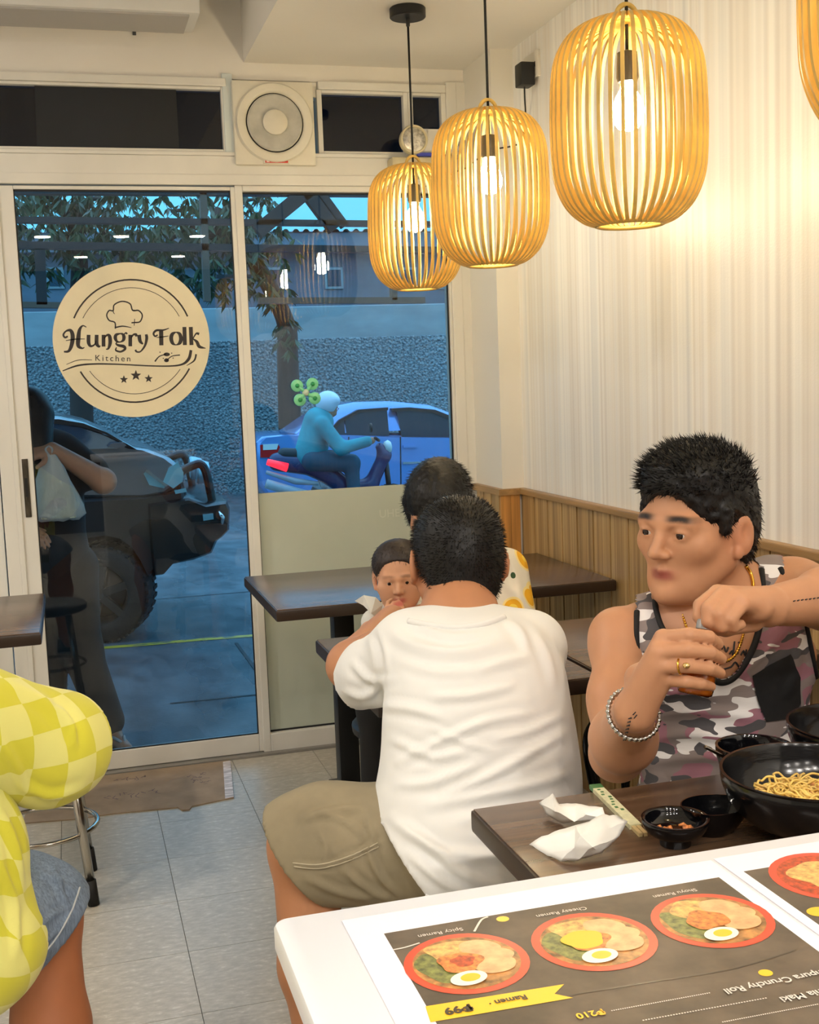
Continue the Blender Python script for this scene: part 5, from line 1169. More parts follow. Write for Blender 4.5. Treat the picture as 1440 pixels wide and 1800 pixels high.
# chain, bracelet, ring, tattoos
M_GOLD = mat('gold', (226, 176, 74), .22, 1.0); M_SILV = mat('silver_links', (196, 194, 190), .22, 1.0)
def beads(name, P, r, m, parent, gap):
    P = [np.asarray(p) for p in P]; mb = MB(); acc = 0; last = P[0]
    pts = []; 
    for a, b in zip(P[:-1], P[1:]):
        L = np.linalg.norm(b-a); t = 0
        while acc+L-t >= gap: t += gap-acc; acc = 0; pts.append(a+(b-a)*t/L)
        acc += L-t
    mb = MB()
    for p in pts: mb.lathe([(.0, -r), (.7*r, -.7*r), (r, 0), (.7*r, .7*r), (.0, r)], p, 8)
    return mb.build(name, m, parent, smooth=True)
cpts = [hit(torso, a, b, .003) for a, b in [p_[:2] for p_ in bez([(1196, 1066, 0), (1202, 1090, 0), (1214, 1118, 0), (1240, 1148, 0), (1268, 1163, 0), (1290, 1152, 0), (1304, 1120, 0), (1310, 1085, 0)], 10)]]
nk = [hit(torso, a, b, .003) for a, b in [p_[:2] for p_ in bez([(1318, 1050, 0), (1322, 1030, 0), (1318, 1010, 0), (1309, 996, 0)], 10)]]
cn = MB().tube([p for p in cpts if p is not None], .0017, 6).build('gold_chain', M_GOLD, pc_, smooth=True); beads('chain_links', [p for p in cpts if p is not None], .0030, M_GOLD, cn, .0048); MB().tube([p for p in nk if p is not None], .0033, 8).build('chain_side', M_GOLD, cn, smooth=True)
ax_ = (eR-wR)/np.linalg.norm(eR-wR); bcn = wR+ax_*.022; u1 = np.cross(ax_, (0, 0, 1.)); u1 /= np.linalg.norm(u1); u2 = np.cross(ax_, u1)
bp = [bcn+.037*(math.cos(a)*u1+math.sin(a)*u2)+ax_*(.010*math.cos(a)) for a in np.linspace(0, 2*math.pi, 60)]
bc2 = MB().tube(bp[:-1], .0026, 6, closed=True).build('bracelet', M_SILV, pc_, smooth=True); beads('bracelet_links', bp, .0042, M_SILV, bc2, .0075)
rp = FG[2][0]; rc = kn[2]*.25+q(1208, 1170, 1.424)*.75; rd = q(1208, 1170, 1.424)-kn[2]; rd /= np.linalg.norm(rd); r1 = np.cross(rd, (0, 0, 1.)); r1 /= np.linalg.norm(r1); r2 = np.cross(rd, r1)
rg = MB().tube([rc+.0112*(math.cos(a)*r1+math.sin(a)*r2) for a in np.linspace(0, 2*math.pi, 25)[:-1]], .0016, 6, closed=True).build('finger_ring', M_GOLD, pc_, smooth=True)
rh = hit(btree, 1207, 1170, .002); MB().lathe([(.0, .004), (.004, .003), (.0055, 0), (.004, -.003), (.0, -.004)], rh, 10).build('ring_stone', mat('pale_gold', (236, 206, 140), .25, .8), rg, smooth=True)
M_TAT = mat('tattoo_ink', (46, 42, 44), .6)
def ink(name, lines, w, tree=None):
    mb = MB()
    for ln in lines:
        P = [hit(tree or btree, a, b, .0012) for a, b in [z_[:2] for z_ in bez([(a, b, 0) for a, b in ln], 4)]]
        P = [p for p in P if p is not None]
        if len(P) > 1: mb.tube(P, w, 5)
    if mb.V: mb.build(name, M_TAT, bd, smooth=True)
ink('chest_tattoo', [[(1268, 1142), (1272, 1136), (1276, 1146), (1280, 1138)], [(1282, 1150), (1287, 1144), (1288, 1152), (1291, 1128)], [(1296, 1150), (1298, 1138)], [(1298, 1131), (1299, 1129)], [(1302, 1152), (1307, 1144), (1309, 1152), (1312, 1142)], [(1272, 1176), (1285, 1172), (1292, 1164), (1298, 1172)]], .0016, torso)
ink('forearm_tattoo', [[(1096+i*1.6+(j % 2)*4, 1300-i*6.2), (1101+i*1.6, 1298-i*6.2)] for i in range(7) for j in (0, 1)]+[[(1113, 1256), (1118, 1251)], [(1115, 1262), (1120, 1256)]], .0008)
ink('wrist_tattoo', [[(1394+i*7, 1057-i*.9), (1397+i*7, 1056-i*.9)] for i in range(7)], .0010)
# ================================================================== JUICE BOTTLE
b0, b1 = q(1221, 1222, 1.462), q(1242, 1094, 1.478); dv = b1-b0; HB = np.linalg.norm(dv); rt = Vector((0, 0, 1)).rotation_difference(Vector(dv/HB)).to_matrix().to_4x4(); BM = Matrix.Translation(tuple(b0)) @ rt
bt = thing('juice_bottle', 'small clear bottle of orange juice held in the man\'s two hands', 'bottle', tuple(b0))
sc2 = HB/.105
MB().lathe([(r*sc2, z*sc2) for r, z in ((.0, .001), (.021, .0), (.0245, .003), (.0255, .010), (.0255, .050), (.0235, .062), (.014, .080), (.0115, .088), (.0115, .100))], (0, 0, 0), 32).xf(BM).build('bottle_shell', glass_mat('clear_plastic', (.95, .95, .95, 1), .03, 1.45, .02), bt, auto=50)
MB().lathe([(r*sc2, z*sc2) for r, z in ((.0, .002), (.020, .002), (.0238, .005), (.0243, .012), (.0243, .050), (.0222, .063), (.0, .063))], (0, 0, 0), 32).xf(BM).build('orange_juice', mat('orange_juice', (232, 128, 22), .25, sub=.2), bt, auto=50)
MB().lathe([(r*sc2, z*sc2) for r, z in ((.0125, .094), (.0135, .0945), (.0135, .106), (.012, .108), (.0, .108))], (0, 0, 0), 28).xf(BM).build('cap', mat('clear_white_cap', (206, 206, 204), .2, trans=.5), bt, auto=40)
# ================================================================== WOMAN WITH THE BABY
pw = thing('person', 'dark-haired woman in lemon-print blouse bending over the baby on her lap', 'person', (.86, 3.02, .455))
sk = (204, 148, 112)
Hc = at(770, 890, y=2.97); HM = frame((-.42, -.66, -.62), (-.25, -.6, .8)); HS = .98
nb = at(812, 985, y=3.03)
sR, eR, wR = at(735, 1000, y=3.03), at(715, 1090, y=2.92), at(705, 1085, y=2.80)
sL, eL, wL = at(893, 1000, y=3.03), at(905, 1085, y=2.95), at(800, 1105, y=2.83)
B = head_prims(Hc, HM, HS)+[cap(Hc+HM@np.array([0, -.03, -.05])*HS, nb, .048, .055, .03), cap(nb, at(815, 1120, y=3.02), .06, .10, .05), elp((.87, 3.03, .53), (.15, .12, .10), k=.05), cap(sR, sL, .038, .038, .04),
      cap(sR, eR, .040, .036, .03), cap(eR, wR, .034, .024, .02), cap(sL, eL, .040, .036, .03), cap(eL, wL, .034, .024, .02)]
B += simple_hand(wR, (.4, -.5, .1), (-.3, -.4, .8), .85); B += simple_hand(wL, (-.9, -.2, .1), (0, -.6, .8), .85)
bd = body('body', B, .006, SKIN('skin_woman', sk), pw, col=face_cols(Hc, HM, HS, sk, (176, 96, 86))); eyes(bd, Hc, HM, HS)
T = lambda x, y, z: Hc+HM@(np.array([x, y, z])*HS)
Hp = [elp(T(0, -.016, .036), np.array([.086, .104, .088])*HS, HM, .02), elp(T(0, -.055, -.02), np.array([.080, .062, .085])*HS, HM, .03), cap(T(-.072, .012, .02), T(-.075, -.01, -.075), .020, .016, .02), cap(T(.072, .012, .02), T(.075, -.01, -.075), .020, .016, .02),
      sub(elp(T(0, .110, -.025), np.array([.064, .070, .085])*HS, HM, .012)), sub(cap(T(0, .10, .095), T(0, -.03, .135), .006, .004, .008)), elp(T(0, -.10, -.03), np.array([.05, .04, .06])*HS, HM, .03)]
hr = body('hair', Hp, .005, M_HAIR, pw, post=hair_disp(.0022, 120, 8))
V_, F_ = BV[hr.name]; N_ = normals(V_, F_); sel = np.random.choice(len(V_), 2600); L_ = (V_[sel]-Hc)@HM
side = np.sign(L_[:, 0])[:, None]*HM[:, 0][None]; strands('hair_wisps', V_[sel]-N_[sel]*.003, N_[sel]*.30+side*.5-HM[:, 2][None]*.6-HM[:, 1][None]*.3, .020, .0008, M_HAIR, pw, 9, .22)
def lemon():
    m = bpy.data.materials.new('lemon_print_cotton'); m.use_nodes = True; k = NT(m)
    def cells(sc, loc):
        mp = k.n('Mapping'); mp.inputs['Location'].default_value = loc; c = k.n('TexCoord'); k.l(c.outputs['Object'], mp.inputs[0]); mp.inputs['Scale'].default_value = (1, .8, .8)
        v = k.n('TexVoronoi'); v.inputs['Scale'].default_value = sc; v.inputs['Randomness'].default_value = .55; k.l(mp.outputs[0], v.inputs['Vector']); return v.outputs['Distance']
    d = cells(12.5, (.3, .1, .22)); yel = k.ramp(d, [(0, (1, 1, 1, 1)), (.36, (0, 0, 0, 1))], 'CONSTANT'); ringc = k.ramp(d, [(0, lin((248, 214, 80))), (.16, lin((240, 178, 30))), (.30, lin((250, 226, 150)))], 'CONSTANT')
    g = k.ramp(cells(19, (.7, .4, .15)), [(0, (1, 1, 1, 1)), (.14, (0, 0, 0, 1))], 'CONSTANT')
    c = k.mix(lin((236, 228, 212)), lin((60, 88, 56)), g); c = k.mix(c, ringc, yel)
    k.l(c, k.b.inputs['Base Color']); k.b.inputs['Roughness'].default_value = .8; return m
M_LEM = lemon()
Tp = [cap(at(760, 1005, y=3.03), at(880, 1005, y=3.03), .058, .058, .05), elp(at(818, 1060, y=3.03), (.125, .095, .13), k=.05), elp((.87, 3.03, .66), (.15, .115, .14), k=.06), elp((.87, 3.03, .54), (.16, .13, .09), k=.05), cap(sR, sR*.35+eR*.65, .052, .054, .03), cap(sL, eL, .054, .058, .03), sub(cap(nb+np.array([0, -.02, .0]), Hc, .058, .05, .01))]
ts = body('blouse', Tp, .006, M_LEM, pw, fold=creases([([(885, 960), (905, 1010), (915, 1060)], 8, .005), ([(880, 1010), (900, 1040), (930, 1060)], 7, .005)]))
tr3 = bvh(ts)
Lp = [elp((.87, 3.03, .50), (.155, .13, .085), k=.05)]
for kx, ax2 in ((.715, .72), (.90, .86)):
    hp_ = np.array([.87+(kx-.82)*.7, 2.98, .51]); kp_ = np.array([kx, 2.83, .545]); an = np.array([ax2, 2.95, .07])
    Lp += [cap(hp_, kp_, .082, .066, .04), cap(kp_, an, .064, .046, .03), cap(an-np.array([0, -.02, .03]), an+np.array([0, -.13, -.04]), .036, .028, .03)]
body('trousers', Lp, .008, mat('black_trousers', (11, 11, 13), .8), pw)
# ================================================================== BABY
pb_ = thing('person', 'baby in white top held on the woman\'s lap, facing the window side', 'person', (.76, 2.86, .62))
skb = (222, 168, 134)
Bc = at(702, 1012, y=2.84); BMx = frame((-.30, -.90, -.10), (-.05, 0, 1)); BS = .70
B = head_prims(Bc, BMx, BS, .012)
_t = lambda x, y, z: Bc+BMx@(np.array([x, y, z])*BS)
B += [elp(_t(0, -.004, .050), np.array([.086, .086, .072])*BS, BMx, .02), elp(_t(-.036, .048, -.052), np.array([.032, .030, .032])*BS, BMx, .015), elp(_t(.036, .048, -.052), np.array([.032, .030, .032])*BS, BMx, .015)]
bn = at(702, 1062, y=2.86)
B += [cap(Bc+BMx@np.array([0, -.02, -.04])*BS, bn, .030, .036, .02), elp(bn+np.array([0, .01, -.075]), (.068, .055, .085), k=.03), elp(bn+np.array([0, .015, -.16]), (.070, .065, .06), k=.03)]
aR, aE, aH = bn+np.array([-.058, -.005, -.03]), at(648, 1112, y=2.82), at(676, 1082, y=2.765)
B += [cap(aR, aE, .024, .022, .02), cap(aE, aH, .022, .016, .012), cap(bn+np.array([.058, -.005, -.03]), bn+np.array([.085, -.04, -.10]), .024, .022, .02), cap(bn+np.array([.085, -.04, -.10]), bn+np.array([.03, -.085, -.09]), .022, .016, .012)]
B += simple_hand(aH, (.7, -.2, .5), (-.4, -.8, .5), .42, 1.2)
for s_ in (-1, 1): B += [cap(bn+np.array([s_*.035, 0, -.18]), bn+np.array([s_*.06, -.08, -.18]), .038, .032, .02), cap(bn+np.array([s_*.06, -.08, -.18]), bn+np.array([s_*.055, -.10, -.25]), .030, .020, .02), cap(bn+np.array([s_*.055, -.10, -.25]), bn+np.array([s_*.055, -.14, -.26]), .018, .014, .01)]
bb = body('body', B, .004, SKIN('skin_baby', skb), pb_, col=face_cols(Bc, BMx, BS, skb, (196, 104, 96), (166, 122, 96))); eyes(bb, Bc, BMx, BS)
T = lambda x, y, z: Bc+BMx@(np.array([x, y, z])*BS)
hb = body('hair', [elp(T(0, -.010, .046), np.array([.095, .100, .086])*BS, BMx, .02), elp(T(0, -.045, -.015), np.array([.074, .06, .06])*BS, BMx, .02), sub(elp(T(0, .115, -.01), np.array([.100, .076, .092])*BS, BMx, .008)), sub(elp(T(0, -.03, -.12), np.array([.12, .12, .06])*BS, BMx, .01))], .004, mat('fine_dark_hair', (40, 28, 24), .5, bump=((300, 300, 80), .4, .002)), pb_, post=hair_disp(.0012, 140, 2))
Vn, Fn = BV[hb.name]; Nn = normals(Vn, Fn); sel = np.random.choice(len(Vn), 900); strands('hair_wisps', Vn[sel]-Nn[sel]*.002, Nn[sel]*.3+BMx@np.array([0, .5, -.4]), .014, .0006, mat('fine_dark_hair', (40, 28, 24), .5), pb_, 4, .3)
M_BW = mat('white_muslin', (226, 226, 220), .85, bump=((200, 200, 200), .1, .001))
body('romper', [elp(bn+np.array([0, .01, -.075]), (.078, .064, .088), k=.03), elp(bn+np.array([0, .012, -.16]), (.082, .075, .066), k=.03), cap(aR+np.array([.012, 0, 0]), aR*.7+aE*.3, .034, .036, .02), cap(bn+np.array([.046, -.005, -.03]), bn+np.array([.068, -.02, -.06]), .034, .036, .02), sub(cap(bn+np.array([0, 0, -.01]), Bc, .040, .03, .006))], .005, M_BW, pb_)
# bib corner sticking out
bibp = [at(u_, v_, y=y_) for u_, v_, y_ in ((624, 1056, 2.80), (640, 1046, 2.79), (660, 1050, 2.78), (672, 1062, 2.785), (664, 1088, 2.79), (652, 1078, 2.77), (640, 1064, 2.79))]
bo = mesh_obj('bib', bibp, [(0, 1, 6), (1, 5, 6), (1, 2, 5), (2, 3, 5), (3, 4, 5)], M_BW, pb_); sdm = bo.modifiers.new('cloth', 'SOLIDIFY'); sdm.thickness = .003
# ================================================================== DINER IN THE YELLOW CHECKED SHIRT
py_ = thing('person', 'diner in yellow checked shirt and denim shorts seated at the left edge', 'person', (-.30, 1.93, .455))
sk = (176, 112, 76)
sh = at(-40, 1250, y=1.90); el_ = at(92, 1314, y=1.985); ha = at(20, 1310, y=2.22)
hipp = np.array([-.27, 1.90, .52]); Hc = np.array([-.33, 2.02, 1.16]); HM = frame((-.3, .9, -.2)); nb = np.array([-.31, 1.95, 1.00])
kn_ = at(70, 1612, y=2.02); an_ = np.array([kn_[0]+.015, 1.985, .08])
B = head_prims(Hc, HM, 1.0)+[cap(Hc+HM@np.array([0, -.02, -.05]), nb, .052, .058, .03), elp((-.29, 1.93, .82), (.13, .09, .16), k=.05), elp((-.28, 1.92, .62), (.13, .09, .16), k=.05), elp(hipp, (.14, .11, .10), k=.05), cap(nb-np.array([0, 0, .05]), sh, .05, .045, .04), cap(sh, el_, .046, .040, .03), cap(el_, ha, .040, .028, .02)]
shl = np.array([-.46, 1.95, .93]); ell_ = np.array([-.50, 2.08, .74]); hal = np.array([-.42, 2.28, .76]); B += [cap(nb-np.array([0, 0, .05]), shl, .05, .045, .04), cap(shl, ell_, .046, .04, .03), cap(ell_, hal, .04, .028, .02)]
B += simple_hand(ha, (-.2, 1, -.1), (0, 0, 1)); B += simple_hand(hal, (.1, 1, 0), (0, 0, 1))
kl = np.array([-.36, 2.24, .53]); al = np.array([-.36, 2.22, .08])
B += [cap(hipp+np.array([.06, .0, -.01]), kn_, .090, .066, .04), cap(kn_, kn_*.55+an_*.45+np.array([0, -.02, 0]), .062, .060, .03), cap(kn_*.55+an_*.45+np.array([0, -.02, 0]), an_, .060, .036, .03), cap(an_-np.array([0, .02, .03]), an_+np.array([.02, .15, -.05]), .034, .026, .03), cap(hipp+np.array([-.08, 0, 0]), kl, .088, .064, .04), cap(kl, al, .058, .036, .03), cap(al-np.array([0, .02, .03]), al+np.array([0, .15, -.05]), .034, .026, .03)]
body('body', B, .007, SKIN('skin_yellow_diner', sk), py_, col=face_cols(Hc, HM, 1.0, sk))
T = lambda x, y, z: Hc+HM@np.array([x, y, z])
body('hair', [elp(T(0, -.014, .034), (.083, .1, .088), HM, .02), elp(T(0, -.04, -.02), (.075, .066, .065), HM, .03), sub(elp(T(0, .09, -.03), (.085, .07, .08), HM, .01)), sub(elp(T(0, -.06, -.13), (.1, .07, .04), HM, .01))], .007, M_HAIR, py_, post=hair_disp(.002, 120, 3))
def yellow():
    m = bpy.data.materials.new('yellow_check_knit'); m.use_nodes = True; k = NT(m)
    uv = k.n('UVMap', uv_map='pattern'); ck = k.n('TexChecker'); ck.inputs['Scale'].default_value = 1.0; ck.inputs['Color1'].default_value = lin((222, 216, 62)); ck.inputs['Color2'].default_value = lin((238, 234, 136)); k.l(uv.outputs[0], ck.inputs['Vector'])
    k.l(ck.outputs[0], k.b.inputs['Base Color']); k.b.inputs['Roughness'].default_value = .85; k.b.inputs['Sheen Weight'].default_value = .2
    k.bump(k.noise(k.coord((500, 500, 500)), 1, 2), .12, .0008); return m
M_YL = yellow(); SQ = .056
def cyl_uv(a, b, rot):
    a = np.asarray(a); d = np.asarray(b)-a; d = d/np.linalg.norm(d); e1 = np.cross(d, (0, 0, 1.)); e1 /= np.linalg.norm(e1); e2 = np.cross(d, e1)
    def f(V, N):
        q_ = V-a; h_ = q_@d; an = np.arctan2(q_@e2, q_@e1)*.085; c, s_ = math.cos(rot), math.sin(rot); return np.stack([(c*h_-s_*an)/SQ, (s_*h_+c*an)/SQ], 1)+7.3
    return f
slv = [cap(sh+np.array([-.04, -.01, .0]), el_+np.array([-.012, 0, .0]), .093, .090, .04), cap(el_+np.array([-.012, 0, 0]), el_+np.array([.012, .03, -.006]), .090, .088, .03), half(el_+np.array([.022, .045, -.012]), (.55, .9, -.25), .14)]
fly = [([(20, 1200), (80, 1235), (120, 1280)], 10, .006), ([(105, 1245), (125, 1275), (130, 1310)], 7, .008), ([(40, 1380), (90, 1400), (150, 1385)], 8, .005), ([(0, 1300), (30, 1350), (50, 1400)], 9, .006)]
shirt = body('shirt', [elp((-.285, 1.93, .84), (.155, .115, .17), k=.05), elp((-.265, 1.915, .64), (.163, .128, .18), k=.06), elp((-.255, 1.905, .50), (.172, .145, .12), k=.05), cap(shl+np.array([.03, 0, .0]), sh+np.array([-.05, 0, .02]), .07, .075, .05), cap(shl, ell_*.7+shl*.3, .075, .08, .04), sub(cap(nb-np.array([0, 0, .03]), Hc, .062, .05, .01)), half((-.2, 1.9, .40), (0, 0, -1), .45)], .006, M_YL, py_,
            fold=creases([([(5, 1430), (30, 1500), (40, 1600)], 8, .007), ([(0, 1520), (25, 1580), (30, 1680)], 8, .007), ([(20, 1410), (50, 1460), (60, 1530)], 7, .006)]), uv=lambda V, N: np.stack([(np.arctan2(V[:, 1]-1.92, V[:, 0]+.27)*.16+.25*(V[:, 2]-.6))/SQ, (V[:, 2]-.03*np.sin(V[:, 0]*20))/SQ], 1)+9.0)
body('sleeve', slv, .005, M_YL, shirt, fold=creases(fly), uv=cyl_uv(sh, el_, .62))
# denim shorts
M_DN = mat('blue_denim', (112, 128, 150), .85, var=((260, 260, 40), .16), bump=((500, 500, 120), .2, .0008))
sho = body('shorts', [elp(hipp+np.array([0, 0, -.01]), (.155, .125, .095), k=.05), cap(hipp+np.array([.06, 0, -.01]), kn_+np.array([-.028, -.01, .012]), .104, .098, .05), cap(kn_+np.array([-.028, -.01, .012]), kn_+np.array([.0, .0, .0]), .098, .090, .03), cap(hipp+np.array([-.08, 0, 0]), kl*.7+hipp*.3, .1, .09, .05), half(kn_+np.array([.004, .0, -.030]), (.62, .10, -.80), .16)], .006, M_DN, py_,
           fold=creases([([(60, 1530), (100, 1545), (135, 1570)], 6, .005), ([(60, 1640), (90, 1610), (130, 1590)], 5, .004), ([(95, 1520), (105, 1560), (120, 1590)], 6, .005), ([(50, 1690), (85, 1650), (125, 1615)], 5, .004)]))
tr4 = bvh(sho); piping('hem_stitch', tr4, [(62, 1692), (96, 1652), (124, 1604), (140, 1560)], .0016, mat('pale_thread', (190, 196, 200), .8), sho, .0006)
for a_ in (an_, al):
    q_ = a_+np.array([0, .06, 0]); MB().box(q_[0]-.045, q_[0]+.045, q_[1]-.13, q_[1]+.13, .0005, .022, .008).build('slipper', mat('black_slipper', (20, 20, 20), .6), py_)
# ================================================================== OUTSIDE: GROUND
def wet(name, c0, c1, rough0, rough1, sc):
    m = bpy.data.materials.new(name); m.use_nodes = True; k = NT(m)
    f = k.noise(k.coord((1, .45, 1)), sc, 5, .6); g = k.noise(k.coord((1, .3, 1)), .8, 4, .6)
    k.l(k.ramp(f, [(.35, lin(c0)), (.65, lin(c1))]), k.b.inputs['Base Color'])
    r = k.n('MapRange'); r.inputs['From Min'].default_value = .35; r.inputs['From Max'].default_value = .65; r.inputs['To Min'].default_value = rough0; r.inputs['To Max'].default_value = rough1
    k.l(g, r.inputs['Value']); k.l(r.outputs[0], k.b.inputs['Roughness']); k.bump(k.noise(k.coord((1, 1, 1)), 90, 3), .25, .004); k.b.inputs['Specular IOR Level'].default_value = .6
    return m
M_ROAD = wet('wet_concrete', (64, 70, 76), (96, 104, 110), .12, .5, 6.0)
def gz(y): return -.04 if y < 4.4 else (-.04-.08*(y-4.4)/2.6 if y < 7 else (-.12-.34*(y-7)/9 if y < 16 else -.46))
ys_ = [4.34, 5.2, 6.0, 7.0, 8.5, 10, 12, 14, 16, 19, 60]
V = []; F = []
for y in ys_: V += [(-40, y, gz(y)), (60, y, gz(y))]
for i in range(len(ys_)-1): F.append((2*i, 2*i+1, 2*i+3, 2*i+2))
V += [(-40, 4.34, -1), (60, 4.34, -1)]; F.append((len(V)-2, len(V)-1, 1, 0))
gr = mesh_obj('ground_pavement', V, F, M_ROAD, kind='structure')
ya = [at(u_, v_, z=-.115) for u_, v_ in ((60, 1150), (170, 1139), (260, 1132), (350, 1124), (450, 1117), (560, 1108))]
yl = MB()
for a, b in zip(ya[:-1], ya[1:]):
    za, zb = gz(a[1])+.003, gz(b[1])+.003; yl.add([(a[0], a[1]-.035, za), (b[0], b[1]-.035, zb), (b[0], b[1]+.03, zb), (a[0], a[1]+.03, za)], [(0, 1, 2, 3)])
mk = bpy.data.materials.new('worn_yellow_paint'); mk.use_nodes = True; k = NT(mk); k.l(k.ramp(k.noise(k.coord((9, 30, 1)), 1, 4), [(.40, lin((96, 100, 92))), (.48, lin((206, 176, 52)))]), k.b.inputs['Base Color']); k.b.inputs['Roughness'].default_value = .35
yl.build('yellow_line', mk, gr)
jn = MB()
for a, b in (((415, 1130), (450, 1185)), ((275, 1035), (440, 1022)), ((300, 1252), (455, 1236))):
    p, q_ = at(*a, z=-.11), at(*b, z=-.11); d = q_-p; n_ = np.array([-d[1], d[0], 0])/np.linalg.norm(d)*.009
    pts = [p+n_, q_+n_, q_-n_, p-n_]; jn.add([(c[0], c[1], gz(c[1])+.003) for c in pts], [(0, 1, 2, 3)])
jn.build('expansion_joint', mat('dark_joint', (26, 30, 34), .6), gr)['kind'] = 'stuff'
# ================================================================== WALLS AND BUILDINGS BEYOND THE ROAD
def stucco():
    m = bpy.data.materials.new('pebble_dash'); m.use_nodes = True; k = NT(m)
    v = k.n('TexVoronoi'); v.inputs['Scale'].default_value = 26; k.l(k.coord((1, 1, 1)), v.inputs['Vector']); f = k.noise(k.coord((1, 1, 1)), .7, 4); f2 = k.noise(k.coord((1, 1, 1)), 22, 3)
    c = k.ramp(f2, [(.35, lin((98, 108, 112))), (.65, lin((176, 186, 186)))]); c = k.mix(c, k.ramp(f, [(.3, (.62, .66, .68, 1)), (.7, (1, 1, 1, 1))]), 1.0, 'MULTIPLY')
    k.l(c, k.b.inputs['Base Color']); k.b.inputs['Roughness'].default_value = .8; k.bump(v.outputs['Distance'], .8, .05); return m
WY = 20.0; wt = at(650, 592, y=WY)[2]
MB().box(-14, 26, WY, WY+.3, -.6, wt, .02).build('boundary_wall', stucco(), label='pebble-dashed boundary wall across the road', cat='wall')
M_PALE = mat('pale_render', (150, 160, 162), .8, var=((1, 1, 3), .08))
w2 = at(650, 536, y=23)[2]
MB().box(-14, 30, 23, 23.3, -.6, w2, .02).build('rear_wall', M_PALE, label='plain pale rendered wall rising behind the pebble-dashed wall', cat='wall')
# long low building with corrugated roof
bz0, bz1 = at(600, 440, y=27)[2], at(600, 408, y=27)[2]
lb_ = thing('warehouse_building', 'long low blue-grey building with corrugated metal roof', 'building', (6, 28, -.5))
MB().box(-16, 34, 27.4, 34, -.6, bz0+.2).build('wall', mat('blue_grey_cladding', (104, 112, 124), .7, var=((.6, .6, 2), .1)), lb_)
MB().box(-17, 35, 27.0, 27.2, bz0, bz1, .02).build('fascia', mat('grey_fascia', (120, 126, 138), .5), lb_)
cor = MB(); zr = bz1
V = []; F = []; nn = 900
for i in range(nn+1):
    x = -17+52*i/nn; z = .06*(1 if i % 4 < 2 else 0); V += [(x, 26.9, zr+z), (x, 34.0, zr+.25+z)]
for i in range(nn): F.append((2*i, 2*i+2, 2*i+3, 2*i+1))
cor.add(V, F).build('corrugated_roof', mat('corrugated_steel', (150, 166, 176), .35, .5), lb_)
for u_ in (80, 150, 470, 570, 700, 770):
    a, b = at(u_, 470, y=27.38), at(u_+34, 508, y=27.38); wn = MB().box(a[0], b[0], 27.36, 27.42, b[2], a[2], .01).build('window', mat('dull_aluminium', (150, 154, 158), .4, .6), lb_)
    MB().box(a[0]+.06, b[0]-.06, 27.345, 27.36, b[2]+.06, a[2]-.06).build('pane', mat('dark_far_pane', (40, 60, 80), .1), wn)
# ================================================================== STEEL CANOPY FRAME
M_STEEL = mat('dark_steel_beam', (28, 25, 27), .5, var=((3, 3, 3), .1)); M_STEELB = mat('brown_steel_beam', (96, 74, 60), .5)
CY = 10.5
cf = thing('canopy_frame', 'dark steel canopy frame with chevron bracing outside the storefront', 'canopy', (1, CY, gz(CY)))
def hbeam(a, b, th, nm, m=M_STEEL, y=CY):
    p, q_ = at(*a, y=y), at(*b, y=y); t = th/FPX*(y+.6)/2; d = q_-p; d /= np.linalg.norm(d); n_ = np.array([-d[2], 0, d[0]])*t
    pts = [p+n_, q_+n_, q_-n_, p-n_]; MB().prism([(c[0], c[2]) for c in pts], y-.05, y+.05, 'y').build(nm, m, cf)
hbeam((-260, 384), (900, 396), 9, 'beam'); hbeam((-260, 428), (900, 442), 11, 'beam'); hbeam((-260, 336), (900, 344), 7, 'beam')
hbeam((552, 326), (452, 408), 24, 'brace'); hbeam((530, 326), (588, 404), 20, 'brace'); hbeam((562, 338), (606, 398), 12, 'brace')
hbeam((-120, 534), (110, 537), 9, 'beam', M_STEELB); hbeam((455, 529), (745, 528), 10, 'beam', M_STEELB); hbeam((690, 440), (692, 528), 9, 'strut', M_STEELB); hbeam((356, 330), (364, 530), 11, 'post', M_STEELB); hbeam((70, 440), (74, 536), 16, 'post', M_STEEL); hbeam((380, 486), (440, 486), 5, 'beam')
pz0 = gz(CY)
for xx in (at(-240, 400, y=CY)[0], at(880, 400, y=CY)[0]):
    MB().box(xx-.07, xx+.07, CY-.07, CY+.07, pz0, at(0, 330, y=CY)[2]).build('post', M_STEEL, cf)
# soffit over the pavement
sz = at(300, 300, y=6.0)[2]
tag(MB().box(-14, 16, 4.46, 6.0, sz, sz+.12, .02).build('awning_roof', mat('dark_soffit', (58, 58, 62), .8, var=((2, .3, 1), .15))), 'dark flat awning roof over the pavement outside', 'awning')
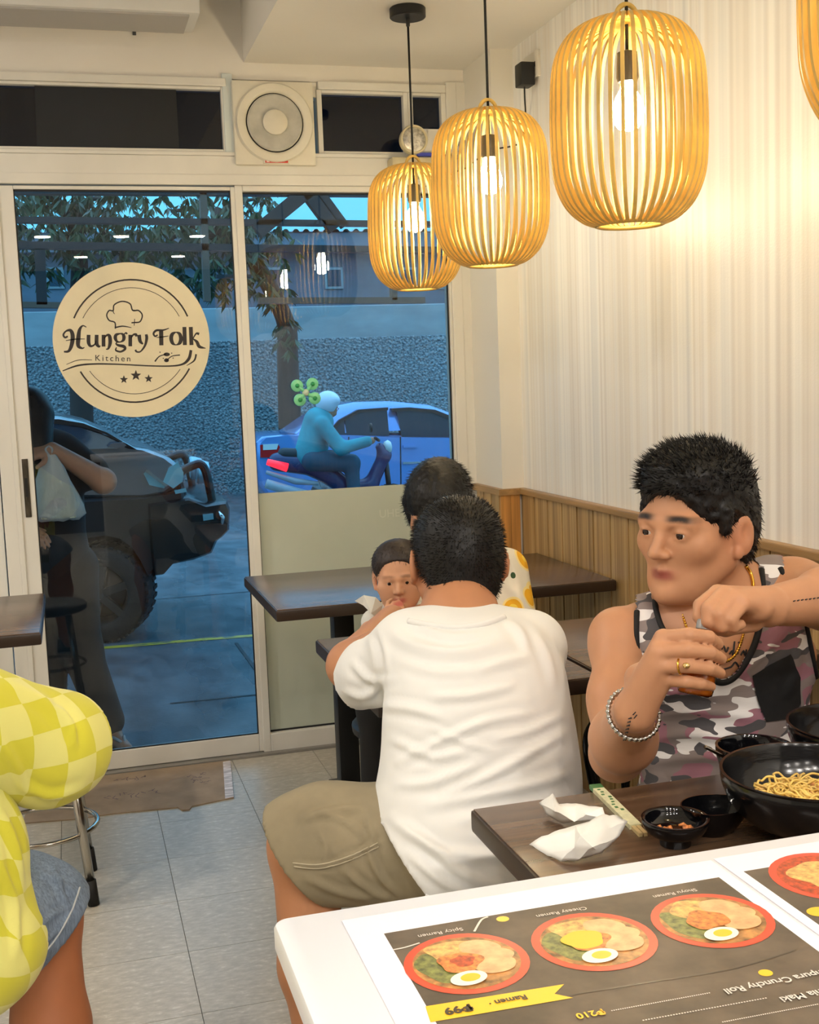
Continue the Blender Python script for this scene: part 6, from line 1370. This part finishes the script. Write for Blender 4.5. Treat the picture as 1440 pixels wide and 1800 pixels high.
# ================================================================== TREES
M_LEAF = mat('mango_leaf', (46, 66, 40), .45, var=((2, 2, 2), .45)); M_BARK = mat('grey_bark', (58, 52, 48), .9, bump=((12, 12, 3), .6, .02))
def tree(name, blobs, n, label, trunk, L=.20, seed=1):
    rnd = random.Random(seed); t = thing(name, label, 'tree', (trunk[0][0], trunk[0][1], trunk[0][2]), 'trees across the road')
    MB().tube(bez(trunk, 5), [.20*(1-.55*i/(len(bez(trunk, 5))-1)) for i in range(len(bez(trunk, 5)))], 10).build('trunk', M_BARK, t, smooth=True)
    V = []; F = []
    for c, r in blobs:
        for k in range(int(n*r[0]*r[2]/1.5)+12):
            while True:
                q_ = np.array([rnd.uniform(-1, 1) for _ in range(3)])
                if q_@q_ <= 1: break
            p = np.array(c)+q_*np.array(r); a = rnd.uniform(0, 6.28)
            for j in range(5):      # a drooping tuft
                a2 = a+rnd.uniform(-1.6, 1.6); dn = rnd.uniform(.45, 1.3); d = np.array([math.cos(a2)*.8, math.sin(a2)*.8, -dn]); d /= np.linalg.norm(d)
                s_ = np.cross(d, (rnd.uniform(-1, 1), rnd.uniform(-1, 1), .2)); s_ /= np.linalg.norm(s_)+1e-9; l = L*rnd.uniform(.7, 1.3); w = l*.13; b = len(V)
                V += [p, p+d*l*.45+s_*w, p+d*l+np.array([0, 0, -.05*l]), p+d*l*.45-s_*w]; F += [(b, b+1, b+2), (b, b+2, b+3)]
    o = mesh_obj('foliage', V, F, M_LEAF, t); o['kind'] = 'stuff'
    br = MB()
    for c, r in blobs[:6]: br.tube([trunk[-1], (np.array(trunk[-1])+np.array(c))/2+np.array([0, 0, .2]), c], [.08, .05, .02], 6)
    br.build('branches', M_BARK, t, smooth=True)['kind'] = 'stuff'
def A(u_, v_, y): return tuple(at(u_, v_, y=y))
TY = 17.5
tree('drooping_tree', [(A(130, 372, TY), (1.3, .9, .55)), (A(60, 372, TY), (.8, .9, .5)), (A(185, 412, TY), (.8, .8, .55)), (A(120, 425, TY), (.9, .8, .5)), (A(60, 345, TY), (.9, .9, .4)), (A(190, 350, TY), (.5, .8, .35)), (A(215, 470, TY), (.5, .6, .4)), (A(50, 470, TY), (.5, .6, .4))], 170, 'dark drooping leafy tree seen above the logo sticker through the door', [A(140, 760, 19.0)[:2]+(-.46,), A(140, 600, 18.6), A(140, 470, 18.0), A(135, 400, TY)], seed=2)
tree('drooping_tree', [(A(300, 372, TY), (.7, .9, .6)), (A(350, 420, TY), (.8, .8, .6)), (A(390, 370, TY), (.7, .8, .5)), (A(330, 470, TY), (.9, .8, .45)), (A(290, 430, TY), (.5, .7, .5)), (A(450, 350, TY), (.45, .7, .25)), (A(440, 410, TY), (.5, .6, .35)), (A(465, 440, TY), (.55, .5, .4)), (A(400, 480, TY), (.6, .5, .4)), (A(505, 585, 18.6), (.22, .25, .35)), (A(470, 500, 18.0), (.4, .4, .35))], 170, 'leafy tree whose trunk stands before the pebble-dashed wall', [A(508, 760, 18.9)[:2]+(-.46,), A(506, 640, 18.9), A(500, 560, 18.6), A(440, 450, 18.0), A(380, 410, TY)], seed=5)
# ================================================================== PICKUP TRUCK
M_SILV2 = mat('silver_car_paint', (120, 124, 130), .22, .55, coat=.6); M_BLKP = mat('black_plastic_cladding', (20, 20, 22), .45, var=((4, 4, 4), .2)); M_TYRE = mat('tyre_rubber', (18, 18, 19), .8, bump=((30, 30, 30), .5, .01)); M_CARGL = mat('car_window_glass', (120, 150, 180), .06, .8); M_CHRM = mat('car_chrome', (190, 196, 200), .12, 1.0); M_RIM = mat('dark_alloy', (58, 54, 52), .35, .7); M_LAMPG = mat('headlamp_glass', (150, 200, 205), .08, .3)
def wheel(parent, c, R, w, m_rim=M_RIM, yaw=0.0, spokes=6):
    rot = Matrix.Translation(tuple(c)) @ Matrix.Rotation(yaw, 4, 'Z')
    wh = MB().lathe([(R*.60, -w/2+.01), (R*.66, -w/2), (R*.88, -w/2), (R*.97, -w*.42), (R, -w*.3), (R, w*.3), (R*.97, w*.42), (R*.88, w/2), (R*.6, w/2)], (0, 0, 0), 40, 'y', cap=False).xf(rot).build('wheel', M_TYRE, parent, auto=40)
    lug = MB()
    for k in range(36):
        a = 2*math.pi*k/36
        for s_ in (-1, 1): lug.add([(R*1.012*math.cos(a+da)*1, s_*w*yy, R*1.012*math.sin(a+da)) for da, yy in ((-.04, .12), (.04, .12), (.06, .46), (-.02, .46))]+[(R*.96*math.cos(a+da), s_*w*yy, R*.96*math.sin(a+da)) for da, yy in ((-.04, .12), (.04, .12), (.06, .46), (-.02, .46))], [(0, 1, 2, 3), (0, 4, 5, 1), (1, 5, 6, 2), (2, 6, 7, 3), (3, 7, 4, 0)])
    lug.xf(rot).build('tread_lugs', M_TYRE, wh)['kind'] = 'stuff'
    MB().lathe([(.0, -w*.30), (R*.14, -w*.34), (R*.16, -w*.28), (R*.50, -w*.14), (R*.57, -w*.40), (R*.62, -w*.46), (R*.62, -w*.2)], (0, 0, 0), 36, 'y', cap=False).xf(rot).build('rim_barrel', m_rim, wh, auto=35)
    sp_ = MB()
    for k in range(spokes):
        a = 2*math.pi*k/spokes+.3; c_, s_ = math.cos(a), math.sin(a); i0 = len(sp_.V)
        sp_.box(R*.10, R*.60, -w*.44, -w*.30, -R*.075, R*.075, 0); sp_.xf(Matrix.Rotation(-a, 4, 'Y'), i0)
    sp_.xf(rot).build('spokes', m_rim, wh, auto=40)
    return wh
M_SEDGL = mat('sedan_window_glass', (30, 44, 60), .08)
PY = 7.12
tr = thing('pickup_truck', 'silver off-road pickup with heavy black bumper parked outside the door', 'truck', (.1, 8.0, gz(7.9)))
X = lambda u_, v_, y=PY: (at(u_, v_, y=y)[0], at(u_, v_, y=y)[2])
up_ = [X(-420, 886), X(140, 882), X(262, 876), X(300, 868), X(326, 846), X(322, 824), X(300, 806), X(262, 790), X(238, 787), X(190, 762), X(150, 745), X(110, 735), X(60, 728), X(-420, 722)]
hullV = []; n = len(up_)
def hull(poly, y0, y1, inset=.04, r=.05):
    """side outline lofted across the vehicle with rounded flanks"""
    cx = sum(p[0] for p in poly)/len(poly); cz = sum(p[1] for p in poly)/len(poly); V = []; n = len(poly)
    for yy, s_ in ((y0, inset), (y0+r*.4, inset*.35), (y0+r, 0), (y1-r, 0), (y1-r*.4, inset*.35), (y1, inset)):
        for x, z in poly:
            dx, dz = x-cx, z-cz; L = math.hypot(dx, dz)+1e-6; V.append((x-dx/L*s_, yy, z-dz/L*s_))
    F = [(i*n+k, i*n+(k+1) % n, (i+1)*n+(k+1) % n, (i+1)*n+k) for i in range(5) for k in range(n)]+[tuple(range(n-1, -1, -1)), tuple(5*n+k for k in range(n))]
    return MB().add(V, F)
hull(up_, PY, PY+1.62).build('upper_body', M_SILV2, tr, auto=35)
def decal(poly_px, nm, m, y=PY, t=.012, par=None): return MB().prism([X(a, b, y) for a, b in poly_px], y-t, y+.02, 'y').build(nm, m, par or tr)
decal([(-300, 800), (120, 790), (206, 788), (222, 784), (180, 764), (140, 751), (100, 745), (-300, 742)], 'side_window', M_CARGL)
decal([(-300, 743), (100, 744), (142, 750), (184, 763), (226, 785), (240, 790), (188, 760), (146, 744), (104, 737), (-300, 735)], 'window_trim', M_BLKP, t=.02)
mr = decal([(188, 784), (194, 778), (216, 776), (220, 781), (214, 786)], 'side_mirror', M_SILV2, t=.14)
decal([(252, 832), (258, 826), (276, 838), (292, 850), (288, 858), (262, 852)], 'headlamp', M_LAMPG, t=.025)
decal([(286, 846), (296, 822), (312, 812), (322, 830), (320, 846), (304, 858)], 'headlamp_wing', M_LAMPG, t=.03)
decal([(254, 828), (258, 824), (294, 852), (290, 855)], 'chrome_strip', M_CHRM, t=.04)
low = [X(-420, 878), X(140, 876), X(262, 872), X(322, 862), X(330, 900), X(318, 960), X(284, 990), X(264, 1012), X(252, 985), X(238, 962), X(216, 945), X(190, 938), X(150, 940), X(110, 960), X(80, 1000), X(70, 1060), X(-420, 1060)]
hull(low, PY-.03, PY+1.66, .02, .04).build('fender_cladding', M_BLKP, tr, auto=35)
bmp = [X(258, 884), X(330, 872), X(362, 884), X(398, 880), X(404, 892), X(403, 930), X(392, 942), X(382, 950), X(372, 972), X(340, 984), X(300, 992), X(284, 1010), X(268, 1012), X(262, 960)]
hull(bmp, PY-.06, PY+1.70, .02, .06).build('front_bumper', mat('black_steel_bumper', (16, 17, 20), .25), tr, auto=35)
decal([(356, 904), (374, 902), (375, 912), (357, 915)], 'fog_lamp', mat('fog_lamp_lens', (150, 190, 200), .1, .3), PY-.06, .02)
sh_ = MB(); p0 = X(382, 898); sh_.tube([(p0[0], PY-.08, p0[1]), (p0[0]+.02, PY-.10, p0[1]-.03), (p0[0]+.01, PY-.09, p0[1]-.07)], .012, 8).build('tow_hook', M_CHRM, tr, smooth=True)
for yy in (PY+.12, PY+1.30):
    pts = [X(330, 892, PY), X(318, 850, PY), X(322, 832, PY), X(340, 822, PY), X(356, 818, PY), X(366, 832, PY), X(374, 868, PY), X(378, 888, PY)]
    MB().tube(bez([(p[0], yy, p[1]) for p in pts], 4), .026, 10).build('bull_bar_hoop', mat('black_tube', (22, 22, 26), .2, .3), tr, smooth=True)
pa, pb2 = X(320, 834), X(366, 836); MB().tube([(pa[0], PY+.12, pa[1]), (pa[0], PY+1.3, pa[1])], .022, 10).build('bull_bar_rail', mat('black_tube', (22, 22, 26), .2, .3), tr, smooth=True)
for yy in (PY+.5, PY+.9):
    pq = X(378, 838, PY); MB().lathe([(.0, .05), (.06, .04), (.075, .0), (.078, -.03), (.07, -.04), (.0, -.035)], (pq[0]-.02, yy, pq[1]), 20, 'x').build('driving_lamp', mat('fog_lamp_lens', (150, 190, 200), .1, .3), tr, auto=40)
decal([(306, 862), (326, 858), (328, 864), (308, 868)], 'turn_signal', M_LAMPG, PY-.03, .02)
wc = at(182, 1040, y=PY+.12); RW = wc[2]-gz(PY+.12)
wheel(tr, (wc[0], PY+.13, wc[2]), RW, .27, yaw=math.radians(-16)); wheel(tr, (wc[0], PY+1.5, gz(PY+1.5)+RW), RW, .27); wheel(tr, (wc[0]-2.9, PY+.13, gz(PY+.13)+RW), RW, .27); wheel(tr, (wc[0]-2.9, PY+1.5, gz(PY+1.5)+RW), RW, .27)
# ================================================================== BLUE SEDAN
SY_ = 16.2
sd = thing('sedan_car', 'blue sedan passing on the road behind the scooter rider', 'car', (at(620, 800, y=SY_)[0], SY_+.85, -.46))
M_BLUE = mat('blue_car_paint', (104, 146, 206), .2, .35, coat=.6)
XS = lambda u_, v_, y=SY_: (at(u_, v_, y=y)[0], at(u_, v_, y=y)[2])
bodyp = [XS(452, 778), XS(462, 768), XS(500, 764), XS(560, 762), XS(700, 764), XS(860, 768), XS(960, 778), XS(1010, 800), XS(1018, 850), XS(1010, 872), XS(960, 876), XS(905, 876), XS(900, 850), XS(875, 838), XS(850, 850), XS(842, 876), XS(600, 878), XS(592, 850), XS(570, 838), XS(545, 850), XS(536, 876), XS(470, 872), XS(455, 850), XS(450, 810)]
hull(bodyp, SY_, SY_+1.72, .05, .10).build('lower_body', M_BLUE, sd, auto=40)
roofp = [XS(520, 766), XS(560, 738), XS(600, 716), XS(640, 708), XS(700, 706), XS(760, 712), XS(810, 730), XS(860, 768)]
gy0, gy1 = SY_+.14, SY_+1.58; V = []; nR = len(roofp)
for yy, s_ in ((SY_+.02, 0), (SY_+.10, .5), (SY_+.2, 1), (SY_+1.5, 1), (SY_+1.62, .5), (SY_+1.70, 0)):
    for x, z in roofp: zb = roofp[0][1]; V.append((x, yy, zb+(z-zb)*(.0 if s_ == 0 else (.72 if s_ == .5 else 1.0))))
MB().add(V, [(i*nR+k, i*nR+k+1, (i+1)*nR+k+1, (i+1)*nR+k) for i in range(5) for k in range(nR-1)]).build('cabin', M_BLUE, sd, smooth=True)
def sdec(poly, nm, m, y=SY_, t=.012, par=None): return MB().prism([XS(a, b, y) for a, b in poly], y-t, y+.10, 'y').build(nm, m, par or sd)
sdec([(575, 765), (592, 744), (604, 734), (607, 766)], 'quarter_window', M_SEDGL, SY_+.03); sdec([(609, 766), (606, 733), (630, 724), (680, 720), (684, 766)], 'rear_window', M_SEDGL, SY_+.03); sdec([(706, 768), (697, 722), (720, 720), (760, 724), (800, 740), (842, 768)], 'front_window', M_SEDGL, SY_+.03)
for pl in ([(570, 766), (596, 738), (630, 720), (682, 716), (682, 721), (632, 725), (600, 742), (578, 766)], [(688, 718), (720, 716), (764, 720), (810, 738), (850, 768), (843, 768), (800, 742), (760, 726), (720, 722), (690, 724)]): sdec(pl, 'rain_visor', M_BLKP, SY_+.02, .02)
sdec([(457, 782), (488, 780), (492, 786), (484, 804), (458, 804)], 'tail_lamp', mat('red_tail_lamp', (190, 34, 30), .15), SY_, .02); sdec([(462, 781), (489, 780), (486, 790), (462, 791)], 'reverse_lamp', mat('clear_lamp', (206, 214, 210), .15), SY_, .025)
sdec([(708, 783), (732, 782), (732, 786), (708, 787)], 'door_handle', M_BLUE, SY_, .04); sdec([(708, 812), (775, 810), (775, 813), (708, 816)], 'side_trim', M_CHRM, SY_, .02); sdec([(703, 768), (705, 768), (706, 868), (704, 868)], 'door_gap', M_BLKP, SY_, .004); sdec([(612, 768), (614, 768), (616, 850), (614, 850)], 'door_gap', M_BLKP, SY_, .004)
zc_ = at(568, 868, y=SY_+.1)[2]; 
for u_ in (568, 874):
    c_ = at(u_, 866, y=SY_+.1); r_ = max(.26, c_[2]+.46); r_ = .31
    for yy in (SY_+.11, SY_+1.60): wheel(sd, (c_[0], yy, -.46+r_), r_, .2, mat('silver_alloy', (150, 154, 160), .3, .8), spokes=8)
# ================================================================== SCOOTER AND RIDER
MY = 12.6; g0 = gz(MY)
sct = thing('motor_scooter', 'dark scooter with red tail light crossing before the blue sedan', 'scooter', (at(560, 850, y=MY)[0], MY, g0))
XM = lambda u_, v_, y=MY: at(u_, v_, y=y)
wr_ = .27; rw = XM(520, 880); fw_ = XM(688, 880)
for c in (rw, fw_): wheel(sct, (c[0], MY, g0+wr_), wr_, .11, spokes=5)
M_SCB = mat('dark_blue_plastic', (44, 52, 92), .25); M_SCG = mat('scooter_grey', (150, 160, 166), .3)
bp_ = [cap(XM(488, 812), XM(560, 818), .10, .12, .08), cap(XM(560, 822), XM(600, 850), .12, .10, .06), cap(XM(600, 856), XM(652, 852), .07, .07, .06), cap(XM(652, 852), XM(676, 800), .08, .07, .06), cap(XM(676, 800), XM(668, 786), .07, .05, .05)]
body('body_shell', bp_, .022, M_SCB, sct); body('seat', [cap(XM(500, 800), XM(590, 806), .08, .09, .05)], .022, M_SEATB, sct)
MB().tube([XM(470, 812, MY-.14), XM(505, 822, MY-.14)], [.035, .05], 10).build('tail_light', mat('lit_tail_light', (230, 40, 50), .3, emit=((255, 40, 60), 1.6)), sct, smooth=True)
MB().tube([XM(468, 850, MY-.16), XM(520, 866, MY-.16), XM(560, 872, MY-.16)], [.05, .055, .03], 12).build('exhaust', M_SCG, sct, smooth=True)
MB().tube([XM(468, 830, MY-.12), XM(520, 846, MY-.13), XM(560, 850, MY-.13)], [.02, .035, .02], 8).build('side_panel', M_SCG, sct, smooth=True)
MB().tube([XM(660, 770, MY-.30), XM(666, 774, MY), XM(660, 770, MY+.30)], .018, 8).build('handlebar', M_BLKP, sct, smooth=True); MB().tube([XM(676, 790), (fw_[0], MY, g0+wr_)], .03, 8).build('front_fork', M_BLKP, sct, smooth=True)
MB().lathe([(.0, .05), (.06, .03), (.08, 0), (.06, -.04), (.0, -.05)], XM(682, 786), 16, 'x').build('headlight', mat('clear_lamp', (206, 214, 210), .15), sct, smooth=True); MB().lathe([(.0, .01), (.05, .008), (.05, -.008), (.0, -.01)], XM(652, 752, MY-.33), 14, 'x').build('mirror', M_BLKP, sct, smooth=True)
rd_ = thing('person', 'scooter rider in teal jacket and white helmet', 'person', tuple(XM(555, 810)))
hd_ = XM(578, 712); hp_ = XM(545, 805); shp = XM(560, 742)
Mh = frame((1, -.1, -.1))
skr = (176, 122, 92)
bdr = body('body', head_prims(hd_, Mh, 1.0)+[cap(hd_-np.array([.02, 0, .08]), shp, .06, .07, .04), cap(shp, hp_, .12, .12, .08), cap(hp_+np.array([0, -.1, 0]), XM(618, 812, MY-.14), .09, .07, .05), cap(XM(618, 812, MY-.14), XM(622, 862, MY-.15), .06, .05, .04), cap(XM(622, 864, MY-.15), XM(640, 868, MY-.15), .045, .04, .03), cap(hp_+np.array([0, .1, 0]), XM(618, 812, MY+.14), .09, .07, .05), cap(XM(618, 812, MY+.14), XM(622, 862, MY+.15), .06, .05, .04), cap(shp+np.array([0, -.18, -.02]), XM(600, 788, MY-.26), .055, .05, .04), cap(XM(600, 788, MY-.26), XM(654, 774, MY-.27), .045, .04, .03), cap(shp+np.array([0, .18, -.02]), XM(600, 788, MY+.26), .055, .05, .04), cap(XM(600, 788, MY+.26), XM(654, 774, MY+.27), .045, .04, .03)], .02, SKIN('skin_rider', skr), rd_, col=face_cols(hd_, Mh, 1, skr))
M_TEAL = mat('teal_jacket', (0, 140, 150), .7, var=((4, 4, 4), .15))
body('jacket', [cap(shp, hp_+np.array([0, 0, .02]), .165, .175, .08), cap(shp+np.array([0, -.17, -.02]), XM(600, 788, MY-.27), .085, .075, .05), cap(XM(600, 788, MY-.27), XM(646, 776, MY-.27), .07, .058, .04), cap(shp+np.array([0, .17, -.02]), XM(600, 788, MY+.27), .085, .075, .05), cap(XM(600, 788, MY+.27), XM(646, 776, MY+.27), .07, .058, .04)], .02, M_TEAL, rd_)
body('trousers', [cap(hp_+np.array([0, -.1, -.02]), XM(618, 814, MY-.14), .12, .095, .06), cap(XM(618, 814, MY-.14), XM(622, 862, MY-.15), .085, .07, .04), cap(hp_+np.array([0, .1, -.02]), XM(618, 814, MY+.14), .12, .095, .06), cap(XM(618, 814, MY+.14), XM(622, 862, MY+.15), .085, .07, .04)], .02, mat('dark_teal_trousers', (16, 74, 92), .75), rd_)
body('helmet', [elp(hd_+np.array([-.01, 0, .03]), (.135, .125, .125), k=.02), sub(elp(hd_+np.array([.13, 0, -.06]), (.09, .11, .09), k=.02)), sub(elp(hd_+np.array([0, 0, -.17]), (.16, .13, .09), k=.02)), cap(hd_+np.array([.06, -.08, .05]), hd_+np.array([.06, .08, .05]), .045, .045, .04)], .014, mat('white_helmet', (214, 220, 230), .2), rd_)
# ================================================================== WOMAN OUTSIDE THE DOOR
OY = 4.78
po = thing('person', 'person in black clothes outside the glass door holding a plastic bag', 'person', (at(110, 1200, y=OY)[0], OY, gz(OY)))
O = lambda u_, v_, y=OY: at(u_, v_, y=y)
Hc = O(50, 736); HM = frame((.25, .85, -.2)); sk = (192, 138, 108)
elb, hnd = O(182, 846, OY-.06), O(92, 790, OY-.17); sho_ = O(118, 800, OY+.02); sh2 = O(-20, 800, OY+.06)
pel = O(90, 985); ft = O(196, 1288, OY-.02); ft[2] = gz(OY)+.055; kn1 = O(142, 1140, OY-.03); ft2 = np.array([O(84, 1250)[0], OY+.05, gz(OY)+.055]); kn2 = O(84, 1140, OY+.04)
B = head_prims(Hc, HM, .98)+[cap(Hc+HM@np.array([0, -.02, -.05]), O(55, 790), .05, .06, .03), cap(O(60, 800), O(80, 900), .10, .11, .06), cap(O(80, 900), pel, .11, .12, .06), cap(sho_, elb, .052, .046, .03), cap(elb, hnd, .047, .028, .02), cap(sh2, O(-40, 900), .05, .044, .03), cap(O(-40, 900), O(30, 930, OY-.15), .042, .028, .02),
    cap(pel+np.array([.07, 0, -.05]), kn1, .09, .06, .04), cap(kn1, ft, .055, .036, .03), cap(ft+np.array([0, 0, -.01]), ft+np.array([.05, -.14, -.028]), .034, .024, .03), cap(pel+np.array([-.07, 0, -.05]), kn2, .09, .06, .04), cap(kn2, ft2, .055, .036, .03), cap(ft2, ft2+np.array([.02, -.14, -.03]), .034, .024, .03)]
B += simple_hand(hnd, (-.85, -.2, -.15), (0, -.5, .85), .9, 1.5); B += simple_hand(O(30, 930, OY-.15), (.6, -.4, -.2), (0, -.5, .8), .9, .8)
for i, o_x in enumerate((-.026, -.012, .002, .015, .027)): B.append(cap(ft+np.array([.045+o_x*.9, -.135+abs(o_x)*.4, -.036]), ft+np.array([.055+o_x, -.165+abs(o_x)*.5, -.042]), .0095, .0085, .004))
body('body', B, .0065, SKIN('skin_outside', sk), po, col=face_cols(Hc, HM, .98, sk))
T = lambda x, y, z: Hc+HM@np.array([x, y, z])
body('hair', [elp(T(0, -.014, .034), (.088, .104, .09), HM, .02), cap(T(-.06, -.03, .0), T(-.07, -.05, -.20), .045, .035, .04), cap(T(.06, -.03, .0), T(.07, -.05, -.20), .045, .035, .04), elp(T(0, -.06, -.10), (.09, .06, .13), HM, .04), sub(elp(T(0, .11, -.03), (.062, .07, .09), HM, .012))], .008, M_HAIR, po)
M_BLK = mat('black_jersey', (12, 12, 15), .85)
body('top', [cap(O(60, 806), O(78, 890), .135, .135, .06), cap(O(78, 890), O(90, 975), .135, .145, .06), cap(sho_+np.array([-.02, 0, 0]), sho_*.35+elb*.65, .075, .07, .05), cap(sh2, O(-36, 870), .07, .066, .05), cap(sho_+np.array([-.02, 0, .0]), sh2, .07, .07, .06)], .009, M_BLK, po)
body('trousers', [elp(pel+np.array([0, 0, -.02]), (.155, .125, .11), k=.05), cap(pel+np.array([.07, 0, -.05]), kn1, .105, .078, .05), cap(kn1, kn1*.12+ft*.88+np.array([0, .0, .01]), .076, .066, .04), cap(pel+np.array([-.07, 0, -.05]), kn2, .105, .078, .05), cap(kn2, kn2*.12+ft2*.88, .076, .066, .04)], .009, M_BLK, po)
for f_, sx_ in ((ft, .05), (ft2, .02)):
    sp2 = MB().prism([(f_[0]+x*1.0+(-y-.0)*sx_/.14*.9, f_[1]+y) for x, y in ((-.036, .05), (.036, .05), (.042, -.06), (.040, -.15), (.012, -.185), (-.020, -.18), (-.042, -.13), (-.040, -.04))], gz(OY)+.001, gz(OY)+.014, 'z').build('flip_flop', mat('dark_flip_flop', (40, 36, 36), .6), po)
    for s_ in (-1, 1): MB().tube(bez([f_+np.array([s_*.036+.01, -.03, -.030]), f_+np.array([s_*.022+.022, -.085, .008]), f_+np.array([.046, -.135, -.014])], 5), .006, 6).build('strap', mat('pale_strap', (176, 168, 164), .4), sp2, smooth=True)
# plastic bag
bg_ = thing('plastic_bag', 'clear plastic carrier bag with food held outside the glass door', 'bag', tuple(O(102, 900, OY-.2)))
bag = MB(); rnd = random.Random(8); top_ = O(86, 792, OY-.20); layers = [(800, 8, .012), (820, 17, .02), (845, 25, .03), (870, 32, .045), (890, 37, .06), (904, 37, .06), (914, 28, .045)]
V = []; nB = 28
for v_, hw, dp in layers:
    c = O(88+(v_-800)*.13, v_, OY-.20); rx = hw/FPX*(OY+.4)
    for k in range(nB):
        a = 2*math.pi*k/nB; w_ = 1+.10*math.sin(5*a+v_*.05)+rnd.uniform(-.05, .05); V.append((c[0]+rx*w_*math.cos(a), c[1]+dp*w_*math.sin(a), c[2]+rnd.uniform(-.004, .004)))
F = [(i*nB+k, i*nB+(k+1) % nB, (i+1)*nB+(k+1) % nB, (i+1)*nB+k) for i in range(len(layers)-1) for k in range(nB)]+[tuple((len(layers)-1)*nB+k for k in range(nB))]
bag.add(V, F)
mbg = bpy.data.materials.new('clear_polythene'); mbg.use_nodes = True; k = NT(mbg); k.b.inputs['Base Color'].default_value = lin((236, 234, 228)); k.b.inputs['Roughness'].default_value = .15; k.b.inputs['Alpha'].default_value = .5; k.bump(k.noise(k.coord((30, 30, 8)), 1, 4), .6, .01)
bag.build('bag_skin', mbg, bg_, smooth=True)
for s_ in (-1, 1): MB().tube(bez([O(88, 802, OY-.20+.01*s_), O(86+6*s_, 790, OY-.2), O(86, 784, OY-.19)], 4), .004, 6).build('handle', mbg, bg_, smooth=True)
cc = O(103, 900, OY-.20); MB().box(cc[0]-.062, cc[0]+.062, cc[1]-.045, cc[1]+.045, cc[2]-.022, cc[2]+.018, .006).build('food_tray', mat('pale_food_tray', (206, 190, 150), .6, var=((60, 60, 60), .5)), bg_)
